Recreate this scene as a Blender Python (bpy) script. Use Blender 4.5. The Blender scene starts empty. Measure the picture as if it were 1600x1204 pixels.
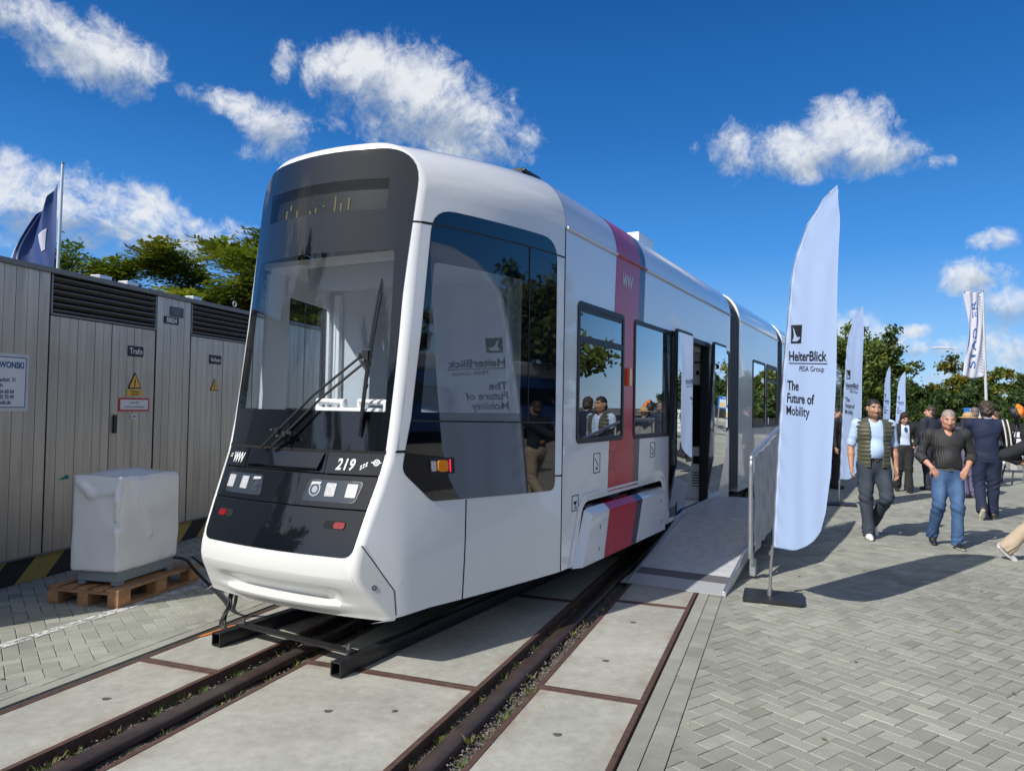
import bpy, bmesh, math, random
import numpy as np
from mathutils import Vector, Matrix, Euler
from mathutils.geometry import tessellate_polygon

random.seed(7)
rng = np.random.default_rng(11)
S = bpy.context.scene
COL = S.collection
R = math.radians

# ------------------------------------------------------------------ camera
CAM_H = 1.65
PITCH, ROLL = R(1.6), R(1.0)
cam_d = bpy.data.cameras.new("camera")
cam_d.sensor_width = 36.0
cam_d.lens = 36.0 * 1150.0 / 1600.0
cam_d.clip_start = 0.05
cam_d.clip_end = 6000
cam = bpy.data.objects.new("camera", cam_d)
COL.objects.link(cam)
fw = Vector((0, math.cos(PITCH), math.sin(PITCH)))
up0 = Vector((0, -math.sin(PITCH), math.cos(PITCH)))
rt0 = Vector((1, 0, 0))
rt = rt0 * math.cos(ROLL) + up0 * math.sin(ROLL)
up = up0 * math.cos(ROLL) - rt0 * math.sin(ROLL)
M = Matrix((rt, up, -fw)).transposed().to_4x4()
M.translation = (0, 0, CAM_H)
cam.matrix_world = M
S.camera = cam

# ------------------------------------------------------------------ render / exposure
S.view_settings.view_transform = 'Standard'
S.view_settings.look = 'None'
S.view_settings.exposure = 0.47
S.view_settings.gamma = 1.0
S.cycles.max_bounces = 8
S.cycles.transparent_max_bounces = 24
S.cycles.sample_clamp_indirect = 6.0
S.cycles.use_denoising = True

# ------------------------------------------------------------------ sun
SUN_EL, SUN_AZ = R(39.0), R(227.8)          # azimuth clockwise from +Y of where the sun stands
sun_dir = Vector((math.sin(SUN_AZ) * math.cos(SUN_EL), math.cos(SUN_AZ) * math.cos(SUN_EL), math.sin(SUN_EL)))
sd = bpy.data.lights.new("sun", 'SUN')
sd.energy = 3.6
sd.angle = R(0.53)
sd.color = (1.0, 0.955, 0.88)
sun = bpy.data.objects.new("sun", sd)
COL.objects.link(sun)
sun.rotation_euler = (-sun_dir).to_track_quat('-Z', 'Y').to_euler()
sun.location = (-20, -20, 40)

# ------------------------------------------------------------------ node helper
class NT:
    def __init__(s, tree):
        s.t = tree
        s.n = tree.nodes
        s.l = tree.links

    def new(s, kind, **kw):
        n = s.n.new(kind)
        for k, v in kw.items():
            setattr(n, k, v)
        return n

    def put(s, sock, v):
        if hasattr(v, 'is_output') or isinstance(v, bpy.types.NodeSocket):
            s.l.new(v, sock)
        else:
            sock.default_value = v

    def m(s, op, a, b=0.0, c=0.0, clamp=False):
        n = s.new('ShaderNodeMath', operation=op)
        n.use_clamp = clamp
        s.put(n.inputs[0], a)
        s.put(n.inputs[1], b)
        if len(n.inputs) > 2:
            s.put(n.inputs[2], c)
        return n.outputs[0]

    def v(s, op, a, b=None, out=0):
        n = s.new('ShaderNodeVectorMath', operation=op)
        s.put(n.inputs[0], a)
        if b is not None:
            s.put(n.inputs[1], b)
        return n.outputs['Value'] if op in ('DOT_PRODUCT', 'LENGTH', 'DISTANCE') else n.outputs[0]

    def scale(s, a, f):
        n = s.new('ShaderNodeVectorMath', operation='SCALE')
        s.put(n.inputs[0], a)
        s.put(n.inputs['Scale'], f)
        return n.outputs[0]

    def mix(s, f, a, b, blend='MIX'):
        n = s.new('ShaderNodeMix', data_type='RGBA', blend_type=blend)
        s.put(n.inputs[0], f)
        s.put(n.inputs[6], a)
        s.put(n.inputs[7], b)
        return n.outputs[2]

    def noise(s, vec, scale, detail=4.0, rough=0.55, dist=0.0, out='Fac'):
        n = s.new('ShaderNodeTexNoise')
        if vec is not None:
            s.l.new(vec, n.inputs['Vector'])
        n.inputs['Scale'].default_value = scale
        n.inputs['Detail'].default_value = detail
        n.inputs['Roughness'].default_value = rough
        n.inputs['Distortion'].default_value = dist
        return n.outputs[out]

    def ramp(s, f, a, b, lo=0.0, hi=1.0, smooth=True):
        n = s.new('ShaderNodeMapRange')
        n.interpolation_type = 'SMOOTHSTEP' if smooth else 'LINEAR'
        s.put(n.inputs['Value'], f)
        n.inputs['From Min'].default_value = a
        n.inputs['From Max'].default_value = b
        n.inputs['To Min'].default_value = lo
        n.inputs['To Max'].default_value = hi
        return n.outputs[0]


def c4(c):
    return (c[0], c[1], c[2], 1.0)


# ------------------------------------------------------------------ world: clear sky with cumulus clouds
world = bpy.data.worlds.new("World")
S.world = world
world.use_nodes = True
W = NT(world.node_tree)
W.n.clear()
w_out = W.new('ShaderNodeOutputWorld')
w_bg = W.new('ShaderNodeBackground')
W.l.new(w_bg.outputs[0], w_out.inputs[0])
sky = W.new('ShaderNodeTexSky')
sky.sky_type = 'NISHITA'
sky.sun_disc = False
sky.sun_elevation = SUN_EL
sky.sun_rotation = SUN_AZ
sky.altitude = 100
sky.air_density = 1.0
sky.dust_density = 0.35
sky.ozone_density = 4.0
hs = W.new('ShaderNodeHueSaturation')
hs.inputs['Saturation'].default_value = 1.3
hs.inputs['Value'].default_value = 1.15
W.l.new(sky.outputs[0], hs.inputs['Color'])
SKY_STRENGTH = 0.08
tc = W.new('ShaderNodeTexCoord')
D = tc.outputs['Generated']
# clouds: (azimuth deg clockwise from +Y, elevation deg, half width deg, half height deg, density)
CLOUDS = [
    (-33.5, 23.3, 3.2, 1.6, 1.00), (-30.9, 22.3, 3.2, 1.8, 1.05), (-28.4, 21.3, 1.9, 1.7, 0.85), (-22.1, 20.9, 2.3, 0.9, 0.75), (-17.9, 19.5, 2.3, 1.8, 0.85),
    (-19.8, 17.7, 2.1, 1.1, 0.40), (-24.5, 21.2, 1.0, 0.6, 0.35), (-17.8, 23.9, 0.9, 1.5, 0.45), (-12.3, 23.7, 2.9, 2.0, 1.05), (-8.4, 23.1, 3.9, 2.5, 1.20),
    (-4.4, 21.4, 3.7, 2.3, 1.10), (-0.8, 19.7, 2.5, 1.6, 0.95), (-13.7, 21.4, 2.0, 1.7, 0.60), (-9.6, 21.1, 3.2, 1.7, 0.90), (17.0, 18.8, 1.8, 1.7, 1.00),
    (20.0, 18.5, 2.5, 1.5, 1.00), (24.3, 19.3, 2.5, 1.9, 1.05), (26.3, 17.6, 2.6, 1.2, 0.95), (29.5, 16.6, 1.5, 0.6, 0.50), (13.7, 19.1, 0.6, 0.7, 0.35),
    (22.1, 17.5, 2.8, 1.1, 0.80), (-34.7, 13.0, 1.7, 1.9, 1.00), (-30.9, 12.4, 2.8, 2.1, 1.20), (-27.9, 11.9, 3.6, 2.0, 1.20), (-23.8, 11.5, 3.4, 1.5, 0.95),
    (-33.1, 11.2, 2.8, 1.6, 0.90), (-27.4, 9.8, 4.4, 1.3, 0.70), (-20.8, 12.3, 1.7, 0.8, 0.50), (33.3, 11.3, 1.6, 0.7, 0.80), (32.1, 9.1, 1.7, 1.1, 0.95),
    (33.7, 6.7, 1.7, 1.2, 1.05), (27.9, 5.6, 2.1, 0.5, 0.75), (33.8, 4.0, 2.3, 1.4, 1.00), (29.5, 4.4, 2.2, 0.7, 0.70), (26.8, 4.6, 1.8, 1.2, 0.80),
    (36.2, 6.8, 1.9, 1.2, 1.00), (23.5, 5.6, 2.5, 1.4, 0.70), (31.3, 2.6, 2.5, 0.8, 0.70),
    # added out of view behind and beside the camera, as fill light and reflections
    (100, 34, 15, 8, 1.1), (138, 30, 14, 7, 1.1), (72, 44, 12, 7, 1.0), (120, 55, 14, 8, 1.0), (150, 24, 9, 4, 1.1), (110, 18, 8, 4, 1.0), (75, 22, 8, 4, 1.0), (190, 30, 9, 5, 1.0), (265, 20, 9, 4, 1.0), (215, 50, 7, 5, .8), (310, 24, 8, 4, 1.0), (170, 14, 12, 4, 1.0),
]
nz1 = W.noise(D, 10.0, 10.0, 0.66, 0.35)
Doff = W.v('ADD', D, tuple(sun_dir * 0.035))
nz2 = W.noise(Doff, 10.0, 8.0, 0.66, 0.35)
nzf = W.noise(D, 38.0, 9.0, 0.70, 0.7)
best = None
hgt = None
for az, el, hw, hh, den in CLOUDS:
    a, e = R(az), R(el)
    c = Vector((math.sin(a) * math.cos(e), math.cos(a) * math.cos(e), math.sin(e)))
    r_ = Vector((math.cos(a), -math.sin(a), 0))
    u_ = r_.cross(c)
    u_ = u_ if u_.z > 0 else -u_
    dv = W.v('SUBTRACT', D, tuple(c))
    x = W.v('DOT_PRODUCT', dv, tuple(r_ / math.radians(hw)))
    y = W.v('DOT_PRODUCT', dv, tuple(u_ / math.radians(hh)))
    z = W.v('DOT_PRODUCT', dv, tuple(c * 6.0))
    q = W.m('MULTIPLY_ADD', x, x, W.m('MULTIPLY_ADD', y, y, W.m('MULTIPLY', z, z)))
    val = W.m('SUBTRACT', den, W.m('MULTIPLY', q, .52))
    val = W.m('MAXIMUM', val, -1.0)
    hterm = W.m('MULTIPLY', y, W.m('MAXIMUM', W.m('ADD', val, .3), 0.0))
    best = val if best is None else W.m('SMOOTH_MAX', best, val, .35)
    hgt = hterm if hgt is None else W.m('ADD', hgt, hterm)
shape = W.m('ADD', best, W.m('MULTIPLY', W.m('SUBTRACT', nz1, .50), 3.6))
shape = W.m('ADD', shape, W.m('MULTIPLY', W.m('SUBTRACT', nzf, .5), 2.1))
dens = W.ramp(shape, .0, 1.35)
dens = W.m('MULTIPLY', dens, W.ramp(best, -.9, .0))
light = W.m('ADD', W.m('MULTIPLY', W.m('SUBTRACT', nz1, nz2), 3.2), W.m('MULTIPLY', hgt, .55))
light = W.m('SUBTRACT', light, W.m('MULTIPLY', W.ramp(shape, .8, 2.2), .30))
shade = W.ramp(light, -.75, .35)
ccol = W.mix(shade, (0.24, 0.30, 0.39, 1), (0.60, 0.62, 0.645, 1))
skyn = W.mix(1.0, hs.outputs[0], (SKY_STRENGTH,) * 3 + (1,), 'MULTIPLY')
sx = W.new('ShaderNodeSeparateXYZ')
W.l.new(D, sx.inputs[0])
cr = W.new('ShaderNodeValToRGB')
W.l.new(sx.outputs[2], cr.inputs[0])
els = [(0.0, (.33, .52, .76)), (.07, (.165, .37, .70)), (.20, (.038, .205, .57)), (.34, (.013, .112, .37)), (.50, (.005, .064, .255)), (.85, (.005, .045, .19))]
for k, (p_, c_) in enumerate(els):
    e_ = cr.color_ramp.elements[k] if k < 2 else cr.color_ramp.elements.new(p_)
    e_.position = p_
    e_.color = c4(c_)
skyg = W.mix(.78, skyn, cr.outputs[0])
# pale glow of the air round the sun (behind the camera)
sdot = W.m('MAXIMUM', W.v('DOT_PRODUCT', D, tuple(sun_dir)), 0.0)
skyc = W.mix(W.m('MULTIPLY', W.m('POWER', sdot, 5.0), .75), skyg, (1.0, .98, .94, 1))
fin = W.mix(W.m('MULTIPLY', dens, .96), skyc, ccol)
W.l.new(fin, w_bg.inputs[0])
w_bg.inputs[1].default_value = 1.0

# ------------------------------------------------------------------ object helpers
def tag(o, label=None, cat=None, group=None, kind=None):
    if label:
        o['label'] = label
    if cat:
        o['category'] = cat
    if group:
        o['group'] = group
    if kind:
        o['kind'] = kind
    return o


def empty(name, loc=(0, 0, 0), rz=0.0):
    o = bpy.data.objects.new(name, None)
    o.empty_display_size = .2
    o.location = loc
    o.rotation_euler = (0, 0, rz)
    COL.objects.link(o)
    return o


def copy_tree(o, parent=None):
    c = o.copy()
    COL.objects.link(c)
    if parent is not None:
        c.parent = parent
    for ch in list(o.children):
        copy_tree(ch, c)
    return c


class MB:
    """collects shapes and links them as one mesh object"""

    def __init__(s):
        s.v, s.f, s.mi = [], [], []

    def add(s, vs, fs, mi=0):
        b = len(s.v)
        s.v.extend([tuple(p) for p in vs])
        for f in fs:
            s.f.append(tuple(i + b for i in f))
            s.mi.append(mi)

    def box(s, c, size, rot=None, mi=0):
        hx, hy, hz = size[0] / 2, size[1] / 2, size[2] / 2
        vs = [Vector((x, y, z)) for x in (-hx, hx) for y in (-hy, hy) for z in (-hz, hz)]
        if rot is not None:
            if isinstance(rot, (int, float)):
                rot = Matrix.Rotation(rot, 3, 'Z')
            vs = [rot @ p for p in vs]
        c = Vector(c)
        s.add([p + c for p in vs], [(0, 1, 3, 2), (4, 6, 7, 5), (0, 4, 5, 1), (2, 3, 7, 6), (0, 2, 6, 4), (1, 5, 7, 3)], mi)

    def box2(s, lo, hi, mi=0):
        s.box([(a + b) / 2 for a, b in zip(lo, hi)], [b - a for a, b in zip(lo, hi)], None, mi)

    def tube(s, pts, r, n=8, mi=0, caps=True):
        pts = [Vector(p) for p in pts]
        rr = r if isinstance(r, (list, tuple)) else [r] * len(pts)
        t0 = (pts[1] - pts[0]).normalized()
        a = t0.orthogonal().normalized()
        rings = []
        for i, p in enumerate(pts):
            if i == 0:
                t = pts[1] - pts[0]
            elif i == len(pts) - 1:
                t = pts[-1] - pts[-2]
            else:
                t = (pts[i + 1] - p).normalized() + (p - pts[i - 1]).normalized()
            t.normalize()
            a = (a - t * a.dot(t))
            a = a.normalized() if a.length > 1e-6 else t.orthogonal().normalized()
            b = t.cross(a)
            rings.append([p + (a * math.cos(2 * math.pi * k / n) + b * math.sin(2 * math.pi * k / n)) * rr[i] for k in range(n)])
        vs = [p for rg in rings for p in rg]
        fs = []
        for i in range(len(pts) - 1):
            for k in range(n):
                k2 = (k + 1) % n
                fs.append((i * n + k, i * n + k2, (i + 1) * n + k2, (i + 1) * n + k))
        if caps:
            fs.append(tuple(range(n))[::-1])
            fs.append(tuple((len(pts) - 1) * n + k for k in range(n)))
        s.add(vs, fs, mi)

    def prism(s, poly, fn, d0, d1, mi=0):
        """polygon (a,b) mapped by fn(a,b,d) between depths d0 and d1"""
        n = len(poly)
        tris = tessellate_polygon([[Vector((p[0], p[1], 0)) for p in poly]])
        vs = [fn(p[0], p[1], d0) for p in poly] + [fn(p[0], p[1], d1) for p in poly]
        fs = [tuple(t) for t in tris] + [tuple(i + n for i in t)[::-1] for t in tris]
        fs += [(i, (i + 1) % n, (i + 1) % n + n, i + n) for i in range(n)]
        s.add(vs, fs, mi)

    def ring(s, outer, inner, fn, d0, d1, mi=0):
        n = len(outer)
        vs = [fn(p[0], p[1], d) for d in (d0, d1) for p in outer] + [fn(p[0], p[1], d) for d in (d0, d1) for p in inner]
        fs = []
        for i in range(n):
            j = (i + 1) % n
            fs += [(i, j, j + n, i + n), (2 * n + i, 3 * n + i, 3 * n + j, 2 * n + j), (n + i, n + j, 3 * n + j, 3 * n + i), (i, 2 * n + i, 2 * n + j, j)]
        s.add(vs, fs, mi)

    def build(s, name, mats, parent=None, bevel=0.0, smooth=35, fix=True, weld=0.0):
        me = bpy.data.meshes.new(name)
        me.from_pydata(s.v, [], s.f)
        return finish(me, name, mats, parent, bevel, smooth, s.mi, fix, weld)


def finish(me, name, mats, parent=None, bevel=0.0, smooth=35, mi=None, fix=False, weld=0.0):
    if not isinstance(mats, (list, tuple)):
        mats = [mats]
    for m_ in mats:
        me.materials.append(m_)
    if mi is not None and len(mats) > 1:
        me.polygons.foreach_set('material_index', np.array(mi, dtype=np.int32))
    if fix:
        bm = bmesh.new()
        bm.from_mesh(me)
        if weld:
            bmesh.ops.remove_doubles(bm, verts=bm.verts, dist=weld)
        bmesh.ops.recalc_face_normals(bm, faces=bm.faces)
        bm.to_mesh(me)
        bm.free()
    me.polygons.foreach_set('use_smooth', np.full(len(me.polygons), bool(smooth)))
    if smooth:
        try:
            me.set_sharp_from_angle(angle=R(smooth))
        except Exception:
            pass
    me.update()
    o = bpy.data.objects.new(name, me)
    COL.objects.link(o)
    if parent is not None:
        o.parent = parent
    if bevel:
        b = o.modifiers.new('bevel', 'BEVEL')
        b.width = bevel
        b.segments = 2
        b.limit_method = 'ANGLE'
        b.angle_limit = R(40)
        b.harden_normals = True
    return o


def np_mesh(name, verts, faces_flat, nper, mats, parent=None, attr=None, smooth=False):
    """fast mesh from numpy arrays; faces_flat = (F, nper)"""
    me = bpy.data.meshes.new(name)
    nv, nf = len(verts), len(faces_flat)
    me.vertices.add(nv)
    me.vertices.foreach_set('co', np.asarray(verts, dtype=np.float32).ravel())
    me.loops.add(nf * nper)
    me.loops.foreach_set('vertex_index', np.asarray(faces_flat, dtype=np.int32).ravel())
    me.polygons.add(nf)
    me.polygons.foreach_set('loop_start', np.arange(0, nf * nper, nper, dtype=np.int32))
    me.update(calc_edges=True)
    if attr:
        for an, av in attr.items():
            av = np.asarray(av, dtype=np.float32)
            if av.ndim == 1:
                at = me.attributes.new(an, 'FLOAT', 'POINT')
                at.data.foreach_set('value', av)
            else:
                at = me.attributes.new(an, 'FLOAT_COLOR', 'POINT')
                at.data.foreach_set('color', np.hstack([av, np.ones((len(av), 1), np.float32)]).ravel())
    for m_ in (mats if isinstance(mats, (list, tuple)) else [mats]):
        me.materials.append(m_)
    me.polygons.foreach_set('use_smooth', np.full(nf, bool(smooth)))
    o = bpy.data.objects.new(name, me)
    COL.objects.link(o)
    if parent is not None:
        o.parent = parent
    return o


def rrect(x0, y0, x1, y1, r, n=6):
    """rounded rectangle polygon; r single or (bl,br,tr,tl)"""
    rs = r if isinstance(r, (list, tuple)) else (r,) * 4
    out = []
    for (cx, cy, a0), rr in zip(((x0, y0, 180), (x1, y0, 270), (x1, y1, 0), (x0, y1, 90)), rs):
        sx = 1 if cx == x0 else -1
        sy = 1 if cy == y0 else -1
        ox, oy = cx + sx * rr, cy + sy * rr
        for k in range(n + 1):
            a = R(a0 + 90 * k / n)
            out.append((ox + rr * math.cos(a), oy + rr * math.sin(a)))
    return out


def round_poly(pts, rads, n=5):
    """polygon with each corner rounded by a quadratic curve"""
    out = []
    N = len(pts)
    for i in range(N):
        p0, p, p1 = Vector(pts[i - 1]), Vector(pts[i]), Vector(pts[(i + 1) % N])
        r = rads[i] if isinstance(rads, (list, tuple)) else rads
        if r <= 0:
            out.append(tuple(p))
            continue
        a = p + (p0 - p).normalized() * min(r, (p0 - p).length * .49)
        b = p + (p1 - p).normalized() * min(r, (p1 - p).length * .49)
        for k in range(n + 1):
            t = k / n
            q = a * (1 - t) ** 2 + p * 2 * t * (1 - t) + b * t * t
            out.append((q.x, q.y))
    return out


def plate(mb_or_none, outer, holes, fn, cuts_x=(), cuts_y=(), mi=0):
    """flat polygon with holes in (a,b), optionally cut by lines, mapped by fn(a,b)->3D; returns verts, faces"""
    bm = bmesh.new()
    edges = []
    for loop in [outer] + list(holes):
        vs = [bm.verts.new((p[0], p[1], 0)) for p in loop]
        for i in range(len(vs)):
            edges.append(bm.edges.new((vs[i], vs[(i + 1) % len(vs)])))
    bmesh.ops.triangle_fill(bm, use_beauty=True, use_dissolve=False, edges=edges)
    for x in cuts_x:
        bmesh.ops.bisect_plane(bm, geom=bm.verts[:] + bm.edges[:] + bm.faces[:], plane_co=(x, 0, 0), plane_no=(1, 0, 0), dist=1e-5)
    for y in cuts_y:
        bmesh.ops.bisect_plane(bm, geom=bm.verts[:] + bm.edges[:] + bm.faces[:], plane_co=(0, y, 0), plane_no=(0, 1, 0), dist=1e-5)
    bm.verts.index_update()
    vs = [fn(v.co.x, v.co.y) for v in bm.verts]
    fs = [tuple(v.index for v in f.verts) for f in bm.faces]
    ab = [(v.co.x, v.co.y) for v in bm.verts]
    bm.free()
    if mb_or_none is not None:
        mb_or_none.add(vs, fs, mi)
    return vs, fs, ab


_tcache = {}


def text_geo(body, size=1.0, bold=0.0, shear=0.0, xs=1.0, align='LEFT', spacing=1.0):
    key = (body, size, bold, shear, xs, align, spacing)
    if key in _tcache:
        return _tcache[key]
    cu = bpy.data.curves.new('lettering', 'FONT')
    cu.body = body
    cu.size = size
    cu.offset = bold
    cu.shear = shear
    cu.align_x = align
    cu.space_character = spacing
    cu.resolution_u = 4
    o = bpy.data.objects.new('lettering', cu)
    COL.objects.link(o)
    dg = bpy.context.evaluated_depsgraph_get()
    me = bpy.data.meshes.new_from_object(o.evaluated_get(dg))
    bpy.data.objects.remove(o)
    bm = bmesh.new()
    bm.from_mesh(me)
    bmesh.ops.triangulate(bm, faces=bm.faces)
    ext = bmesh.ops.extrude_face_region(bm, geom=bm.faces[:]) if False else None
    vs = [(v.co.x * xs, v.co.y) for v in bm.verts]
    fs = [tuple(v.index for v in f.verts) for f in bm.faces]
    bm.free()
    bpy.data.meshes.remove(me)
    _tcache[key] = (vs, fs)
    return vs, fs


def put_text(mb, fn, body, size, bold=0.0, shear=0.0, xs=1.0, align='LEFT', mi=0, spacing=1.0, at=(0, 0)):
    vs, fs = text_geo(body, size, bold, shear, xs, align, spacing)
    mb.add([fn(x + at[0], y + at[1]) for x, y in vs], fs, mi)


# ------------------------------------------------------------------ materials
MAT = {}


def mat(name, base, rough=0.5, metal=0.0, spec=0.5, coat=0.0, vary=0.0, vscale=8.0, bump=0.0, bscale=60.0, emit=None, estr=0.0, attr=None, attr_amt=1.0, sheen=0.0, trans=0.0, dirt=None):
    m_ = bpy.data.materials.new(name)
    m_.use_nodes = True
    N = NT(m_.node_tree)
    b = N.n['Principled BSDF']
    b.inputs['Base Color'].default_value = c4(base)
    b.inputs['Roughness'].default_value = rough
    b.inputs['Metallic'].default_value = metal
    b.inputs['Specular IOR Level'].default_value = spec
    b.inputs['Coat Weight'].default_value = coat
    b.inputs['Coat Roughness'].default_value = 0.03
    if sheen:
        b.inputs['Sheen Weight'].default_value = sheen
    tco = N.new('ShaderNodeTexCoord')
    ob = tco.outputs['Object']
    col = None
    if attr:
        an = N.new('ShaderNodeAttribute', attribute_name=attr)
        col = an.outputs['Color']
    if vary:
        nz = N.noise(ob, vscale, 6, .6)
        f = N.ramp(nz, .25, .75, 1.0 - vary, 1.0 + vary, False)
        src = col if col is not None else c4(base)
        n = N.new('ShaderNodeVectorMath', operation='SCALE')
        if col is not None:
            N.l.new(col, n.inputs[0])
        else:
            n.inputs[0].default_value = base
        N.l.new(f, n.inputs['Scale'])
        col = n.outputs[0]
        rr = N.ramp(nz, .3, .7, max(.02, rough - .08), min(1, rough + .08), False)
        N.l.new(rr, b.inputs['Roughness'])
    if dirt:
        dcol, amt, dscale = dirt
        nz = N.noise(ob, dscale, 8, .65)
        f = N.m('MULTIPLY', N.ramp(nz, .5, .8), amt)
        col = N.mix(f, col if col is not None else c4(base), c4(dcol))
    if col is not None:
        N.l.new(col, b.inputs['Base Color'])
    if bump:
        bn = N.new('ShaderNodeBump')
        bn.inputs['Strength'].default_value = bump
        bn.inputs['Distance'].default_value = 0.01
        N.l.new(N.noise(ob, bscale, 5, .6), bn.inputs['Height'])
        N.l.new(bn.outputs[0], b.inputs['Normal'])
    if emit:
        b.inputs['Emission Color'].default_value = c4(emit)
        b.inputs['Emission Strength'].default_value = estr
    if trans:
        b.inputs['Transmission Weight'].default_value = trans
    MAT[name] = m_
    return m_


def glass(name, tint, ior=1.5, boost=1.0):
    m_ = bpy.data.materials.new(name)
    m_.use_nodes = True
    N = NT(m_.node_tree)
    N.n.clear()
    out = N.new('ShaderNodeOutputMaterial')
    tr = N.new('ShaderNodeBsdfTransparent')
    tr.inputs[0].default_value = c4(tint)
    gl = N.new('ShaderNodeBsdfAnisotropic') if False else N.new('ShaderNodeBsdfGlossy')
    gl.inputs['Roughness'].default_value = 0.0
    gl.inputs['Color'].default_value = (1, 1, 1, 1)
    ge = N.new('ShaderNodeNewGeometry')
    cs = N.m('ABSOLUTE', N.v('DOT_PRODUCT', ge.outputs['Normal'], ge.outputs['Incoming']))
    f0 = ((ior - 1) / (ior + 1)) ** 2
    fres = N.m('MULTIPLY_ADD', N.m('POWER', N.m('SUBTRACT', 1.0, cs, clamp=True), 5.0), 1.0 - f0, f0)
    mx = N.new('ShaderNodeMixShader')
    N.l.new(N.m('MULTIPLY', fres, boost, clamp=True), mx.inputs[0])
    N.l.new(tr.outputs[0], mx.inputs[1])
    N.l.new(gl.outputs[0], mx.inputs[2])
    N.l.new(mx.outputs[0], out.inputs[0])
    MAT[name] = m_
    return m_


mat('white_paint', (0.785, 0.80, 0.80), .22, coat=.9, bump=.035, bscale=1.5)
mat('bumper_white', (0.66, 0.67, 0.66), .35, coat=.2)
mat('black_gloss', (0.006, 0.008, 0.012), .05, spec=.6, coat=.3)
mat('cab_black', (0.003, 0.005, 0.009), .02, spec=.6, coat=.25)
mat('black_band', (0.020, 0.024, 0.032), .12, spec=.5, coat=.3)
mat('rubber', (0.015, 0.016, 0.018), .45)
mat('black_plastic', (0.02, 0.02, 0.022), .4)
mat('dark_void', (0.008, 0.008, 0.009), .9, spec=.1)
mat('red_paint', (0.50, 0.010, 0.036), .25, coat=.25, spec=.4, bump=.010, bscale=1.6)
mat('plum_paint', (0.060, 0.035, 0.060), .25, coat=.25, spec=.4)
mat('interior_white', (0.88, 0.89, 0.89), .5)
mat('interior_grey', (0.36, 0.39, 0.43), .55)
mat('silver_letter', (0.72, 0.73, 0.75), .35, spec=.5)
mat('lamp_lens', (0.55, 0.56, 0.58), .25, metal=.3)
mat('led_white', (0.5, 0.51, 0.53), .3)
mat('rear_wall_grey', (0.62, 0.66, 0.70), .55)
mat('red_lens', (0.22, 0.004, 0.008), .15, coat=.8)
mat('amber_lens', (0.75, 0.25, 0.02), .2, coat=.8)
mat('chrome', (0.75, 0.75, 0.76), .15, metal=1)
mat('gap', (0.02, 0.02, 0.022), .8, spec=.1)
mat('bellows', (0.055, 0.06, 0.068), .55, vary=.2)
mat('alu', (0.58, 0.60, 0.62), .38, metal=.85, vary=.1, vscale=6)
mat('alu_deck', (0.50, 0.51, 0.52), .5, metal=.15, vary=.15, vscale=9)
mat('black_steel', (0.018, 0.018, 0.020), .42, vary=.25, vscale=20)
mat('steel_grey', (0.2, 0.21, 0.22), .4, metal=.7)
glass('windscreen_glass', (.95, .97, .99), 1.5, 1.4)
glass('cab_glass', (.40, .47, .53), 1.5, 2.2)
glass('side_glass', (.20, .23, .25), 1.5, 2.7)
glass('left_cab_glass', (.72, .80, .86), 1.5, 1.2)
glass('display_glass', (.35, .38, .40), 1.5, 1.0)
# ------------------------------------------------------------------ ground, pavement and track
TH = R(20.3)
TN = Vector((math.cos(TH), -math.sin(TH), 0))
TU = Vector((math.sin(TH), math.cos(TH), 0))


def T(n, u, z=0.0):
    return TN * n + TU * u + Vector((0, 0, z))


def paver_mat(name, attr=True):
    m_ = bpy.data.materials.new(name)
    m_.use_nodes = True
    N = NT(m_.node_tree)
    b = N.n['Principled BSDF']
    b.inputs['Roughness'].default_value = .85
    b.inputs['Specular IOR Level'].default_value = .3
    geo = N.new('ShaderNodeNewGeometry')
    P = geo.outputs['Position']
    sp = N.noise(P, 260, 2, .7)
    big = N.noise(P, .55, 5, .6)
    med = N.noise(P, 5.0, 5, .65)
    base = (0.335, 0.338, 0.285, 1)
    dark = (0.265, 0.266, 0.226, 1)
    lite = (0.405, 0.41, 0.355, 1)
    c = N.mix(N.ramp(big, .35, .68), dark, base)
    c = N.mix(N.ramp(med, .45, .8, 0, .55), c, lite)
    if attr:
        a = N.new('ShaderNodeAttribute', attribute_name='tone')
        s = N.new('ShaderNodeVectorMath', operation='SCALE')
        N.l.new(c, s.inputs[0])
        N.l.new(a.outputs['Fac'], s.inputs['Scale'])
        c = s.outputs[0]
    s = N.new('ShaderNodeVectorMath', operation='SCALE')
    N.l.new(c, s.inputs[0])
    N.l.new(N.ramp(sp, .3, .72, .62, 1.38, False), s.inputs['Scale'])
    c = s.outputs[0]
    # dark spots of chewing gum and old stains
    vo = N.new('ShaderNodeTexVoronoi')
    vo.inputs['Scale'].default_value = 1.3
    N.l.new(P, vo.inputs['Vector'])
    spot = N.m('MULTIPLY', N.ramp(vo.outputs['Distance'], .028, .018), N.ramp(N.noise(P, .7, 1), .5, .55))
    c = N.mix(N.m('MULTIPLY', spot, .55), c, (0.07, 0.07, 0.065, 1))
    st = N.noise(P, 1.7, 8, .7, .8)
    c = N.mix(N.ramp(st, .55, .76, 0, .42), c, (0.16, 0.15, 0.135, 1))
    N.l.new(c, b.inputs['Base Color'])
    bn = N.new('ShaderNodeBump')
    bn.inputs['Strength'].default_value = .5
    bn.inputs['Distance'].default_value = .004
    N.l.new(sp, bn.inputs['Height'])
    N.l.new(bn.outputs[0], b.inputs['Normal'])
    MAT[name] = m_
    return m_


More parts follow.
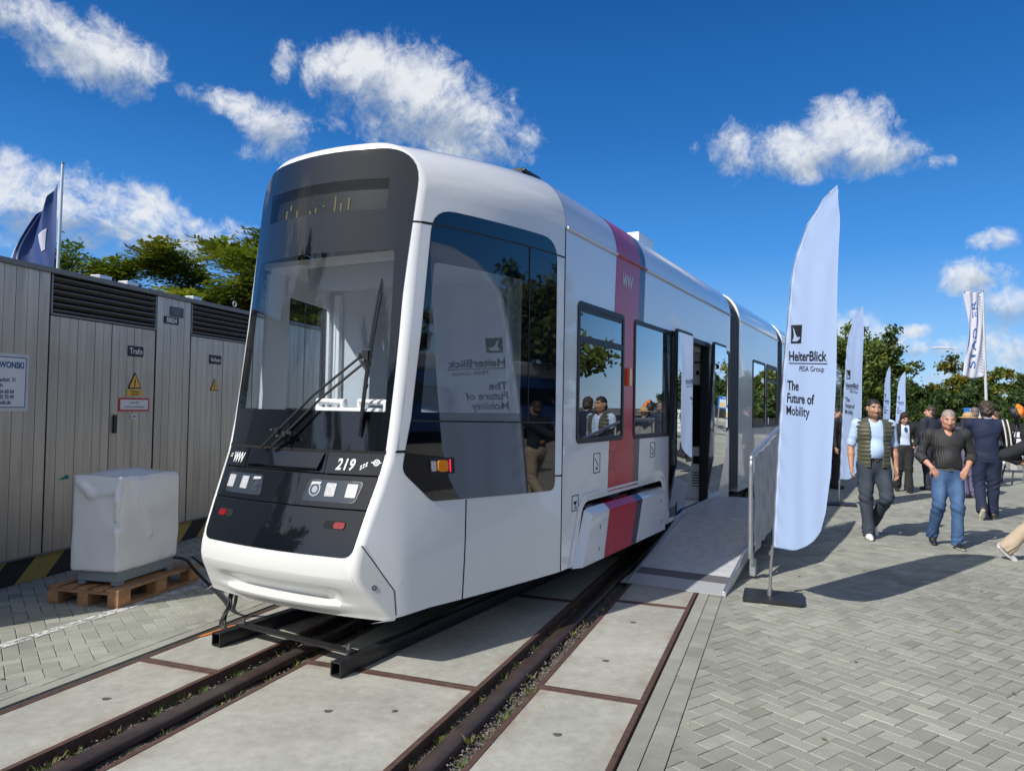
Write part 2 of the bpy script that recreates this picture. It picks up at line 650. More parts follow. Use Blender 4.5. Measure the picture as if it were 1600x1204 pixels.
paver_mat('paver')
paver_mat('paver_far', False)
mat('joint_sand', (0.085, 0.08, 0.07), .95, vary=.4, vscale=30)
mat('soil', (0.10, 0.095, 0.08), .95, vary=.3, vscale=.3)
mat('rust_steel', (0.085, 0.046, 0.034), .7, vary=.35, vscale=14, bump=.3, bscale=120, dirt=((0.16, 0.09, 0.06), .5, 25))
mat('rail_steel', (0.078, 0.055, 0.048), .42, metal=.35, vary=.35, vscale=10)
mat('gravel', (0.20, 0.185, 0.165), .95, attr='tint')
mat('grass', (0.1, 0.13, 0.03), .7, attr='tint')


def concrete_mat():
    m_ = bpy.data.materials.new('slab_concrete')
    m_.use_nodes = True
    N = NT(m_.node_tree)
    b = N.n['Principled BSDF']
    b.inputs['Roughness'].default_value = .88
    b.inputs['Specular IOR Level'].default_value = .3
    P = N.new('ShaderNodeNewGeometry').outputs['Position']
    big = N.noise(P, 1.1, 7, .65)
    fine = N.noise(P, 300, 2, .7)
    grit = N.noise(P, 95, 3, .7)
    c = N.mix(N.ramp(big, .3, .72), (0.312, 0.308, 0.268, 1), (0.43, 0.428, 0.376, 1))
    c = N.mix(N.ramp(grit, .58, .74, 0, .55), c, (0.22, 0.20, 0.175, 1))
    s = N.new('ShaderNodeVectorMath', operation='SCALE')
    N.l.new(c, s.inputs[0])
    N.l.new(N.ramp(fine, .3, .7, .8, 1.2, False), s.inputs['Scale'])
    c = s.outputs[0]
    mid = N.noise(P, 14, 6, .7)
    s2 = N.new('ShaderNodeVectorMath', operation='SCALE')
    N.l.new(c, s2.inputs[0])
    N.l.new(N.ramp(mid, .3, .7, .86, 1.14, False), s2.inputs['Scale'])
    c = s2.outputs[0]
    rust = N.noise(P, 3.2, 8, .7, .6)
    at = N.new('ShaderNodeAttribute', attribute_name='edge')
    c = N.mix(N.m('MULTIPLY', N.ramp(rust, .40, .70), N.m('MULTIPLY', at.outputs['Fac'], .55)), c, (0.24, 0.15, 0.10, 1))
    c = N.mix(N.ramp(N.noise(P, 2.4, 8, .75, .5), .56, .74, 0, .45), c, (0.17, 0.16, 0.14, 1))
    N.l.new(c, b.inputs['Base Color'])
    bn = N.new('ShaderNodeBump')
    bn.inputs['Strength'].default_value = .45
    bn.inputs['Distance'].default_value = .003
    N.l.new(grit, bn.inputs['Height'])
    N.l.new(bn.outputs[0], b.inputs['Normal'])
    MAT['slab_concrete'] = m_


concrete_mat()

mb = MB()
mb.add([(-3000, -3000, -.17), (3000, -3000, -.17), (3000, 3000, -.17), (-3000, 3000, -.17)], [(0, 1, 2, 3)])
tag(mb.build('ground', MAT['soil'], smooth=0), kind='structure')

RB, LB = -.50, -4.08          # where the herringbone begins, right and left of the track
for nm, n0, n1 in (('pavement', RB - .2, 90), ('pavement', -90, LB + .2)):
    mb = MB()
    mb.add([T(n0, -12, -.012), T(n1, -12, -.012), T(n1, 16, -.012), T(n0, 16, -.012)], [(0, 1, 2, 3)])
    a, b_ = (16, 260)
    mb.add([T(n0, a, -.003), T(n1, a, -.003), T(n1, b_, -.003), T(n0, b_, -.003)], [(0, 1, 2, 3)], 1)
    tag(mb.build(nm, [MAT['joint_sand'], MAT['paver_far']], smooth=0), kind='structure')


def herringbone(name, side, u0, u1, nfar, gap=.004):
    w = .094
    hd = R(53.5)
    ax = np.array([math.sin(hd), math.cos(hd)])
    ay = np.array([-math.cos(hd), math.sin(hd)])
    ext = 30.0
    k = int(ext / w)
    ix, iy = np.meshgrid(np.arange(-k, k), np.arange(-k, k), indexing='ij')
    ix, iy = ix.ravel(), iy.ravel()
    c0 = (np.array([T(.5, 5).x, T(.5, 5).y]) if side > 0 else np.array([T(-5, 4).x, T(-5, 4).y]))
    md = (ix - iy) % 4
    H, Vv = md == 0, md == 3
    cx = np.concatenate([ix[H] + 1.0, ix[Vv] + .5]) * w
    cy = np.concatenate([iy[H] + .5, iy[Vv] + 1.0]) * w
    hor = np.concatenate([np.ones(H.sum(), bool), np.zeros(Vv.sum(), bool)])
    P = c0 + cx[:, None] * ax + cy[:, None] * ay
    tn = np.array([TN.x, TN.y])
    tu = np.array([TU.x, TU.y])
    n_, u_ = P @ tn, P @ tu
    lim = RB if side > 0 else LB
    keep = (u_ > u0) & (u_ < u1) & ((n_ - lim) * side > -.13) & ((n_ - lim) * side < nfar)
    keep &= (P[:, 1] > .8) & (np.abs(P[:, 0]) < P[:, 1] * .85 + 2.0)
    P, hor = P[keep], hor[keep]
    m_ = len(P)
    hl, hw = w - gap / 2, w / 2 - gap / 2
    ch = .003
    jz = rng.normal(0, .0008, m_)
    vs = []
    for inset, z in ((ch, 0.0), (0.0, -.003), (0.0, -.016)):
        a = np.where(hor, hl, hw) - inset
        b = np.where(hor, hw, hl) - inset
        for sx, sy in ((-1, -1), (1, -1), (1, 1), (-1, 1)):
            q = P + (a * sx)[:, None] * ax + (b * sy)[:, None] * ay
            vs.append(np.column_stack([q, jz + z]))
    V_ = np.stack(vs, 1)
    sd_n = ((V_[:, 4:8, :2] @ tn) - lim) * side
    inside = sd_n.min(1) > .002
    part = (~inside) & (sd_n.max(1) > .006)
    eb = MB()
    et = []
    for q in V_[part][:, 4:8]:
        pts = [tuple(p) for p in q]
        out = []
        for i in range(4):
            p, r = np.array(pts[i]), np.array(pts[(i + 1) % 4])
            dp, dr = ((p[:2] @ tn) - lim) * side - .002, ((r[:2] @ tn) - lim) * side - .002
            if dp >= 0:
                out.append(p)
            if (dp >= 0) != (dr >= 0):
                out.append(p + (r - p) * dp / (dp - dr))
        if len(out) < 3:
            continue
        n_o = len(out)
        eb.add([(p[0], p[1], 0) for p in out] + [(p[0], p[1], -.016) for p in out], [tuple(range(n_o))] + [(i, n_o + i, n_o + (i + 1) % n_o, (i + 1) % n_o) for i in range(n_o)])
        et += [random.uniform(.85, 1.1)] * (2 * n_o)
    oe = eb.build(name, MAT['paver'], smooth=0)
    at_ = oe.data.attributes.new('tone', 'FLOAT', 'POINT')
    at_.data.foreach_set('value', np.array(et, np.float32))
    tag(oe, kind='structure')
    V_ = V_[inside]
    m_ = len(V_)
    quads = [(0, 1, 2, 3)] + [(i, 4 + i, 4 + (i + 1) % 4, (i + 1) % 4) for i in range(4)] + [(4 + i, 8 + i, 8 + (i + 1) % 4, 4 + (i + 1) % 4) for i in range(4)]
    Q = np.array(quads)
    F = (np.arange(m_) * 12)[:, None, None] + Q[None]
    tone = np.repeat(np.clip(rng.normal(1, .085, m_), .72, 1.25), 12)
    o = np_mesh(name, V_.reshape(-1, 3), F.reshape(-1, 4), 4, MAT['paver'], attr={'tone': tone})
    tag(o, kind='structure')
    return o


herringbone('herringbone_paving', 1, -3, 16, 17)
herringbone('herringbone_paving', -1, -3, 12, 7)

# edge strips between slabs and herringbone: long flat kerb and a row of square setts
for side, nk0, nk1, nr0, nr1 in ((1, -.705, -.618, -.612, RB), (-1, -3.985, -3.90, LB, -3.99)):
    mb = MB()
    vs_t = []
    u = -3.0
    while u < 26:
        L = 1.0
        tt = random.uniform(.9, 1.1)
        i0 = len(mb.v)
        lo, hi = sorted((nk0, nk1))
        mb.add([T(lo + dx, u + du, z) for z in (-.16, .0) for dx, du in ((0, 0), (hi - lo, 0), (hi - lo, L - .006), (0, L - .006))],
               [(4, 5, 6, 7), (0, 1, 5, 4), (1, 2, 6, 5), (2, 3, 7, 6), (3, 0, 4, 7)])
        vs_t += [tt] * (len(mb.v) - i0)
        u += L
    u = -3.0
    while u < 26:
        L = .105
        tt = random.uniform(.85, 1.12)
        i0 = len(mb.v)
        lo, hi = sorted((nr0, nr1))
        z1 = random.gauss(0, .001)
        mb.add([T(lo + dx, u + du, z) for z in (-.16, z1) for dx, du in ((0, 0), (hi - lo - .004, 0), (hi - lo - .004, L - .004), (0, L - .004))],
               [(4, 5, 6, 7), (0, 1, 5, 4), (1, 2, 6, 5), (2, 3, 7, 6), (3, 0, 4, 7)])
        vs_t += [tt] * (len(mb.v) - i0)
        u += L
    o = mb.build('kerb', MAT['paver'], smooth=0, fix=True)
    at = o.data.attributes.new('tone', 'FLOAT', 'POINT')
    at.data.foreach_set('value', np.array(vs_t, np.float32))
    tag(o, kind='structure')

# concrete track slabs with steel angle edges
ROWS = ((-3.84, -3.21, 3.63), (-2.85, -1.65, 4.0), (-1.36, -.72, 4.18))
HOLES = [(-3.49, 3.08), (-1.08, 5.70), (-1.08, 4.77), (-1.06, 3.61), (-2.28, 3.41)]
for n0, n1, uj in ROWS:
    js = [uj - 2.1 * 3 + 2.1 * k for k in range(9)] + [40]
    for a, b_ in zip(js[:-1], js[1:]):
        mb = MB()
        e = .034
        lo_n, hi_n, lo_u, hi_u = n0 + e, n1 - e, a + e + .002, b_ - e - .002
        nn = [lo_n, lo_n + .10, hi_n - .10, hi_n]
        nu = [lo_u, lo_u + .10, hi_u - .10, hi_u]
        vs = [T(x, y, 0) for x in nn for y in nu]
        fs = [(i * 4 + j, (i + 1) * 4 + j, (i + 1) * 4 + j + 1, i * 4 + j + 1) for i in range(3) for j in range(3)]
        mb.add(vs, fs)
        o = mb.build('track_slab', MAT['slab_concrete'], smooth=0)
        at = o.data.attributes.new('edge', 'FLOAT', 'POINT')
        at.data.foreach_set('value', np.array([1.0 if (i in (0, 3) or j in (0, 3)) else 0.0 for i in range(4) for j in range(4)], np.float32))
        tag(o, kind='structure')
        eb = MB()
        fn = lambda x, y, d: T(x, y, d)
        eb.ring([(n0, a + .002), (n1, a + .002), (n1, b_ - .002), (n0, b_ - .002)], [(lo_n, lo_u), (hi_n, lo_u), (hi_n, hi_u), (lo_n, hi_u)], fn, -.16, .004)
        eb.build('steel_edge', MAT['rust_steel'], o, bevel=.003)
        for hn, hu in HOLES:
            if n0 < hn < n1 and a < hu < b_:
                hb = MB()
                c = T(hn, hu, .002)
                pts = [(c.x + .022 * math.cos(t) * (1 + .25 * math.sin(3 * t)), c.y + .022 * math.sin(t) * (1 + .2 * math.cos(2 * t)), .003) for t in np.linspace(0, 2 * math.pi, 14)[:-1]]
                hb.add(pts, [tuple(range(len(pts)))])
                hb.build('lifting_hole', MAT['joint_sand'], o, smooth=0)

# groove beds: gravel, soil and grass round the rails
gb = MB()
for n0, n1 in ((-3.22, -2.84), (-1.66, -1.35), (-3.92, -3.83)):
    us = np.arange(-1, 27, .09)
    ns = np.linspace(n0, n1, 7)
    vs = [T(x, y, -.060 + random.uniform(-.012, .014) + (.03 if n0 < -3.9 else 0)) for y in us for x in ns]
    m_ = len(ns)
    fs = [(i * m_ + j, i * m_ + j + 1, (i + 1) * m_ + j + 1, (i + 1) * m_ + j) for i in range(len(us) - 1) for j in range(m_ - 1)]
    gb.add(vs, fs)
tag(gb.build('track_bed', MAT['joint_sand'], smooth=0), kind='structure')

# gravel in the grooves
gv, gf, gt = [], [], []
oct_v = np.array([(1, 0, 0), (-1, 0, 0), (0, 1, 0), (0, -1, 0), (0, 0, 1), (0, 0, -1)], float)
oct_f = np.array([(0, 2, 4), (2, 1, 4), (1, 3, 4), (3, 0, 4), (2, 0, 5), (1, 2, 5), (3, 1, 5), (0, 3, 5)])
cnt = 0
for n0, n1, num in ((-1.47, -1.365, 3600), (-1.64, -1.59, 700), (-3.20, -3.09, 1300), (-2.95, -2.86, 700), (-3.90, -3.845, 1200)):
    for _ in range(num):
        u = 2.0 + 9.5 * random.random() ** 1.6
        r_ = random.uniform(.003, .008)
        c = T(random.uniform(n0, n1), u, random.uniform(-.060, -.02) if n1 > -3.0 and n0 > -1.5 else random.uniform(-.058, -.035))
        sc = np.array([random.uniform(.7, 1.4), random.uniform(.7, 1.4), random.uniform(.6, 1)]) * r_
        gv.append(oct_v * sc @ np.array(Matrix.Rotation(random.random() * 6, 3, 'Z')) + np.array(c))
        gf.append(oct_f + cnt)
        cnt += 6
        t = random.uniform(.5, 1.35)
        base = np.array((.17, .15, .128)) * t if random.random() > .12 else np.array((.30, .17, .10)) * t
        gt.append(np.repeat(base[None], 6, 0))
o = np_mesh('gravel', np.concatenate(gv), np.concatenate(gf), 3, MAT['gravel'], attr={'tint': np.concatenate(gt)})
tag(o, kind='stuff', label='loose gravel lying in the grooves beside the rails', cat='gravel')

# tufts of grass and moss
gv, gf, gt = [], [], []
cnt = 0
for n0, n1, tufts, zz in ((-3.20, -3.08, 100, -.058), (-2.96, -2.87, 55, -.058), (-1.63, -1.585, 60, -.058), (-1.46, -1.37, 30, -.03), (-3.91, -3.85, 240, -.045)):
    for _ in range(tufts):
        u = 2.2 + 6.8 * random.random() ** 1.3
        c = T(random.uniform(n0, n1), u, zz)
        hue = random.random()
        for k in range(random.randint(6, 20)):
            a = random.random() * 6.28
            d = Vector((math.cos(a), math.sin(a), 0))
            p = c + d * random.uniform(0, .018)
            h_ = random.uniform(.015, .055) * (0.6 if n0 < -3.85 else 1)
            lean = d * random.uniform(.2, .9) * h_
            wv = Vector((-d.y, d.x, 0)) * random.uniform(.0012, .003)
            gv += [p - wv, p + wv, p + lean * .5 + wv * .7 + Vector((0, 0, h_ * .7)), p + lean + Vector((0, 0, h_))]
            gf.append((cnt, cnt + 1, cnt + 2, cnt + 3))
            cnt += 4
            t = random.uniform(.6, 1.3)
            col = np.array((.10, .14, .025)) * t if hue < .65 else np.array((.22, .19, .07)) * t
            gt.append(np.repeat(col[None], 4, 0))
o = np_mesh('grass', np.array([tuple(v) for v in gv]), np.array(gf), 4, MAT['grass'], attr={'tint': np.concatenate(gt)})
tag(o, kind='stuff', label='short grass and moss growing in the track grooves', cat='grass')

# rails
for nm, n0, lab in (('rail', -3.03, 'rusty rail running under the cross bar in front of the tram nose'), ('rail', -1.53, 'rusty rail leading from the foreground to beside the ramp')):
    mb = MB()
    prof = [(-.06, -.15), (.06, -.15), (.06, -.135), (.012, -.12), (.012, -.05), (.050, -.040), (.050, -.012), (.040, -.001), (-.040, -.001), (-.050, -.012), (-.050, -.040), (-.012, -.05), (-.012, -.12), (-.06, -.135)]
    n = len(prof)
    vs = [T(n0 + p[0], u, p[1]) for u in (-1, 40) for p in prof]
    mb.add(vs, [(i, (i + 1) % n, (i + 1) % n + n, i + n) for i in range(n)])
    tag(mb.build(nm, MAT['rail_steel'], smooth=50), lab, 'rail', 'rails of the track')

# worn white painted line on the left paving
mat('worn_white', (0.62, 0.62, 0.60), .8)


def worn_line():
    m_ = MAT['worn_white']
    N = NT(m_.node_tree)
    b = N.n['Principled BSDF']
    P = N.new('ShaderNodeNewGeometry').outputs['Position']
    nz = N.noise(P, 22, 8, .75, .6)
    b.inputs['Alpha'].default_value = 1
    N.l.new(N.ramp(nz, .46, .52), b.inputs['Alpha'])


worn_line()
mb = MB()
pa, pb = Vector((-3.38, 4.85, .004)), Vector((-2.75, 6.65, .004))
d = (pb - pa).normalized()
s_ = Vector((-d.y, d.x, 0))
pa = pa - d * 3
pb = pb + d * 3
mb.add([pa - s_ * .045, pb - s_ * .045, pb + s_ * .045, pa + s_ * .045], [(0, 1, 2, 3)])
tag(mb.build('painted_line', MAT['worn_white'], smooth=0), kind='structure')
# ------------------------------------------------------------------ tram (local x = across to the right, y = along to the rear, z = up)
TA = R(28.6)
TRV = Vector((math.cos(TA), -math.sin(TA), 0))
TRU = Vector((math.sin(TA), math.cos(TA), 0))
TV0 = -3.58


def TW(u, v, z):
    return TRU * u + TRV * (TV0 + v) + Vector((0, 0, z))


tram = empty('tram', tuple(TRV * TV0), -TA)
tag(tram, 'white low floor tram with black front and red stripe standing on the track', 'tram')

TAP = math.tan(R(14))


def lerp_tab(tab, z):
    if z <= tab[0][0]:
        return tab[0][1]
    for (a, fa), (b, fb) in zip(tab[:-1], tab[1:]):
        if z <= b:
            t = (z - a) / (b - a)
            return fa + (fb - fa) * t
    return tab[-1][1]


def smooth_tab(tab, n=160):
    zs = np.linspace(tab[0][0], tab[-1][0], n)
    xs = np.interp(zs, [t[0] for t in tab], [t[1] for t in tab])
    k = np.array([1, 2, 3, 2, 1], float)
    k /= k.sum()
    p = np.pad(xs, 2, mode='edge')
    xs2 = np.convolve(p, k, 'valid')
    return list(zip(zs, xs2))



ZB, ZG, ZT = .385, 3.05, 3.50       # skirt, gutter, roof
KN = 5.2                            # where the tapered cab ends


U0 = smooth_tab([(.33, 3.53), (.36, 3.505), (.40, 3.475), (.46, 3.44), (.52, 3.40), (.57, 3.365), (.63, 3.345), (.72, 3.36), (.80, 3.385), (1.0, 3.465), (1.2, 3.535), (1.35, 3.575), (1.6, 3.605), (2.1, 3.65), (2.65, 3.70), (3.1, 3.745), (3.37, 3.775), (3.42, 3.80), (3.6, 3.90)])
KK = [(.3, .15), (1.0, .15), (1.3, .20), (2.0, .28), (3.4, .36)]


def F(v, z, d=0.0):
    """front face; d = offset forward"""
    return Vector((v, lerp_tab(U0, z) + lerp_tab(KK, z) * v * v - d, z))


def cabt(u):
    """slope of the rounded cab side in plan"""
    return math.tan(R(11.0 + 14.0 * max(0.0, (5.2 - u) / 1.5)))


_cu = np.linspace(5.3, 3.0, 231)
_cv = [1.2 + .1 * cabt(5.2)]
for _a, _b in zip(_cu[:-1], _cu[1:]):
    _cv.append(_cv[-1] - (_a - _b) * cabt((_a + _b) / 2))
_cu2, _cv2 = _cu[::-1].copy(), np.array(_cv)[::-1].copy()


def cabv(u):
    return float(np.interp(u, _cu2, _cv2))


LEAN = smooth_tab([(.3, -.105), (.7, -.095), (1.0, -.065), (1.35, -.025), (1.7, .0), (2.2, .03), (2.85, .075), (3.1, .088)], 90)


def cabw(u, z):
    """half width of the cab at (u, z): the nose leans in a little towards the roof"""
    w = max(0.0, (KN - u) / 1.4) ** 2
    return cabv(u) - lerp_tab(LEAN, z) * min(w, 1.15)


def Cs(u, z, d=0.0, s=1):
    """tapered cab side"""
    t = math.atan(cabt(u))
    return Vector((s * (cabw(u, z) + d * math.cos(t)), u - d * math.sin(t), z))


def Sd(u, z, d=0.0, s=1):
    return Vector((s * (1.2 + d), u, z))


def shoulder(phi, b):
    t = min(1.0, max(0.0, (b - .75) / .45))
    rr = .40 * (.78 + .22 * t)
    return b - rr * (1 - math.cos(phi)), 3.05 + (.36 + (ZT - ZG - .36) * t) * math.sin(phi)


def corner(tp):
    """tp: ('z',z) on the side, ('p',phi) on the shoulder, ('c',f) on the roof towards the middle -> corner point on the front"""
    kind, val = tp
    u = 3.7
    for _ in range(30):
        b = cabw(u, val if kind == 'z' else 3.05)
        if kind == 'z':
            v, z = b, val
        elif kind == 'p':
            v, z = shoulder(val, b)
        else:
            v, z = shoulder(math.pi / 2, b)
            v *= val
        u = F(v, min(z, 3.41)).y
    return v, u, z, b


def front_side_v(z):
    return corner(('z', z))[0]


def fr_at(z):
    return lerp_tab([(.6, .03), (1.35, .032), (3.1, .036)], z)


# perimeter samples from the bottom right edge up to the roof middle
PER = [('z', z) for z in (.33, .35, .37, .39, .42, .45, .48, .51, .54, .58, .63, .70, .80, .95, 1.1, 1.3, 1.5, 1.8, 2.2, 2.6, 2.9)] + [('p', p) for p in np.linspace(0, math.pi / 2, 11)] + [('c', c) for c in (.8, .55, .3, 0.0)]
FR = .06       # how far the rounded edge reaches


def roof_pt(tp, u):
    if tp[0] == 'p':
        v, z = shoulder(tp[1], cabw(u, 3.05))
    else:
        v, z = shoulder(math.pi / 2, cabw(u, 3.05))
        v *= tp[1]
    return Vector((v, u, z))


def edge_curve(tp, n=7):
    v, u, z, b = corner(tp)
    kind, val = tp
    if kind == 'z':
        ni, nz_ = 1.0, 0.0
    elif kind == 'p':
        ni, nz_ = math.cos(val), math.sin(val)
    else:
        ni, nz_ = 0.0, 1.0
    fr = fr_at(z)
    zi = z - nz_ * .036
    vi = v - ni * fr
    if kind == 'c':
        vi = v
    A = Vector((vi, F(vi, min(zi, 3.41)).y, zi))
    C_ = Vector((v, u, z))
    bu = u + .030
    if kind == 'z':
        B = Cs(bu, z)
    else:
        B = roof_pt(tp, bu)
    return [A * (1 - t) ** 2 + C_ * 2 * t * (1 - t) + B * t * t for t in np.linspace(0, 1, n)]


def grid(mb, rows, mi=0, flip=False):
    n = len(rows[0])
    vs = [p for r_ in rows for p in r_]
    fs = []
    for i in range(len(rows) - 1):
        for j in range(n - 1):
            q = (i * n + j, i * n + j + 1, (i + 1) * n + j + 1, (i + 1) * n + j)
            fs.append(q[::-1] if flip else q)
    mb.add(vs, fs, mi)


def mirror(vs):
    return [Vector((-p[0], p[1], p[2])) for p in vs]


CUT = list(np.arange(3.4, 5.2, .075))
CUTZ = list(np.arange(.42, 3.04, .0875))
ECS = [edge_curve(tp) for tp in PER]

# window cut-outs in the cab sides
def bu_(z):
    return edge_curve(('z', z))[-1].y + .062


CABWIN = round_poly([(bu_(2.1), 2.1), (bu_(1.56), 1.56), (bu_(1.23), 1.225), (3.93, 1.03), (5.105, 1.015), (5.09, 2.93), (bu_(2.93), 2.955)], [.0, .0, .05, .03, .07, .17, .15], 6)
# black mask on the front: windscreen part (z,v)
def mask_half(z, inset):
    return front_side_v(z) - fr_at(z) - inset


def front_outline(z0, z1, inset, rtop=0.0, rbot=0.0, n=14):
    zs = list(np.linspace(z0, z1, n))
    right = [(mask_half(z, inset), z) for z in zs]
    pts = right + [(-v, z) for v, z in right[::-1]]
    return pts


def rounded_front(z0, z1, inset, rt_, rb_):
    h0, h1 = mask_half(z0, inset), mask_half(z1, inset)
    hm = mask_half((z0 + z1) / 2, inset)
    pts = [(-h0, z0), (h0, z0), (hm, (z0 + z1) / 2), (h1, z1), (-h1, z1), (-hm, (z0 + z1) / 2)]
    return round_poly(pts, [rb_, rb_, 0, rt_, rt_, 0], 9)


SCREEN = rounded_front(1.352, 3.355, .012, .27, .012)
LOWER = rounded_front(.725, 1.338, .012, .012, .07)

cy_ = [.4, .5, .6, .7, .8, .9, 1.0, 1.1, 1.2, 1.3, 1.5, 1.8, 2.1, 2.4, 2.7, 3.0, 3.2, 3.3]
cx_ = list(np.linspace(-.85, .85, 15))
# --- white cab shell
nose = MB()
outer = []
for e_ in ECS:
    outer.append((e_[0].x, e_[0].z))
outer = outer + [(-v, z) for v, z in outer[::-1] if abs(v) > 1e-6]
FM = {}
for e_ in ECS:
    FM[(round(e_[0].x, 5), round(e_[0].z, 5))] = e_[0]
# front skin around the black mask
def sstep(a, b, x):
    t = min(1, max(0, (x - a) / (b - a)))
    return t * t * (3 - 2 * t)


def Ff(v, z, d=0.0):
    if z < .60:
        # sunken grip under the bumper and the lip below it
        mv = 1 - sstep(.34, .56, abs(v))
        d -= .075 * mv * sstep(.405, .435, z) * (1 - sstep(.47, .54, z))
        d += .03 * mv * sstep(.34, .38, z) * (1 - sstep(.40, .43, z))
    p = F(v, min(z, 3.41), d)
    p.z = z
    return p


fv, ff, _ = plate(None, outer, [SCREEN, LOWER], lambda a, b: Ff(a, b), list(np.linspace(-.85, .85, 25)), list(np.arange(.345, .6, .012)) + cy_)
fs_white, fs_bump = [], []
for f in ff:
    zc = sum(fv[i].z for i in f) / len(f)
    (fs_bump if zc < .74 else fs_white).append(f)
nose.add(fv, fs_white)
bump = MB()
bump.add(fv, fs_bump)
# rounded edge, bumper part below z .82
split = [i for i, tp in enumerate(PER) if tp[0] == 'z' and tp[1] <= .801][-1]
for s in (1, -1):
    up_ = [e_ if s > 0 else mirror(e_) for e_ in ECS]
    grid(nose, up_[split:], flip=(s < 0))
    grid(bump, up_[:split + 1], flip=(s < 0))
    # roof and shoulder of the cab back to the joint with the first module
    k0 = [i for i, tp in enumerate(PER) if tp[0] == 'p'][0]
    rows = []
    for tp, e_ in list(zip(PER, ECS))[k0:]:
        rr = [e_[-1]] + [roof_pt(tp, e_[-1].y + (KN - e_[-1].y) * t) for t in np.linspace(0, 1, 15)[1:]]
        rows.append(rr if s > 0 else mirror(rr))
    grid(nose, rows, flip=(s < 0))
    # flat tapered side with the window cut out
    zl = [(e_[-1].y, e_[-1].z) for tp, e_ in zip(PER, ECS) if tp[0] == 'z'] + [(ECS[k0][-1].y, 3.05)]
    chin = [(3.44, .635), (3.58, .59), (3.645, .51), (3.645, .34)]
    poly = [(KN, ZB), (KN, ZG)] + zl[::-1]
    # split bumper corner from the side along the chin line
    lowpts = [q for q in zl if q[1] < .80]
    hi = [q for q in zl if q[1] >= .80]
    chinl = [(hi[0][0], hi[0][1]), (3.585, .595), (3.645, .51), (3.655, .42), (3.655, .345)]
    side_poly = [(KN, ZB), (KN, ZG)] + hi[::-1] + chinl[1:] + [(3.9, .365)]
    sv, sf, _ = plate(None, side_poly, [CABWIN], lambda a, b, s=s: Cs(a, b, 0, s), CUT, CUTZ)
    nose.add(sv, sf)
    bv, bf, _ = plate(None, lowpts + chinl + [(3.5, .335)], [], lambda a, b, s=s: Cs(a, b, 0.0, s), CUT, CUTZ)
    bump.add(bv, bf)
o = nose.build('cab_shell', MAT['white_paint'], tram, smooth=24, weld=2e-4)
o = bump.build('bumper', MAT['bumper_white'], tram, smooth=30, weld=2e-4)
# recessed grille line on the bumper and a round tow cap on its corner
# --- gaps between panels
gp = MB()


def strip(mb, pts, fn, w=.008, d0=-.002, d1=.0012, mi=0):
    fine = [pts[0]]
    for (a0, b0), (a1, b1) in zip(pts[:-1], pts[1:]):
        k = max(1, int(max(abs(a1 - a0), abs(b1 - b0)) / .1)) if abs(a1 - a0) < 1.6 else 1
        fine += [(a0 + (a1 - a0) * i / k, b0 + (b1 - b0) * i / k) for i in range(1, k + 1)]
    for (a0, b0), (a1, b1) in zip(fine[:-1], fine[1:]):
        dx, dy = a1 - a0, b1 - b0
        l = math.hypot(dx, dy) or 1
        nx, ny = -dy / l * w / 2, dx / l * w / 2
        mb.prism([(a0 + nx, b0 + ny), (a0 - nx, b0 - ny), (a1 - nx, b1 - ny), (a1 + nx, b1 + ny)], fn, d0, d1, mi)


for s in (1, -1):
    fc = lambda a, b, d, s=s: Cs(a, b, d, s)
    strip(gp, [(3.46, .80), (3.585, .60), (3.645, .51), (3.655, .36)], fc, .006)
    strip(gp, [(bu_(1.352) - .064, 1.352), (bu_(1.352) + .005, 1.352)], fc, .016)
    strip(gp, [(bu_(2.845) - .064, 2.845), (bu_(2.845) + .005, 2.845)], fc, .016)
    strip(gp, [(5.09, 2.815), (KN - .003, 2.81)], fc, .012)
    strip(gp, [(5.10, 1.125), (KN - .003, 1.12)], fc, .012)
    strip(gp, [(4.205, 1.02), (4.165, .37)], fc, .010)
    strip(gp, [(KN - .004, ZB), (KN - .004, ZG)], fc, .010)
for zc, w in ((1.352, .014), (2.845, .012)):
    for s in (1, -1):
        q0, q1 = edge_curve(('z', zc - w / 2)), edge_curve(('z', zc + w / 2))
        o_ = Vector((s * .0012, -.001, 0))
        a_ = [(Vector((s * p.x, p.y, p.z)) + o_) for p in q0]
        b_ = [(Vector((s * p.x, p.y, p.z)) + o_) for p in q1]
        grid(gp, [a_, b_], flip=(s < 0))
print('CORNERS', [(z, [round(c, 3) for c in corner(('z', z))[:2]]) for z in (.4, .8, 1.35, 2.0, 2.85)])
gp.build('panel_gap', MAT['gap'], tram)

# --- windscreen: clear zone with a black printed border
def front_obj(name, poly, m_, d, holes=(), thick=None):
    vs, fs, _ = plate(None, poly, list(holes), lambda a, b: F(a, b, d), cx_, cy_)
    mb = MB()
    mb.add(vs, fs)
    o = mb.build(name, m_, tram, smooth=30)
    return o


def gz(z0, z1, h0, h1, r0, r1):
    return round_poly([(-h0, z0), (h0, z0), (h1, z1), (-h1, z1)], [r0, r0, r1, r1], 5)


CLEAR = gz(1.60, 2.655, mask_half(1.6, .045), mask_half(2.65, .085), .01, .03)
DISPLAY = gz(2.935, 3.145, .535, .535, .01, .01)
wb = front_obj('windscreen_border', SCREEN, MAT['black_gloss'], .004, [CLEAR, DISPLAY])
wg = front_obj('windscreen', CLEAR, MAT['windscreen_glass'], .004)
dg_ = front_obj('display_glass', DISPLAY, MAT['display_glass'], .004)
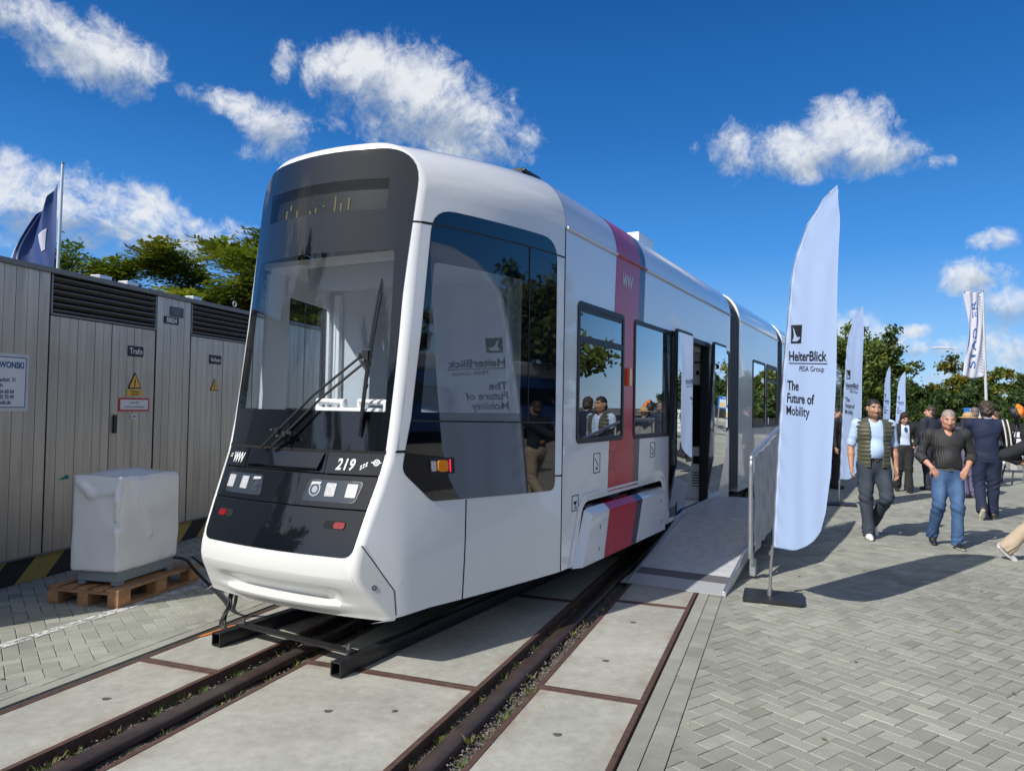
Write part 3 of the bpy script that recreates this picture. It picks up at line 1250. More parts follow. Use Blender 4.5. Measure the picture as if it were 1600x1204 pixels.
# destination display behind its glass: dot matrix
mat('dot_panel', (0.10, 0.105, 0.11), .5)
mat('dot_amber', (0.35, 0.30, 0.08), .4, emit=(1.0, .75, .2), estr=.5)
m_ = MAT['dot_panel']
N = NT(m_.node_tree)
tco = N.new('ShaderNodeTexCoord').outputs['Object']
vo = N.new('ShaderNodeTexVoronoi')
vo.voronoi_dimensions = '2D'
vo.inputs['Randomness'].default_value = 0
vo.inputs['Scale'].default_value = 85
_sp = N.new('ShaderNodeSeparateXYZ')
_cb = N.new('ShaderNodeCombineXYZ')
N.l.new(tco, _sp.inputs[0])
N.l.new(_sp.outputs[0], _cb.inputs[0])
N.l.new(_sp.outputs[2], _cb.inputs[1])
N.l.new(_cb.outputs[0], vo.inputs['Vector'])
N.l.new(N.mix(N.ramp(vo.outputs['Distance'], .20, .38), (0.22, 0.225, 0.22, 1), (0.03, 0.032, 0.035, 1)), N.n['Principled BSDF'].inputs['Base Color'])
mb = MB()
vs, fs, _ = plate(None, rrect(-.74, 2.90, .62, 3.17, .01), [], lambda a, b: F(a, b, -.05 - max(0, (b - 2.97)) * .1), list(np.linspace(-.5, .5, 11)), [3.0])
mb.add(vs, fs)
dp = mb.build('display_panel', m_, tram)
for x, z0, z1 in ((-.37, 2.94, 3.03), (-.32, 3.02, 3.06), (-.245, 2.96, 3.01), (-.105, 2.95, 2.99), (-.05, 2.965, 3.005), (.02, 3.0, 3.02), (.12, 2.945, 3.07), (.17, 2.95, 3.02), (.23, 2.96, 3.05)):
    mb = MB()
    for k in range(max(1, int((z1 - z0) / .012))):
        z = z0 + .012 * k
        p = F(x, z, -.044)
        mb.box(p, (.007, .004, .007))
    mb.build('display_column', MAT['dot_amber'], dp)

# --- lower black front: number band, headlight panel, bottom panel
def band(z0, z1, x0=None, x1=None, inset=.012, r=0.0):
    zz = [z0, (z0 + z1) / 2, z1]
    rgt = [(mask_half(z, inset) if x1 is None else x1, z) for z in zz]
    lft = [(-mask_half(z, inset) if x0 is None else x0, z) for z in zz]
    pts = rgt + lft[::-1]
    return pts


front_obj('panel_joint', band(1.333, 1.357, inset=.004), MAT['gap'], .0030)
front_obj('number_panel', band(1.205, 1.335, .30, None), MAT['black_gloss'], .004)
front_obj('logo_panel', band(1.205, 1.335, None, -.44), MAT['black_gloss'], .004)
front_obj('headlight_panel', band(1.003, 1.195), MAT['black_gloss'], .004)
lp = LOWER
low_poly = round_poly([(-mask_half(.725, .012), .725), (mask_half(.725, .012), .725), (mask_half(.86, .012), .86), (mask_half(.993, .012), .993), (-mask_half(.993, .012), .993), (-mask_half(.86, .012), .86)], [.07, .07, 0, .01, .01, 0], 7)
front_obj('lower_panel', low_poly, MAT['black_gloss'], .004)
# dark backing behind the panel joints
mb = MB()
vs, fs, _ = plate(None, LOWER, [], lambda a, b: F(a, b, -.012), cx_, cy_)
mb.add(vs, fs)
vs, fs, _ = plate(None, SCREEN, [CLEAR, DISPLAY], lambda a, b: F(a, b, -.012), cx_, cy_)
mb.add(vs, fs)
# returns joining skin and backing
for poly in (SCREEN, LOWER):
    n = len(poly)
    mb.add([F(a, b, 0) for a, b in poly] + [F(a, b, -.013) for a, b in poly], [(i, (i + 1) % n, (i + 1) % n + n, i + n) for i in range(n)])
mb.build('front_backing', MAT['gap'], tram)
# centre flap that carries the wiper: sunken tray with a sloping cover
mb = MB()
tray = [(-.43, 1.21), (.29, 1.21), (.29, 1.333), (-.43, 1.333)]
vs, fs, _ = plate(None, [(-.37, 1.235), (.255, 1.235), (.275, 1.331), (-.40, 1.331)], [], lambda a, b: F(a, b, .010 + .02 * (1.331 - b) / .1), [-.2, 0, .2], [])
mb.add(vs, fs)
vs, fs, _ = plate(None, [(-.41, 1.207), (.24, 1.207), (.255, 1.234), (-.37, 1.234)], [], lambda a, b: F(a, b, .028 - .034 * (1.234 - b) / .027), [-.2, 0, .2], [])
mb.add(vs, fs)
vs, fs, _ = plate(None, [(-.433, 1.206), (.293, 1.206), (.293, 1.335), (-.433, 1.335)], [], lambda a, b: F(a, b, .0015), [-.2, 0, .2], [])
mb.add(vs, fs)
mb.build('wiper_flap', MAT['black_gloss'], tram)

# lettering on the front
def front_text(name, body, v, z, size, par=tram, **kw):
    mb = MB()
    put_text(mb, lambda x, y: F(v + x, z + y, .0062), body, size, **kw)
    return mb.build(name, MAT['silver_letter'], par, smooth=0)


front_text('fleet_number', '219', .375, 1.232, .098, bold=.0022, shear=.22, xs=.80, spacing=1.12)
front_text('lettering', 'WVV', -.605, 1.232, .093, bold=.0028, shear=.28, xs=.62, spacing=.92)
mb = MB()
for k, (a, b) in enumerate(((.545, 1.236), (.562, 1.246), (.579, 1.256))):
    for q in (0, 1):
        mb.prism([(a, b + q * .016), (a + .009, b + q * .016), (a + .014, b + .012 + q * .016), (a + .005, b + .012 + q * .016)], lambda x, y, d: F(x, y, d), .003, .0062)
mb.build('fleet_mark', MAT['silver_letter'], tram, smooth=0)
mb = MB()
cxs, czs = .648, 1.283
circ = lambda r_, n=18: [(cxs + r_ * 1.05 * math.cos(t), czs + r_ * math.sin(t)) for t in np.linspace(0, 2 * math.pi, n + 1)[:-1]]
mb.ring(circ(.020), circ(.013), lambda x, y, d: F(x, y, d), .003, .0062)
mb.prism([(cxs - .006, czs - .007), (cxs + .006, czs - .007), (cxs + .006, czs + .007), (cxs - .006, czs + .007)], lambda x, y, d: F(x, y, d), .003, .0062)
mb.prism([(cxs + .020, czs - .004), (cxs + .034, czs), (cxs + .020, czs + .004)], lambda x, y, d: F(x, y, d), .003, .0062)
mb.prism([(cxs - .034, czs - .003), (cxs - .020, czs - .003), (cxs - .020, czs + .003), (cxs - .034, czs + .003)], lambda x, y, d: F(x, y, d), .003, .0062)
mb.build('emblem', MAT['silver_letter'], tram, smooth=0)
mb = MB()
for dz in (0, .010, .020):
    mb.prism([(-.650 + dz * .4, 1.262 + dz), (-.622 + dz * .4, 1.264 + dz), (-.622 + dz * .4, 1.268 + dz), (-.650 + dz * .4, 1.266 + dz)], lambda x, y, d: F(x, y, d), .003, .0062)
mb.build('emblem', MAT['silver_letter'], tram, smooth=0)

# headlights: clear housing with a projector and two LED blocks
m_ = mat('led_block', (0.50, 0.51, 0.53), .3)
N = NT(m_.node_tree)
tco = N.new('ShaderNodeTexCoord').outputs['Object']
br = N.new('ShaderNodeTexBrick')
br.inputs['Scale'].default_value = 55
br.inputs['Color1'].default_value = (.62, .63, .65, 1)
br.inputs['Color2'].default_value = (.36, .38, .41, 1)
br.inputs['Mortar'].default_value = (.12, .13, .15, 1)
sp = N.new('ShaderNodeSeparateXYZ')
cb = N.new('ShaderNodeCombineXYZ')
N.l.new(tco, sp.inputs[0])
N.l.new(sp.outputs[0], cb.inputs[0])
N.l.new(sp.outputs[2], cb.inputs[1])
N.l.new(cb.outputs[0], br.inputs['Vector'])
N.l.new(br.outputs['Color'], N.n['Principled BSDF'].inputs['Base Color'])
mat('lamp_housing', (0.03, 0.042, 0.06), .12, spec=.6, coat=.4)
for s in (1, -1):
    mb = MB()
    pl = round_poly([(s * .18, 1.035), (s * .575, 1.035), (s * .60, 1.165), (s * .205, 1.165)], .03)
    vs, fs, _ = plate(None, pl, [], lambda a, b: F(a, b, .0055), [s * .3, s * .4, s * .5])
    mb.add(vs, fs)
    hl = mb.build('headlight', MAT['lamp_housing'], tram)
    rim = MB()
    inn = [(p[0] * .0 + (p[0] - s * .39) * .975 + s * .39, (p[1] - 1.1) * .95 + 1.1) for p in pl]
    rim.ring(pl, inn, lambda x, y, d: F(x, y, d), .004, .008)
    rim.build('lamp_rim', MAT['black_plastic'], hl)
    for x0 in (.345, .495):
        b_ = MB()
        b_.prism(rrect(min(s * x0, s * (x0 + .072)), 1.068, max(s * x0, s * (x0 + .072)), 1.148, .006), lambda x, y, d: F(x, y, d), .004, .010)
        b_.build('led_block', MAT['led_block'], hl)
    b_ = MB()
    cx, cz = s * .262, 1.105
    cc = lambda r_, n=20: [(cx + r_ * math.cos(t), cz + r_ * math.sin(t)) for t in np.linspace(0, 2 * math.pi, n + 1)[:-1]]
    b_.ring(cc(.043), cc(.034), lambda x, y, d: F(x, y, d), .004, .009)
    b_.prism(cc(.022), lambda x, y, d: F(x, y, d), .004, .0085)
    b_.build('projector_lamp', MAT['chrome'], hl)
    b_ = MB()
    b_.prism([(cx - .038, cz + .028), (cx + .038, cz + .034), (cx + .040, cz + .048), (cx - .030, cz + .046)], lambda x, y, d: F(x, y, d), .004, .011)
    b_.build('daylight_strip', MAT['led_white'], hl)
    # tail light, a dark slot with a red half
    b_ = MB()
    xa, xb = sorted((s * .40, s * .555))
    b_.prism(rrect(xa, .882, xb, .928, .02), lambda x, y, d: F(x, y, d), .003, .0065)
    tl = b_.build('tail_light', MAT['gap'], tram)
    b_ = MB()
    xa, xb = sorted((s * .475, s * .552))
    b_.prism(rrect(xa, .886, xb, .924, .016), lambda x, y, d: F(x, y, d), .006, .012)
    b_.build('red_lens', MAT['red_lens'], tl)

# wiper: two parallel arms from the flap up to a long blade
mb = MB()
pA = [F(-.27, 1.34, .035), F(-.10, 1.46, .06), F(.18, 1.70, .06), F(.49, 1.955, .045)]
pB = [F(-.18, 1.34, .035), F(-.03, 1.44, .06), F(.24, 1.68, .06), F(.53, 1.925, .045)]
mb.tube(pA, .009, 8)
mb.tube(pB, .009, 8)
for p in (pA[1], pB[1], pA[3], pB[3]):
    mb.box(p, (.035, .03, .035))
mb.box(F(.0, 1.45, .06), (.07, .02, .02))
wip = mb.build('wiper', MAT['black_plastic'], tram, bevel=.003)
mb = MB()
ws = np.linspace(0, 1, 9)
bl = [F(.515 + .045 * t, 1.44 + 1.02 * t, .022 + .02 * math.sin(math.pi * t)) for t in ws]
mb.tube(bl, [.006] + [.013] * 7 + [.005], 6)
bl2 = [F(.535 + .045 * t, 1.56 + .80 * t, .045 + .015 * math.sin(math.pi * t)) for t in ws]
mb.tube(bl2, .008, 6)
for t in (.1, .3, .5, .7, .9):
    mb.tube([F(.515 + .045 * t, 1.44 + 1.02 * t, .02), F(.54 + .04 * t, 1.5 + .9 * t, .05)], .006, 5)
mb.box(F(.525, 1.94, .05), (.05, .035, .10))
mb.build('wiper_blade', MAT['rubber'], wip)
mb = MB()
mb.tube([F(.49, 1.985, .05), F(.56, 1.99, .05)], .008, 6)
mb.build('wiper_pin', MAT['chrome'], wip)
for p in (pA[3], pB[3], F(-.1, 1.47, .075), F(-.04, 1.43, .075)):
    mb = MB()
    mb.tube([p + Vector((0, -.02, 0)), p + Vector((0, -.045, 0))], .007, 6)
    mb.build('wiper_bolt', MAT['chrome'], wip)

# --- cab side windows
def flat_normals(o, s):
    """normals turned off the curved shell to place the banner reflection, as on a plane sheet"""
    me = o.data
    if sum(p.normal.x * s for p in me.polygons) < 0:
        me.flip_normals()
    ns = []
    for v in me.vertices:
        t = R(4.2 + 1.0 * (4.55 - v.co.y))
        ns.append((s * math.cos(t), -math.sin(t), 0))
    me.normals_split_custom_set_from_vertices(ns)


for s in (1, -1):
    fc = lambda a, b, d=0.0, s=s: Cs(a, b, d, s)
    ge = 4.70 if s > 0 else 5.04
    GL = round_poly([(bu_(1.6) + .06, 1.60), (ge, 1.60), (ge + .01, 2.57), (bu_(2.59) + .045, 2.59)], [.01, .01, .01, .03])
    mb = MB()
    vs, fs, _ = plate(None, CABWIN, [GL], lambda a, b: fc(a, b, .004), CUT, CUTZ)
    mb.add(vs, fs)
    n = len(CABWIN)
    mb.add([fc(a, b, .004) for a, b in CABWIN] + [fc(a, b, -.02) for a, b in CABWIN], [(i, (i + 1) % n, (i + 1) % n + n, i + n) for i in range(n)])
    cw = mb.build('cab_window', MAT['cab_black'], tram, smooth=30)
    flat_normals(cw, s)
    mb = MB()
    vs, fs, _ = plate(None, GL, [], lambda a, b: fc(a, b, .004), CUT, CUTZ)
    mb.add(vs, fs)
    flat_normals(mb.build('pane', MAT['cab_glass' if s > 0 else 'left_cab_glass'], cw), s)
    mb = MB()
    strip(mb, [(bu_(2.845) + .005, 2.845), (5.095, 2.815)], fc, .010, .003, .0062)
    strip(mb, [(bu_(1.545) + .005, 1.545), (5.10, 1.53)], fc, .012, .003, .0062)
    strip(mb, [(4.785, 2.825), (4.785, 1.535)], fc, .008, .003, .0062)
    mb.build('window_joint', MAT['rubber'], cw)
    mb = MB()
    mb.prism(rrect(3.93, 1.20, 4.115, 1.305, .008), fc, .003, .008)
    ts = mb.build('turn_signal', MAT['black_plastic'], cw)
    mb = MB()
    mb.prism(rrect(3.985, 1.215, 4.06, 1.29, .02), fc, .007, .018)
    mb.build('amber_lens', MAT['amber_lens'], ts)
    mb = MB()
    for k in range(6):
        mb.prism(rrect(4.076, 1.213 + k * .014, 4.084, 1.221 + k * .014, .001, 1), fc, .007, .010)
    m2 = MAT.get('red_led') or mat('red_led', (.6, .01, .03), .3, emit=(1, .02, .06), estr=2.0)
    mb.build('red_led', m2, ts)
    mb = MB()
    mb.prism(rrect(3.94, 1.22, 3.975, 1.285, .004), fc, .007, .010)
    mb.build('clear_lens', MAT['lamp_lens'], ts)
    # tow cap on the bumper corner
    mb = MB()
    cc = [(3.525 + .016 * math.cos(t), .585 + .016 * math.sin(t)) for t in np.linspace(0, 2 * math.pi, 15)[:-1]]
    c2 = [(3.525 + .008 * math.cos(t), .545 + .04 + .008 * math.sin(t)) for t in np.linspace(0, 2 * math.pi, 15)[:-1]]
    mb.ring([(a, b - .04) for a, b in cc], [(a, b - .04) for a, b in c2], fc, -.004, .004)
    mb.build('tow_cap', MAT['steel_grey'], tram)

# --- cab interior (follows the taper of the cab)
def slab(mb, u0, u1, z0, z1, inset=.06):
    vs = [Vector((sx * (cabv(u) - inset), u, z)) for z in (z0, z1) for u in (u0, u1) for sx in (-1, 1)]
    mb.add(vs, [(0, 1, 3, 2), (4, 5, 7, 6), (0, 1, 5, 4), (2, 3, 7, 6), (0, 2, 6, 4), (1, 3, 7, 5)])


mb = MB()
slab(mb, 3.95, 5.16, .5, .54)
slab(mb, 4.0, 5.18, 2.66, 2.70)
o = mb.build('cab_lining', MAT['interior_white'], tram)
mb = MB()
slab(mb, 5.12, 5.17, .54, 2.66)
mb.build('cab_rear_wall', MAT['rear_wall_grey'], tram)
mb = MB()
for u0_, u1_, z0_, z1_, s in ((3.98, 4.36, 1.5, 2.62, -1), (5.06, 5.12, 1.5, 2.62, -1), (4.02, 5.1, 2.50, 2.66, -1)):
    mb.prism([(u0_, z0_), (u1_, z0_), (u1_, z1_), (u0_, z1_)], lambda a, b, d, s=s: Cs(a, b, d, s), -.075, -.05)
mb.build('side_lining', MAT['interior_white'], tram)
mb = MB()
for s in (1, -1):
    if s > 0:
        mb.box(Cs(4.67, 2.1, -.08, s), (.035, .05, 1.1))
        mb.box(Cs(4.9, 2.1, -.08, s), (.03, .36, 1.1))
    else:
        mb.box((-1.0, 5.09, 2.05), (.07, .05, 1.15))
mb.build('cab_pillar', MAT['interior_white'], tram, bevel=.008)
mb = MB()
mb.box2((-.66, 3.86, 1.30), (.66, 4.2, 1.52))
mb.box2((-.5, 4.10, .6), (.55, 4.2, 1.35))
mb.build('dashboard', MAT['black_plastic'], tram, bevel=.03)
mb = MB()
for x in (-.05, .32):
    mb.tube([(x, 3.86, 1.52), (x, 3.86, 1.66), (x + .22, 3.86, 1.66), (x + .22, 3.86, 1.52)], .03, 8)
mb.box2((-.05, 3.83, 1.53), (.5, 3.89, 1.62))
mb.build('dash_bracket', MAT['interior_white'], tram, bevel=.01)
mb = MB()
mb.box((.62, 4.25, 1.55), (.12, .28, .09))
mb.build('door_handle', MAT['interior_white'], tram, bevel=.02)
mb = MB()
mb.box2((-.28, 4.55, 1.0), (.28, 5.0, 1.12))
mb.box((0, 5.0, 1.45), (.48, .12, .72), Matrix.Rotation(R(-8), 3, 'X'))
mb.build('driver_seat', MAT['interior_grey'], tram, bevel=.05)
mb = MB()
mb.box((.15, 4.05, 2.56), (1.0, .04, .16), Matrix.Rotation(R(12), 3, 'X'))
mb.build('sun_visor', MAT['interior_grey'], tram, bevel=.01)

# --- passenger modules
def frame_window(parent, u0, u1, z0, z1, s=1, vent=True, v0=1.2):
    fn = lambda a, b, d=0.0: Vector((s * (v0 + d), a, b))
    o_ = rrect(u0, z0, u1, z1, .06)
    i_ = rrect(u0 + .045, z0 + .045, u1 - .045, z1 - .045, .035)
    mb = MB()
    mb.ring(o_, i_, fn, -.03, .010)
    w_ = mb.build('window', MAT['rubber'], parent, bevel=.003)
    mb = MB()
    vs, fs, _ = plate(None, i_, [], lambda a, b: fn(a, b, .001))
    mb.add(vs, fs)
    mb.build('pane', MAT['side_glass'], w_)
    if vent:
        mb = MB()
        zc = z0 + (z1 - z0) * .735
        mb.prism(rrect(u0 + .044, zc - .028, u1 - .044, zc + .028, .004), fn, -.01, .008)
        mb.prism(rrect(u0 + .044, z1 - .085, u1 - .044, z1 - .044, .004), fn, -.01, .005)
        mb.build('vent_bar', MAT['rubber'], w_)
    return w_


def module(u0, u1, holes_r, holes_l, zb=ZB):
    mb = MB()
    for s, hs_ in ((1, holes_r), (-1, holes_l)):
        poly = [(u0, zb), (u1, zb), (u1, ZG), (u0, ZG)]
        vs, fs, _ = plate(None, poly, hs_, lambda a, b, s=s: Sd(a, b, 0, s))
        mb.add(vs, fs)
        rows = []
        for p in np.linspace(0, math.pi / 2, 13):
            v, z = shoulder(p, 1.2)
            rows.append([Vector((s * v, u, z)) for u in (u0, u1)])
        rows.append([Vector((0, u, ZT)) for u in (u0, u1)])
        grid(mb, rows, flip=(s < 0))
        # end return
    return mb


def hole(u0, u1, z0, z1, r=.055):
    return rrect(u0 + .01, z0 + .01, u1 - .01, z1 - .01, r)


W2 = (5.45, 6.535, 1.355, 2.515)
W3 = (6.82, 8.10, 1.350, 2.515)
W4 = (10.50, 11.045, 1.345, 2.505)
DOOR = (8.30, 9.80, .44, 2.53)
SKIRT = round_poly([(5.50, ZB - .002), (7.80, ZB - .002), (7.80, .885), (5.62, .875)], [0, 0, .10, .10], 5)
SKO = [(5.47, ZB), (5.62, .875), (7.80, .885), (7.80, ZB)]
body = module(KN + .006, 11.08, [], [])
body.v, body.f, body.mi = [], [], []
sk_top = round_poly([(5.46, ZB), (5.62, .87), (7.79, .88), (7.79, ZB)], [0, .12, .10, 0], 6)
right_poly = [(KN + .006, ZB)] + sk_top + [(DOOR[0], ZB), (DOOR[0], DOOR[3]), (DOOR[1], DOOR[3]), (DOOR[1], ZB), (11.08, ZB), (11.08, ZG), (KN + .006, ZG)]
vs, fs, _ = plate(None, right_poly, [hole(*W2), hole(*W3), hole(*W4)], lambda a, b: Sd(a, b))
body.add(vs, fs)
LW = [(5.6, 7.0, 1.35, 2.515), (7.2, 8.6, 1.35, 2.515), (9.0, 10.9, 1.35, 2.515)]
vs, fs, _ = plate(None, [(KN + .006, ZB), (11.08, ZB), (11.08, ZG), (KN + .006, ZG)], [hole(*w) for w in LW], lambda a, b: Sd(a, b, 0, -1))
body.add(vs, fs)
for s in (1, -1):
    rows = []
    for p in np.linspace(0, math.pi / 2, 13):
        v, z = shoulder(p, 1.2)
        rows.append([Vector((s * v, u, z)) for u in (KN + .006, 11.08)])
    rows.append([Vector((0, u, ZT)) for u in (KN + .006, 11.08)])
    grid(body, rows, flip=(s < 0))


def end_cap(mb, u):
    pts = [(1.2, ZB)] + [shoulder(p, 1.2) for p in np.linspace(0, math.pi / 2, 9)]
    pts = pts + [(-a, b) for a, b in pts[::-1]]
    inn = [(a * .93, (b - 1.9) * .93 + 1.9) for a, b in pts]
    n = len(pts)
    mb.add([(a, u, b) for a, b in pts] + [(a, u, b) for a, b in inn], [(i, (i + 1) % n, (i + 1) % n + n, i + n) for i in range(n)])


end_cap(body, 11.08)
bo = body.build('body', MAT['white_paint'], tram, smooth=30)
frame_window(tram, *W2)
frame_window(tram, *W3, vent=False)
frame_window(tram, *W4, vent=False)
for w in LW:
    frame_window(tram, *w, s=-1)

# red and plum stripe
def stripe(name, m_, a0, a1):
    mb = MB()
    k = .072
    def q(z, base):
        return base + k * z
    pieces = [(.905, W2[2] + .012), (W2[3] - .012, ZG)]
    for z0, z1 in pieces:
        mb.prism([(q(z0, a0), z0), (q(z0, a1), z0), (q(z1, a1), z1), (q(z1, a0), z1)], lambda a, b, d: Sd(a, b, d), -.001, .0018)
    lo, hi_ = max(a0, 6.46), min(a1, 6.745)
    zz0, zz1 = W2[2] + .012, W2[3] - .012
    pl = [(max(q(zz0, a0), W2[1] - .012), zz0), (min(q(zz0, a1), W3[0] + .012), zz0), (min(q(zz1, a1), W3[0] + .012), zz1), (max(q(zz1, a0), W2[1] - .012), zz1)]
    if pl[1][0] > pl[0][0]:
        mb.prism(pl, lambda a, b, d: Sd(a, b, d), -.001, .0018)
    rows = []
    for p in np.linspace(0, math.pi / 2, 15):
        v, z = shoulder(p, 1.2)
        rows.append([Vector((v + .002 * math.cos(p), u, z + .002 * math.sin(p))) for u in (q(z, a0), q(z, a1))])
    rows.append([Vector((0, u, ZT + .002)) for u in (q(ZT, a0), q(ZT, a1))])
    grid(mb, rows)
    o = mb.build(name, m_, tram, smooth=30)


stripe('red_stripe', MAT['red_paint'], 6.10, 6.755)
stripe('plum_stripe', MAT['plum_paint'], 6.757, 6.925)
mb = MB()
put_text(mb, lambda x, y: Sd(6.475 + x, 2.785 + y, .0042), 'WVV', .17, bold=.0045, shear=.10, xs=.72, spacing=.94)
mb.build('lettering', MAT['silver_letter'], tram, smooth=0)

# gutter with joints
mb = MB()
mb.tube([Sd(KN + .01, ZG, .008), Sd(11.07, ZG, .008)], .013, 8)
gu = mb.build('gutter', MAT['white_paint'], tram)
mb = MB()
mb.tube([Sd(6.32, ZG, .0115), Sd(7.15, ZG, .0115)], .0125, 8)
mb.build('red_gutter', MAT['red_paint'], tram)
mb = MB()
strip(mb, [(KN + .01, ZG - .022), (11.07, ZG - .022)], lambda a, b, d: Sd(a, b, d), .008, -.001, .001)
for u in (6.98, 9.05, 10.3):
    for p0 in np.linspace(0, math.pi / 2, 9)[:-1]:
        p1 = p0 + math.pi / 16
        (v0, z0), (v1, z1) = shoulder(p0, 1.2), shoulder(p1, 1.2)
        mb.add([(v0 + .003, u, z0 + .003), (v0 + .003, u + .010, z0 + .003), (v1 + .003, u + .010, z1 + .003), (v1 + .003, u, z1 + .003)], [(0, 1, 2, 3)])
mb.build('roof_joint', MAT['lamp_lens'], tram)

# bogie cover with its recess
mb = MB()
fn = lambda a, b, d=0.0: Sd(a, b, d)
n = len(sk_top)
mb.add([fn(a, b, .0) for a, b in sk_top] + [fn(a, b, -.25) for a, b in sk_top], [(i, i + 1, i + 1 + n, i + n) for i in range(n - 1)] + [tuple(range(n, 2 * n))])
mb.build('bogie_recess', MAT['dark_void'], tram)
def cover_piece(name, m_, a0, a1, b0, b1, d):
    """part of the bulged cover between slanted lines a (bottom,top) and b"""
    mb = MB()
    zb, zt = ZB - .02, .765
    P = []
    q = lambda lo, hi_, z: lo + (hi_ - lo) * (z - zb) / (zt - zb)
    dd = .055 + d
    vs = [Sd(a0, zb, dd), Sd(b0, zb, dd), Sd(b1, zt, dd), Sd(a1, zt, dd), Sd(b1 + .0, .815, .0 + d), Sd(a1 + .0, .815, .0 + d), Sd(b1, .82, -.08), Sd(a1, .82, -.08), Sd(a0, zb, -.05), Sd(b0, zb, -.05)]
    fs = [(0, 1, 2, 3), (3, 2, 4, 5), (5, 4, 6, 7), (0, 8, 9, 1)]
    if d == 0:
        vs += [Sd(a0 - .09, zb, 0), Sd(a1 - .06, .80, -.0), Sd(b0 + .03, zb, 0), Sd(b1 + .03, .80, 0)]
        fs += [(0, 3, 11, 10), (3, 5, 11), (1, 12, 13, 2), (2, 13, 4), (10, 11, 7, 8), (12, 9, 6, 13)]
    mb.add(vs, fs)
    return mb.build(name, m_, tram, smooth=25)


cv = cover_piece('bogie_cover', MAT['white_paint'], 5.50, 5.70, 7.735, 7.735, 0)
a = cover_piece('cover_stripe', MAT['red_paint'], 5.965, 6.085, 6.64, 6.80, .0025)
a.parent = cv
a = cover_piece('cover_stripe', MAT['plum_paint'], 6.64, 6.80, 6.79, 6.975, .0025)
a.parent = cv
for u, z in ((5.85, .46), (5.87, .64), (7.60, .47), (7.58, .68)):
    mb = MB()
    mb.prism(rrect(u - .008, z - .018, u + .008, z + .018, .005), fn, .05, .0575)
    mb.build('cover_screw', MAT['steel_grey'], cv)
mb = MB()
o1 = round_poly([(5.34, ZB), (5.54, .935), (7.865, .945), (7.865, ZB)], [0, .15, .13, 0], 6)
i1 = round_poly([(5.37, ZB), (5.565, .915), (7.845, .925), (7.845, ZB)], [0, .14, .12, 0], 6)
n = len(o1)
for i in range(n - 1):
    mb.prism([o1[i], o1[i + 1], i1[i + 1], i1[i]], fn, 0, .012)
mb.build('recess_lip', MAT['white_paint'], tram)

# small service flaps and stickers
def flap(u0, u1, z0, z1, m_, mark=None):
    mb = MB()
    mb.ring(rrect(u0, z0, u1, z1, .01, 3), rrect(u0 + .006, z0 + .006, u1 - .006, z1 - .006, .008, 3), fn, .001, .003)
    f_ = mb.build('service_flap', m_, tram)
    if mark == 'tri':
        mb = MB()
        mb.prism([(u0 + .03, z0 + .075), (u1 - .03, z0 + .075), ((u0 + u1) / 2, z0 + .04)], fn, .001, .003)
        mb.prism([(u0 + .05, z0 + .02), (u1 - .03, z0 + .02), (u1 - .045, z0 + .035)], fn, .001, .003)
        mb.build('flap_mark', MAT['gap'], f_)
    if mark == 'slash':
        mb = MB()
        strip(mb, [(u0 + .03, z1 - .04), (u1 - .04, z0 + .06)], fn, .006, .001, .003)
        mb.prism([(u0 + .05, z0 + .03), (u1 - .05, z0 + .03), ((u0 + u1) / 2, z0 + .055)], fn, .001, .003)
        mb.build('flap_mark', MAT['gap'], f_)


flap(5.83, 5.98, 1.09, 1.26, MAT['gap'], 'slash')
flap(6.19, 6.32, 1.09, 1.27, MAT['plum_paint'])
flap(7.36, 7.52, 1.145, 1.30, MAT['gap'], 'slash')
flap(5.39, 5.52, .82, .945, MAT['gap'], 'tri')
mb = MB()
mb.prism(rrect(6.63, 1.86, 6.69, 2.03, .02), fn, 0, .03)
mb.build('side_marker', MAT['amber_lens'], tram, bevel=.006)

# doorway: frame, threshold, black pillar, leaves pushed open outside the body
mb = MB()
o_ = [(DOOR[0], DOOR[2] - .03), (DOOR[1], DOOR[2] - .03), (DOOR[1], DOOR[3]), (DOOR[0], DOOR[3])]
i_ = [(DOOR[0] + .05, DOOR[2]), (DOOR[1] - .05, DOOR[2]), (DOOR[1] - .05, DOOR[3] - .06), (DOOR[0] + .05, DOOR[3] - .06)]
mb.ring(o_, i_, fn, -.10, .012)
mb.build('door_frame', MAT['rubber'], tram, bevel=.004)
mb = MB()
mb.prism([(W3[1] - .02, DOOR[2]), (DOOR[0] + .02, DOOR[2]), (DOOR[0] + .02, DOOR[3]), (W3[1] - .02, DOOR[3])], fn, -.02, .006)
mb.build('door_pillar', MAT['black_gloss'], tram)
mb = MB()
mb.box2((.85, DOOR[0] - .1, DOOR[2] - .05), (1.22, DOOR[1] + .1, DOOR[2] - .005))
mb.build('threshold', MAT['alu'], tram, bevel=.006)
def leaf(u0, u1, z0, z1, d):
    f2 = lambda a, b, dd=0.0: Sd(a, b, d + dd - (.10 * max(0.0, (1.05 - b) / .6) if b < 1.05 else 0))
    o_ = rrect(u0, z0, u1, z1, .05)
    i_ = rrect(u0 + .035, z0 + .05, u1 - .035, z1 - .05, .03)
    mb = MB()
    mb.ring(o_, i_, f2, -.035, .0)
    l_ = mb.build('door', MAT['rubber'], tram, bevel=.004)
    mb = MB()
    vs, fs, _ = plate(None, rrect(u0 + .02, z0 + .035, u1 - .02, z1 - .035, .03), [], lambda a, b: f2(a, b, .004), [], [.6, .75, .9, 1.05])
    mb.add(vs, fs)
    mb.build('door_glass', MAT['side_glass'], l_)
    mb = MB()
    vs, fs, _ = plate(None, rrect(u0 + .04, z0 + .06, u1 - .04, 1.0, .03), [], lambda a, b: f2(a, b, -.02), [], [.6, .75, .9])
    mb.add(vs, fs)
    mb.build('door_panel', MAT['interior_grey'], l_)
    return l_


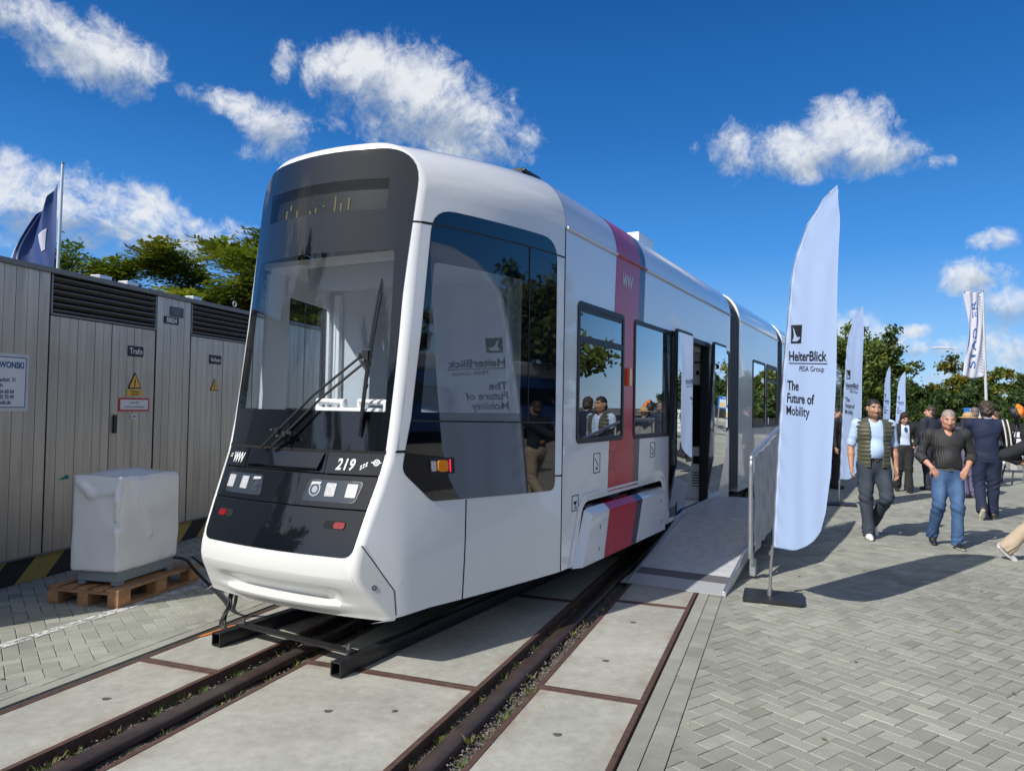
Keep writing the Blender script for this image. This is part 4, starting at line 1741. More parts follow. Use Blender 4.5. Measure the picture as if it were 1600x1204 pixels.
leaf(8.02, 8.69, .42, 2.545, .085)
lf = leaf(9.76, 10.47, .42, 2.545, .085)
mb = MB()
cc = [(9.92 + .025 * math.cos(t), 2.22 + .03 * math.sin(t)) for t in np.linspace(0, 2 * math.pi, 13)[:-1]]
mb.prism(cc, lambda a, b, d: Sd(a, b, .085 + d), .003, .02)
mb.build('camera_eye', MAT['gap'], lf)

# interior of the first module
mb = MB()
mb.box2((-1.15, 5.25, .40), (1.12, 11.0, .44))
mb.box2((-1.1, 5.25, 2.60), (1.1, 11.0, 2.64))
mb.build('saloon_lining', MAT['interior_white'], tram)
mb = MB()
mb.box2((.3, 9.90, .44), (1.165, 10.3, 2.42))
cab_ = mb.build('door_cabinet', MAT['interior_white'], tram, bevel=.02)
mb = MB()
mb.box2((.97, 9.886, 1.15), (1.085, 9.902, 1.98))
mb.box2((.99, 9.886, 2.27), (1.07, 9.902, 2.29))
mb.box2((.98, 9.886, .92), (1.07, 9.902, 1.02))
cc = [(1.03 + .02 * math.cos(t), 2.14 + .03 * math.sin(t)) for t in np.linspace(0, 2 * math.pi, 13)[:-1]]
mb.prism(cc, lambda a, b, d: Vector((a, d, b)), 9.885, 9.902)
for k in range(6):
    mb.box2((.97, 9.892, .62 + k * .035), (1.09, 9.902, .63 + k * .035))
mb.build('cabinet_screen', MAT['gap'], cab_)
mb = MB()
for u in (6.0, 6.6, 7.3, 8.25):
    mb.tube([(.8, u, .45), (.8, u, 2.6)], .017, 8)
mb.tube([(.8, 5.5, 2.3), (.8, 8.2, 2.3)], .017, 8)
for u in (5.8, 6.35, 7.0, 7.6):
    mb.tube([(.95, u, 1.2), (.95, u, 1.42), (.95, u + .28, 1.46), (.95, u + .34, 1.2)], .018, 8)
mb.build('handrail', MAT['alu'], tram)
for u in (5.9, 6.9, 7.7):
    for v in (.85, -.85):
        mb = MB()
        mb.box((v, u, .86), (.42, .42, .08))
        mb.box((v, u + .22, 1.15), (.42, .07, .6), Matrix.Rotation(R(-8), 3, 'X'))
        mb.box((v, u, .63), (.3, .3, .4))
        mb.build('passenger_seat', MAT['interior_grey'], tram, bevel=.03)

# bellows and further modules
def bellows(u0, u1):
    mb = MB()
    nb = 6
    rows = []
    prof = [(1.14, .46)] + [(1.14, z) for z in (1.0, 2.0)] + [(shoulder(p, 1.2)[0] - .06, shoulder(p, 1.2)[1] - .06) for p in np.linspace(0, math.pi / 2, 9)] + [(0, ZT - .06)]
    us = []
    for k in range(nb):
        w = (u1 - u0) / nb
        us += [(u0 + k * w, 0), (u0 + k * w + w * .28, .06), (u0 + k * w + w * .62, .06), (u0 + k * w + w * .9, 0)]
    us.append((u1, 0))
    for s in (1, -1):
        rows = []
        for i, (v, z) in enumerate(prof):
            p = min(1, max(0, (z - 3.0) / .4))
            rows.append([Vector((s * (v + d * (1 - .6 * p)) if v > 0 else 0, u, z + d * p)) for u, d in us])
        grid(mb, rows, flip=(s < 0))
    mb.build('bellows', MAT['bellows'], tram, smooth=50)


bellows(11.08, 11.74)


def plain_module(u0, u1, wins, doors=()):
    mb = MB()
    for s in (1, -1):
        dh = [rrect(d0, .44, d1, 2.53, .03) for d0, d1 in doors] if s > 0 else []
        vs, fs, _ = plate(None, [(u0, ZB), (u1, ZB), (u1, ZG), (u0, ZG)], [hole(a, b, 1.36, 2.50) for a, b in wins] + dh, lambda a, b, s=s: Sd(a, b, 0, s))
        mb.add(vs, fs)
        rows = []
        for p in np.linspace(0, math.pi / 2, 11):
            v, z = shoulder(p, 1.2)
            e0 = .10 * (1 - math.cos(p))
            rows.append([Vector((s * v, u, z)) for u in (u0, u1)])
        rows.append([Vector((0, u, ZT)) for u in (u0, u1)])
        grid(mb, rows, flip=(s < 0))
    end_cap(mb, u0)
    end_cap(mb, u1)
    mb.build('body', MAT['white_paint'], tram, smooth=30)
    for a, b in wins:
        frame_window(tram, a, b, 1.35, 2.51, 1, vent=(a != wins[0][0]))
        frame_window(tram, a, b, 1.35, 2.51, -1, vent=False)
    for d0, d1 in doors:
        mb = MB()
        m0 = (d0 + d1) / 2
        for a, b in ((d0, m0 - .004), (m0 + .004, d1)):
            mb.prism(rrect(a, .44, b, 2.53, .03), lambda x, y, d: Sd(x, y, d), -.02, .01)
        mb.build('door', MAT['black_gloss'], tram, bevel=.004)
    mb = MB()
    mb.box2((-1.1, u0 + .1, .42), (1.1, u1 - .1, .46))
    mb.box2((-.05, u0 + .1, .46), (.05, u1 - .1, 2.6))
    mb.build('saloon_lining', MAT['interior_grey'], tram)
    mb = MB()
    mb.tube([Sd(u0, ZG, .008), Sd(u1, ZG, .008)], .013, 6)
    mb.build('gutter', MAT['white_paint'], tram)


plain_module(11.74, 15.42, [(12.85, 14.03), (14.17, 15.33)])
bellows(15.42, 16.0)
plain_module(16.0, 22.4, [(16.3, 17.4), (19.2, 20.4), (20.6, 22.0)], [(17.6, 18.95)])
bellows(22.4, 23.0)
plain_module(23.0, 30.5, [(23.4, 24.8), (26.6, 28.0), (28.2, 29.6)], [(25.0, 26.4)])
mb = MB()
for z in (1.62, 1.70):
    mb.prism(rrect(14.065, z + .15, 14.135, z + .21, .01), fn, 0, .02)
mb.build('side_marker', MAT['red_lens'], tram)

# underframe and bogies (dark, below the skirt)
mb = MB()
mb.box2((-.95, 5.3, .26), (.95, 11.0, .40))
mb.box2((-.55, 4.2, .27), (.55, 5.3, .40))
mb.box2((-.95, 11.8, .26), (.95, 30.0, .40))
mb.build('underframe', MAT['dark_void'], tram)
for u in (5.9, 7.3, 13.0, 14.4, 19.0):
    for v in (-.52, .52):
        pts = [Vector((v - .05, u, .375)), Vector((v + .05, u, .375))]
        mb = MB()
        mb.tube(pts, .28, 24)
        mb.build('wheel', MAT['steel_grey'], tram)

# roof boxes
mb = MB()
mb.box2((-.2, 8.8, 3.49), (.56, 9.4, 3.87))
mb.build('roof_unit', MAT['white_paint'], tram, bevel=.02)
mb = MB()
mb.prism([(5.66, 3.49), (6.6, 3.49), (6.6, 3.64), (6.0, 3.76), (5.66, 3.75)], lambda a, b, d: Vector((d, a, b)), .14, .56)
mb.tube([(.57, 5.66, 3.73), (.57, 6.7, 3.62)], .018, 6)
mb.tube([(.2, 5.6, 3.76), (.2, 6.9, 3.68)], .02, 6)
mb.build('pantograph', MAT['black_plastic'], tram, bevel=.01)
mb = MB()
mb.tube([(.2, 14.9, 3.5), (.2, 14.9, 3.85)], .025, 8)
mb.build('aerial', MAT['white_paint'], tram)

# ------------------------------------------------------------------ black tube frame the tram stands on
fr_ = empty('tube_track', tuple(TW(3.5, 0, 0)), -TA)
tag(fr_, 'black square steel tubes with a cross bar lying under the tram nose', 'steel frame')
for v in (-.525, .535):
    mb = MB()
    o_ = rrect(v - .04, .006, v + .04, .095, .008, 3)
    i_ = rrect(v - .032, .014, v + .032, .087, .004, 3)
    y0 = -.06 if v < 0 else -.07
    mb.ring(o_, i_, lambda a, b, d: Vector((a, d, b)), y0, 7.5)
    mb.box2((v - .034, y0 + .12, .014), (v + .034, y0 + .125, .087))
    mb.build('beam', MAT['black_steel'], fr_)
mb = MB()
mb.box((0.0, .12, .105), (1.06, .075, .012), Matrix.Rotation(R(-2.5), 3, 'Z'))
mb.build('cross_bar', MAT['black_steel'], fr_, bevel=.002)
for v in (-.49, .49):
    mb = MB()
    mb.tube([(v, .12 - v * .04, .11), (v, .12 - v * .04, .15)], .009, 8)
    mb.tube([(v, .12 - v * .04, .112), (v, .12 - v * .04, .126)], .017, 6)
    mb.build('bolt', MAT['steel_grey'], fr_)
# strip of orange tape on the slab edge
mat('orange_tape', (0.75, 0.22, 0.02), .5)
mb = MB()
pa, pb = T(-3.83, 4.12, .006), T(-3.80, 4.42, .006)
mb.add([pa, pa + TN * .03, pb + TN * .03, pb], [(0, 1, 2, 3)])
tag(mb.build('tape_strip', MAT['orange_tape'], smooth=0), 'short orange tape strip on the slab edge by the left steel tube', 'tape')
# ------------------------------------------------------------------ implicit surfaces meshed with surface nets
class SDF:
    """field built from smoothly joined round cones and ellipsoids, meshed as one continuous surface"""

    def __init__(s, lo, hi, res):
        s.lo = np.array(lo, float)
        s.res = res
        s.n = np.maximum(2, np.ceil((np.array(hi, float) - s.lo) / res).astype(int) + 1)
        s.d = np.full(s.n, 1.0, np.float32)
        s.ax = [s.lo[i] + np.arange(s.n[i]) * res for i in range(3)]

    def _sub(s, lo, hi):
        a = np.clip(np.floor((np.array(lo) - s.lo) / s.res).astype(int), 0, s.n)
        b = np.clip(np.ceil((np.array(hi) - s.lo) / s.res).astype(int) + 1, 0, s.n)
        sl = tuple(slice(x, y) for x, y in zip(a, b))
        X, Y, Z = np.meshgrid(s.ax[0][sl[0]], s.ax[1][sl[1]], s.ax[2][sl[2]], indexing='ij')
        return sl, X, Y, Z

    def _join(s, sl, f, k, op):
        d = s.d[sl]
        f = f.astype(np.float32)
        if op == 'add':
            if k <= 0:
                s.d[sl] = np.minimum(d, f)
            else:
                h_ = np.clip(.5 + .5 * (d - f) / k, 0, 1)
                s.d[sl] = d * (1 - h_) + f * h_ - k * h_ * (1 - h_)
        else:
            if k <= 0:
                s.d[sl] = np.maximum(d, -f)
            else:
                h_ = np.clip(.5 - .5 * (d + f) / k, 0, 1)
                s.d[sl] = d * (1 - h_) - f * h_ + k * h_ * (1 - h_)

    def cone(s, a, b, r1, r2, k=.02, op='add', flat=None):
        """round cone; flat=(axis vector, factor) squeezes the section along an axis"""
        a, b = np.array(a, float), np.array(b, float)
        m_ = max(r1, r2) * (1.0 if flat is None else 1.3) + k * 1.5 + s.res * 3
        sl, X, Y, Z = s._sub(np.minimum(a, b) - m_, np.maximum(a, b) + m_)
        ba = b - a
        L2 = (ba ** 2).sum() + 1e-12
        px, py, pz = X - a[0], Y - a[1], Z - a[2]
        t = np.clip((px * ba[0] + py * ba[1] + pz * ba[2]) / L2, 0, 1)
        qx, qy, qz = px - t * ba[0], py - t * ba[1], pz - t * ba[2]
        if flat is not None:
            fa, ff_ = np.array(flat[0], float), flat[1]
            fa = fa / np.linalg.norm(fa)
            c_ = qx * fa[0] + qy * fa[1] + qz * fa[2]
            g = (1 / ff_ - 1) * c_
            qx, qy, qz = qx + fa[0] * g, qy + fa[1] * g, qz + fa[2] * g
        f = np.sqrt(qx ** 2 + qy ** 2 + qz ** 2) - (r1 + (r2 - r1) * t)
        s._join(sl, f, k, op)

    def ell(s, c, r, rot=None, k=.02, op='add'):
        c, r = np.array(c, float), np.array(r, float)
        m_ = r.max() + k * 1.5 + s.res * 3
        sl, X, Y, Z = s._sub(c - m_, c + m_)
        P = np.stack([X - c[0], Y - c[1], Z - c[2]], -1)
        if rot is not None:
            P = P @ np.array(rot)
        k0 = np.sqrt(((P / r) ** 2).sum(-1))
        k1 = np.sqrt(((P / r ** 2) ** 2).sum(-1)) + 1e-9
        f = k0 * (k0 - 1) / k1
        s._join(sl, f, k, op)

    def box(s, c, hs_, rnd, rot=None, k=.0, op='add'):
        c, hs_ = np.array(c, float), np.array(hs_, float)
        m_ = np.linalg.norm(hs_) + rnd + k * 1.5 + s.res * 3
        sl, X, Y, Z = s._sub(c - m_, c + m_)
        P = np.stack([X - c[0], Y - c[1], Z - c[2]], -1)
        if rot is not None:
            P = P @ np.array(rot)
        q = np.abs(P) - (hs_ - rnd)
        f = np.sqrt((np.maximum(q, 0) ** 2).sum(-1)) + np.minimum(q.max(-1), 0) - rnd
        s._join(sl, f, k, op)

    def plane(s, p, n, k=0.0):
        """keep only the side the normal points away from"""
        n = np.array(n, float)
        n = n / np.linalg.norm(n)
        X, Y, Z = np.meshgrid(*s.ax, indexing='ij', sparse=True)
        f = (X - p[0]) * n[0] + (Y - p[1]) * n[1] + (Z - p[2]) * n[2]
        s.d = np.maximum(s.d, f.astype(np.float32))

    def warp(s, fn):
        X, Y, Z = np.meshgrid(*s.ax, indexing='ij')
        s.d = s.d + fn(X, Y, Z).astype(np.float32)

    def mesh(s):
        d = s.d.copy()
        d[0], d[-1] = 1, 1
        d[:, 0], d[:, -1] = 1, 1
        d[:, :, 0], d[:, :, -1] = 1, 1
        ins = d < 0
        corners = [(i, j, k) for i in (0, 1) for j in (0, 1) for k in (0, 1)]
        nx, ny, nz = d.shape
        acc = np.zeros((nx - 1, ny - 1, nz - 1, 3), np.float32)
        cnt = np.zeros((nx - 1, ny - 1, nz - 1), np.float32)
        sub = lambda A, o: A[o[0]:nx - 1 + o[0], o[1]:ny - 1 + o[1], o[2]:nz - 1 + o[2]]
        mixed = np.zeros(cnt.shape, bool)
        i0 = sub(ins, (0, 0, 0))
        for c in corners[1:]:
            mixed |= sub(ins, c) != i0
        idx = np.argwhere(mixed)
        if len(idx) == 0:
            return np.zeros((0, 3)), np.zeros((0, 4), int)
        vals = np.stack([d[idx[:, 0] + c[0], idx[:, 1] + c[1], idx[:, 2] + c[2]] for c in corners], 1)
        P = np.zeros((len(idx), 3))
        N_ = np.zeros(len(idx))
        for a in range(8):
            for b in range(a + 1, 8):
                ca, cb_ = np.array(corners[a]), np.array(corners[b])
                if np.abs(ca - cb_).sum() != 1:
                    continue
                va, vb = vals[:, a], vals[:, b]
                x = (va < 0) != (vb < 0)
                t = np.where(x, va / np.where(x, va - vb, 1), 0)
                P += np.where(x[:, None], ca + t[:, None] * (cb_ - ca), 0)
                N_ += x
        P /= N_[:, None]
        V_ = s.lo + (idx + P) * s.res
        vid = np.full(mixed.shape, -1, np.int64)
        vid[idx[:, 0], idx[:, 1], idx[:, 2]] = np.arange(len(idx))
        F_ = []
        for ax in range(3):
            o = [0, 0, 0]
            o[ax] = 1
            A = ins[tuple(slice(0, -1) if i == ax else slice(1, -1) for i in range(3))]
            B = ins[tuple(slice(1, None) if i == ax else slice(1, -1) for i in range(3))]
            e = np.argwhere(A != B)
            if len(e) == 0:
                continue
            fl = A[e[:, 0], e[:, 1], e[:, 2]]
            off = np.array([0 if i == ax else 1 for i in range(3)])
            e = e + off
            u_, v_ = [i for i in range(3) if i != ax]
            du, dv = np.zeros(3, int), np.zeros(3, int)
            du[u_], dv[v_] = 1, 1
            q = [e - du - dv, e - dv, e, e - du]
            f = np.stack([vid[p[:, 0], p[:, 1], p[:, 2]] for p in q], 1)
            sw = fl if ax != 1 else ~fl
            f = np.where(sw[:, None], f, f[:, ::-1])
            F_.append(f)
        F_ = np.concatenate(F_)
        F_ = F_[(F_ >= 0).all(1)]
        # light smoothing
        for _ in range(1):
            S_ = np.zeros_like(V_)
            c_ = np.zeros(len(V_))
            for a, b in ((0, 1), (1, 2), (2, 3), (3, 0)):
                np.add.at(S_, F_[:, a], V_[F_[:, b]])
                np.add.at(S_, F_[:, b], V_[F_[:, a]])
                np.add.at(c_, F_[:, a], 1)
                np.add.at(c_, F_[:, b], 1)
            V_ = V_ * .5 + .5 * S_ / np.maximum(c_, 1)[:, None]
        return V_, F_

    def build(s, name, m_, parent=None, colour=None):
        V_, F_ = s.mesh()
        at = {'tint': colour(V_)} if colour is not None else None
        return np_mesh(name, V_, F_, 4, m_, parent, at, smooth=True)


def wob(X, Y, Z, f, ph=0.0):
    return (np.sin(f * X * 1.1 + 1.7 * np.sin(f * .63 * Y + ph) + ph) * np.sin(f * Y * .9 + 1.3 * np.sin(f * .51 * Z + 2 * ph)) + np.sin(f * Z * 1.05 + 1.9 * np.sin(f * .7 * X + 3 * ph)) * .7)


# ------------------------------------------------------------------ transformer container on the left
KH = R(13.3)
KN_ = Vector((math.cos(KH), -math.sin(KH), 0))
KU = Vector((math.sin(KH), math.cos(KH), 0))
KO = -5.705


def K(a, z, d=0.0):
    return KU * a + KN_ * (KO + d) + Vector((0, 0, z))


m_ = mat('board_metal', (0.52, 0.47, 0.405), .38, metal=.6, bump=.08, bscale=9)
N = NT(m_.node_tree)
mp_ = N.new('ShaderNodeMapping')
mp_.inputs['Scale'].default_value = (7, 7, .55)
N.l.new(N.new('ShaderNodeTexCoord').outputs['Object'], mp_.inputs['Vector'])
st_ = N.noise(mp_.outputs[0], 1.6, 8, .65)
bl_ = N.noise(N.new('ShaderNodeTexCoord').outputs['Object'], 1.1, 7, .65)
c_ = N.mix(N.ramp(st_, .40, .74), (0.52, 0.47, 0.405, 1), (0.43, 0.385, 0.33, 1))
c_ = N.mix(N.ramp(bl_, .50, .78, 0, .5), c_, (0.30, 0.265, 0.225, 1))
N.l.new(c_, N.n['Principled BSDF'].inputs['Base Color'])
N.l.new(N.ramp(st_, .3, .75, .30, .50), N.n['Principled BSDF'].inputs['Roughness'])
mat('board_gap', (0.03, 0.028, 0.026), .8)
mat('louvre_metal', (0.22, 0.205, 0.19), .45, metal=.4)
mat('roof_metal', (0.19, 0.185, 0.18), .5, metal=.4, vary=.15, vscale=3)
mat('hazard_yellow', (0.36, 0.27, 0.07), .65, dirt=((0.07, 0.06, 0.04), .7, 6))
mat('hazard_black', (0.02, 0.02, 0.02), .7, dirt=((0.09, 0.085, 0.07), .4, 5))
mat('sign_black', (0.016, 0.016, 0.018), .5)
mat('sign_white', (0.70, 0.71, 0.73), .45)
mat('sign_blue', (0.02, 0.09, 0.25), .45)
mat('sign_yellow', (0.72, 0.42, 0.05), .45)
mat('sign_red', (0.50, 0.02, 0.025), .45)
mat('ink_dark', (0.05, 0.07, 0.12), .6)
mat('ink_black', (0.012, 0.012, 0.014), .6)
mat('teal_paint', (0.02, 0.20, 0.20), .6)

st = empty('transformer_station', tuple(K(6.5, 0, -1.2)), 0)
tag(st, 'long grey boarded metal transformer container with louvres standing on a hazard striped base', 'container')
ST0 = Vector(st.location)


def Ks(a, z, d=0.0):
    return K(a, z, d) - ST0


def boards(name, a0, a1, z0, z1, n, parent=None):
    mb = MB()
    w = (a1 - a0) / n
    for i in range(n):
        dd = random.uniform(-.0015, .0015)
        mb.prism([(a0 + i * w + .0022, z0), (a0 + (i + 1) * w - .0022, z0), (a0 + (i + 1) * w - .0022, z1), (a0 + i * w + .0022, z1)], Ks, -.02, .004 + dd)
    mb.prism([(a0, z0), (a1, z0), (a1, z1), (a0, z1)], Ks, -.035, -.004, 1)
    return mb.build(name, [MAT['board_metal'], MAT['board_gap']], parent or st, bevel=.0012)


def louvre(a0, a1, z0, z1, n=6):
    mb = MB()
    h_ = (z1 - z0) / n
    for i in range(n):
        z = z0 + i * h_
        mb.prism([(z + .006, -.055), (z + h_ * .55, .012), (z + h_ * .55 + .009, .008), (z + .016, -.058)], lambda zz, d, a: Ks(a, zz, d), a0 + .02, a1 - .02)
    mb.prism([(a0, z0), (a1, z0), (a1, z1), (a0, z1)], Ks, -.09, -.075, 1)
    for x0, x1 in ((a0, a0 + .02), (a1 - .02, a1)):
        mb.prism([(x0, z0), (x1, z0), (x1, z1), (x0, z1)], Ks, -.07, .010)
    mb.prism([(a0, z0 - .012), (a1, z0 - .012), (a1, z0 + .006), (a0, z0 + .006)], Ks, -.07, .018)
    mb.build('louvre', [MAT['louvre_metal'], MAT['gap']], st)


ZC0, ZC1 = .235, 2.80
boards('wall', 3.0, 5.585, ZC0, ZC1, 22)
boards('door', 5.60, 6.345, ZC0, 2.41, 7)
dr = boards('door', 6.352, 6.978, ZC0, 2.41, 6)
louvre(5.595, 6.985, 2.43, 2.79)
boards('wall', 7.0, 7.565, ZC0, ZC1, 5)
boards('door', 7.58, 8.20, ZC0, 2.41, 6)
boards('door', 8.207, 8.85, ZC0, 2.41, 6)
louvre(7.57, 8.86, 2.43, 2.79)
boards('wall', 8.87, 12.6, ZC0, ZC1, 32)
for a in (5.592, 6.99, 7.572, 8.865):
    mb = MB()
    mb.prism([(a - .006, ZC0), (a + .006, ZC0), (a + .006, ZC1), (a - .006, ZC1)], Ks, -.03, -.012)
    mb.build('door_gap', MAT['gap'], st)
mb = MB()
mb.prism([(2.95, 2.80), (12.65, 2.80), (12.65, 2.85), (2.95, 2.85)], Ks, -2.6, .035)
mb.build('roof', MAT['roof_metal'], st, bevel=.006)
for a in (6.15, 6.52, 7.58):
    mb = MB()
    mb.prism([(a, 2.85), (a + .16, 2.85), (a + .16, 2.888), (a, 2.888)], Ks, -.10, .02)
    mb.build('roof_clip', MAT['alu'], st, bevel=.004)
mb = MB()
cc = [Ks(8.5, 2.88, -.05) + Vector((0, 0, .04)) + (KU * math.cos(t) + Vector((0, 0, 1)) * math.sin(t)) * .035 for t in np.linspace(0, 2 * math.pi, 13)]
mb.tube(cc, .008, 6)
mb.build('lifting_eye', MAT['alu'], st)
mb = MB()
mb.prism([(3.0, ZC0), (12.6, ZC0), (12.6, ZC1), (3.0, ZC1)], Ks, -2.5, -.10)
mb.build('body', MAT['board_gap'], st)
mb = MB()
mb.prism([(3.0, 0.0), (12.6, 0.0), (12.6, ZC0), (3.0, ZC0)], Ks, -2.45, -.03)
a = 5.58 - .62 * 4
while a < 12:
    mb.prism([(a - .23, .002), (a + .09, .002), (a + .32, ZC0 - .01), (a, ZC0 - .01)], Ks, -.032, -.027, 1)
    a += .62
mb.build('hazard_base', [MAT['hazard_black'], MAT['hazard_yellow']], st)
mb = MB()
mb.prism([(3.0, ZC0 - .012), (12.6, ZC0 - .012), (12.6, ZC0 + .004), (3.0, ZC0 + .004)], Ks, -.03, .012)
mb.build('base_rail', MAT['roof_metal'], st)
# fittings and signs
mb = MB()
mb.prism(rrect(6.392, 1.30, 6.430, 1.49, .012), Ks, .004, .03)
mb.build('door_handle', MAT['black_plastic'], dr, bevel=.004)


def sign(a0, a1, z0, z1, m_, name='sign', par=st, thick=.006, rnd=.004):
    mb = MB()
    mb.prism(rrect(a0, z0, a1, z1, rnd, 3), Ks, .005, .005 + thick)
    return mb.build(name, m_, par)


def sign_text(par, body, a, z, size, m_, align='CENTER', bold=.0, xs=1.0, d=.0128):
    mb = MB()
    put_text(mb, lambda x, y: Ks(a + x, z + y, d), body, size, bold=bold, xs=xs, align=align)
    return mb.build('lettering', m_, par, smooth=0)


s_ = sign(6.575, 6.795, 2.105, 2.215, MAT['sign_black'])
sign_text(s_, 'Trafo', 6.685, 2.133, .085, MAT['sign_white'], bold=.001)
s_ = sign(7.105, 7.345, 2.510, 2.592, MAT['sign_black'])
sign_text(s_, '50024', 7.225, 2.528, .072, MAT['sign_white'], bold=.002, xs=.95)
s_ = sign(7.20, 7.425, 2.60, 2.715, mat('sign_grey', (.07, .075, .085), .5))
for k in range(3):
    mb = MB()
    mb.prism([(7.23 + .01 * k, 2.685 - k * .024), (7.39 - .015 * k, 2.685 - k * .024), (7.39 - .015 * k, 2.692 - k * .024), (7.23 + .01 * k, 2.692 - k * .024)], Ks, .010, .012)
    mb.build('lettering', MAT['steel_grey'], s_, smooth=0)
s_ = sign(7.93, 8.16, 2.105, 2.215, MAT['sign_black'])
sign_text(s_, 'Ns-Raum', 8.045, 2.138, .066, MAT['sign_white'], bold=.001, xs=.78)


def warn_sign(a, z0, w, h_):
    mb = MB()
    mb.prism(round_poly([(a - w / 2, z0), (a + w / 2, z0), (a, z0 + h_)], .012), Ks, .005, .010)
    s_ = mb.build('warning_sign', MAT['ink_black'], st)
    mb = MB()
    k = .80
    cz = z0 + h_ * .34
    mb.prism([(a + (x - a) * k, cz + (z - cz) * k) for x, z in ((a - w / 2, z0), (a + w / 2, z0), (a, z0 + h_))], Ks, .009, .0125)
    mb.build('yellow_field', MAT['sign_yellow'], s_)
    mb = MB()
    b_ = h_ / .17
    mb.prism([(a + x * b_, z0 + z * b_) for x, z in ((.010, .115), (-.016, .068), (-.002, .068), (-.010, .040), (-.016, .042), (-.004, .018), (.004, .044), (-.002, .043), (.012, .078), (-.001, .078))], Ks, .012, .0145)
    mb.build('flash_symbol', MAT['ink_black'], s_)


warn_sign(6.685, 1.765, .20, .175)
warn_sign(8.04, 1.775, .165, .15)
s_ = sign(6.575, 6.795, 1.688, 1.755, MAT['sign_yellow'])
sign_text(s_, 'Hochspannung', 6.685, 1.728, .022, MAT['ink_black'], bold=.0005)
sign_text(s_, 'Lebensgefahr', 6.685, 1.700, .022, MAT['ink_black'], bold=.0005)
s_ = sign(6.465, 6.905, 1.525, 1.665, MAT['sign_red'])
mb = MB()
mb.prism(rrect(6.485, 1.543, 6.885, 1.647, .003, 3), Ks, .010, .0125)
fld = mb.build('white_field', MAT['sign_white'], s_)
sign_text(s_, 'Dieser Platz', 6.685, 1.607, .034, MAT['ink_dark'], xs=.8, d=.0140)
sign_text(s_, 'darf nicht verstellt werden', 6.685, 1.562, .034, MAT['ink_dark'], xs=.8, d=.0140)
s_ = sign(6.64, 6.735, 1.445, 1.495, MAT['sign_white'])
sign_text(s_, '00KV', 6.688, 1.457, .036, MAT['ink_dark'], xs=.85)
s_ = sign(4.45, 5.385, 1.53, 2.03, MAT['alu'], thick=.004)
s2 = sign(4.47, 5.355, 1.56, 2.00, MAT['sign_blue'], 'sign_frame', s_, thick=.008)
mb = MB()
mb.prism(rrect(4.478, 1.568, 5.345, 1.992, .004), Ks, .012, .0145)
mb.build('white_field', MAT['sign_white'], s_)
for tx, a, z, sz, bd in (('IWONSKI', 5.075, 1.905, .075, .003), ('bachstr. 31', 5.075, 1.785, .050, .0012), ('rlin', 5.075, 1.738, .050, .0012), ('664 60 84', 5.075, 1.682, .050, .0012), ('685 70 99', 5.075, 1.636, .050, .0012), ('onski.de', 5.075, 1.590, .050, .0012)):
    sign_text(s_, tx, a, z, sz, MAT['sign_blue'] if sz > .07 else MAT['ink_dark'], 'LEFT', bd, .80, d=.016)
mb = MB()
for a, z, r_ in ((5.84, .905, .022), (5.80, .897, .014), (5.77, .893, .010)):
    cc = [(a + r_ * 1.3 * math.cos(t), z + r_ * math.sin(t)) for t in np.linspace(0, 2 * math.pi, 11)[:-1]]
    mb.prism(cc, Ks, .005, .0065)
mb.build('paint_mark', MAT['teal_paint'], st)

# ------------------------------------------------------------------ pallet with the sheeted cabinet and its cables
PH = R(12)
pal = empty('pallet', (-3.07, 5.84, 0), -PH)
tag(pal, 'worn wooden pallet under the sheeted cabinet in front of the container', 'pallet')
mat('pallet_wood', (0.36, 0.20, 0.10), .8, vary=.3, vscale=7, bump=.4, bscale=45, dirt=((0.12, 0.08, 0.05), .5, 4))
mat('pallet_block', (0.42, 0.22, 0.10), .85, vary=.3, vscale=12, bump=.4, bscale=60)
PW, PL = .66, 1.02
for x0, w in ((-.66, .09), (-.52, .09), (-.38, .09), (-.24, .09), (-.12, .12)):
    mb = MB()
    mb.box2((x0, 0, .122), (x0 + w, PL, .144))
    mb.build('deck_board', MAT['pallet_wood'], pal, bevel=.003)
for y in (0, .44, .88):
    mb = MB()
    mb.box2((-PW, y, .100), (0, y + .14, .121))
    mb.build('cross_board', MAT['pallet_wood'], pal, bevel=.003)
    for x0 in (-.66, -.38, -.1):
        mb = MB()
        mb.box2((x0, y, .022), (x0 + .10, y + .14, .0995))
        mb.build('block', MAT['pallet_block'], pal, bevel=.003)
for x0 in (-.66, -.38, -.1):
    mb = MB()
    mb.box2((x0, 0, .0), (x0 + .10, PL, .0215))
    mb.build('skid_board', MAT['pallet_wood'], pal, bevel=.003)

cabn = empty('sheeted_cabinet', (-3.07, 5.84, .145), -PH)
tag(cabn, 'grey cabinet wrapped in a creased white plastic cover on the wooden pallet', 'covered cabinet')
mat('cabinet_grey', (0.22, 0.26, 0.28), .45)
mat('cover_sheet', (0.72, 0.735, 0.75), .20, coat=.5, bump=.15, bscale=5)
mb = MB()
mb.box2((-.47, .10, .03), (-.09, .78, .5))
mb.box2((-.47, .10, .001), (-.40, .18, .03))
mb.box2((-.16, .10, .001), (-.09, .18, .03))
mb.box2((-.16, .70, .001), (-.09, .78, .03))
mb.box2((-.47, .70, .001), (-.40, .78, .03))
mb.build('cabinet', MAT['cabinet_grey'], cabn, bevel=.006)
sd_ = SDF((-.80, -.08, .09), (.10, 1.18, .98), .0095)
sd_.box((-.285, .43, .4875), (.228, .378, .3875), .045)
sd_.ell((-.29, .40, .855), (.16, .26, .05), k=.06)
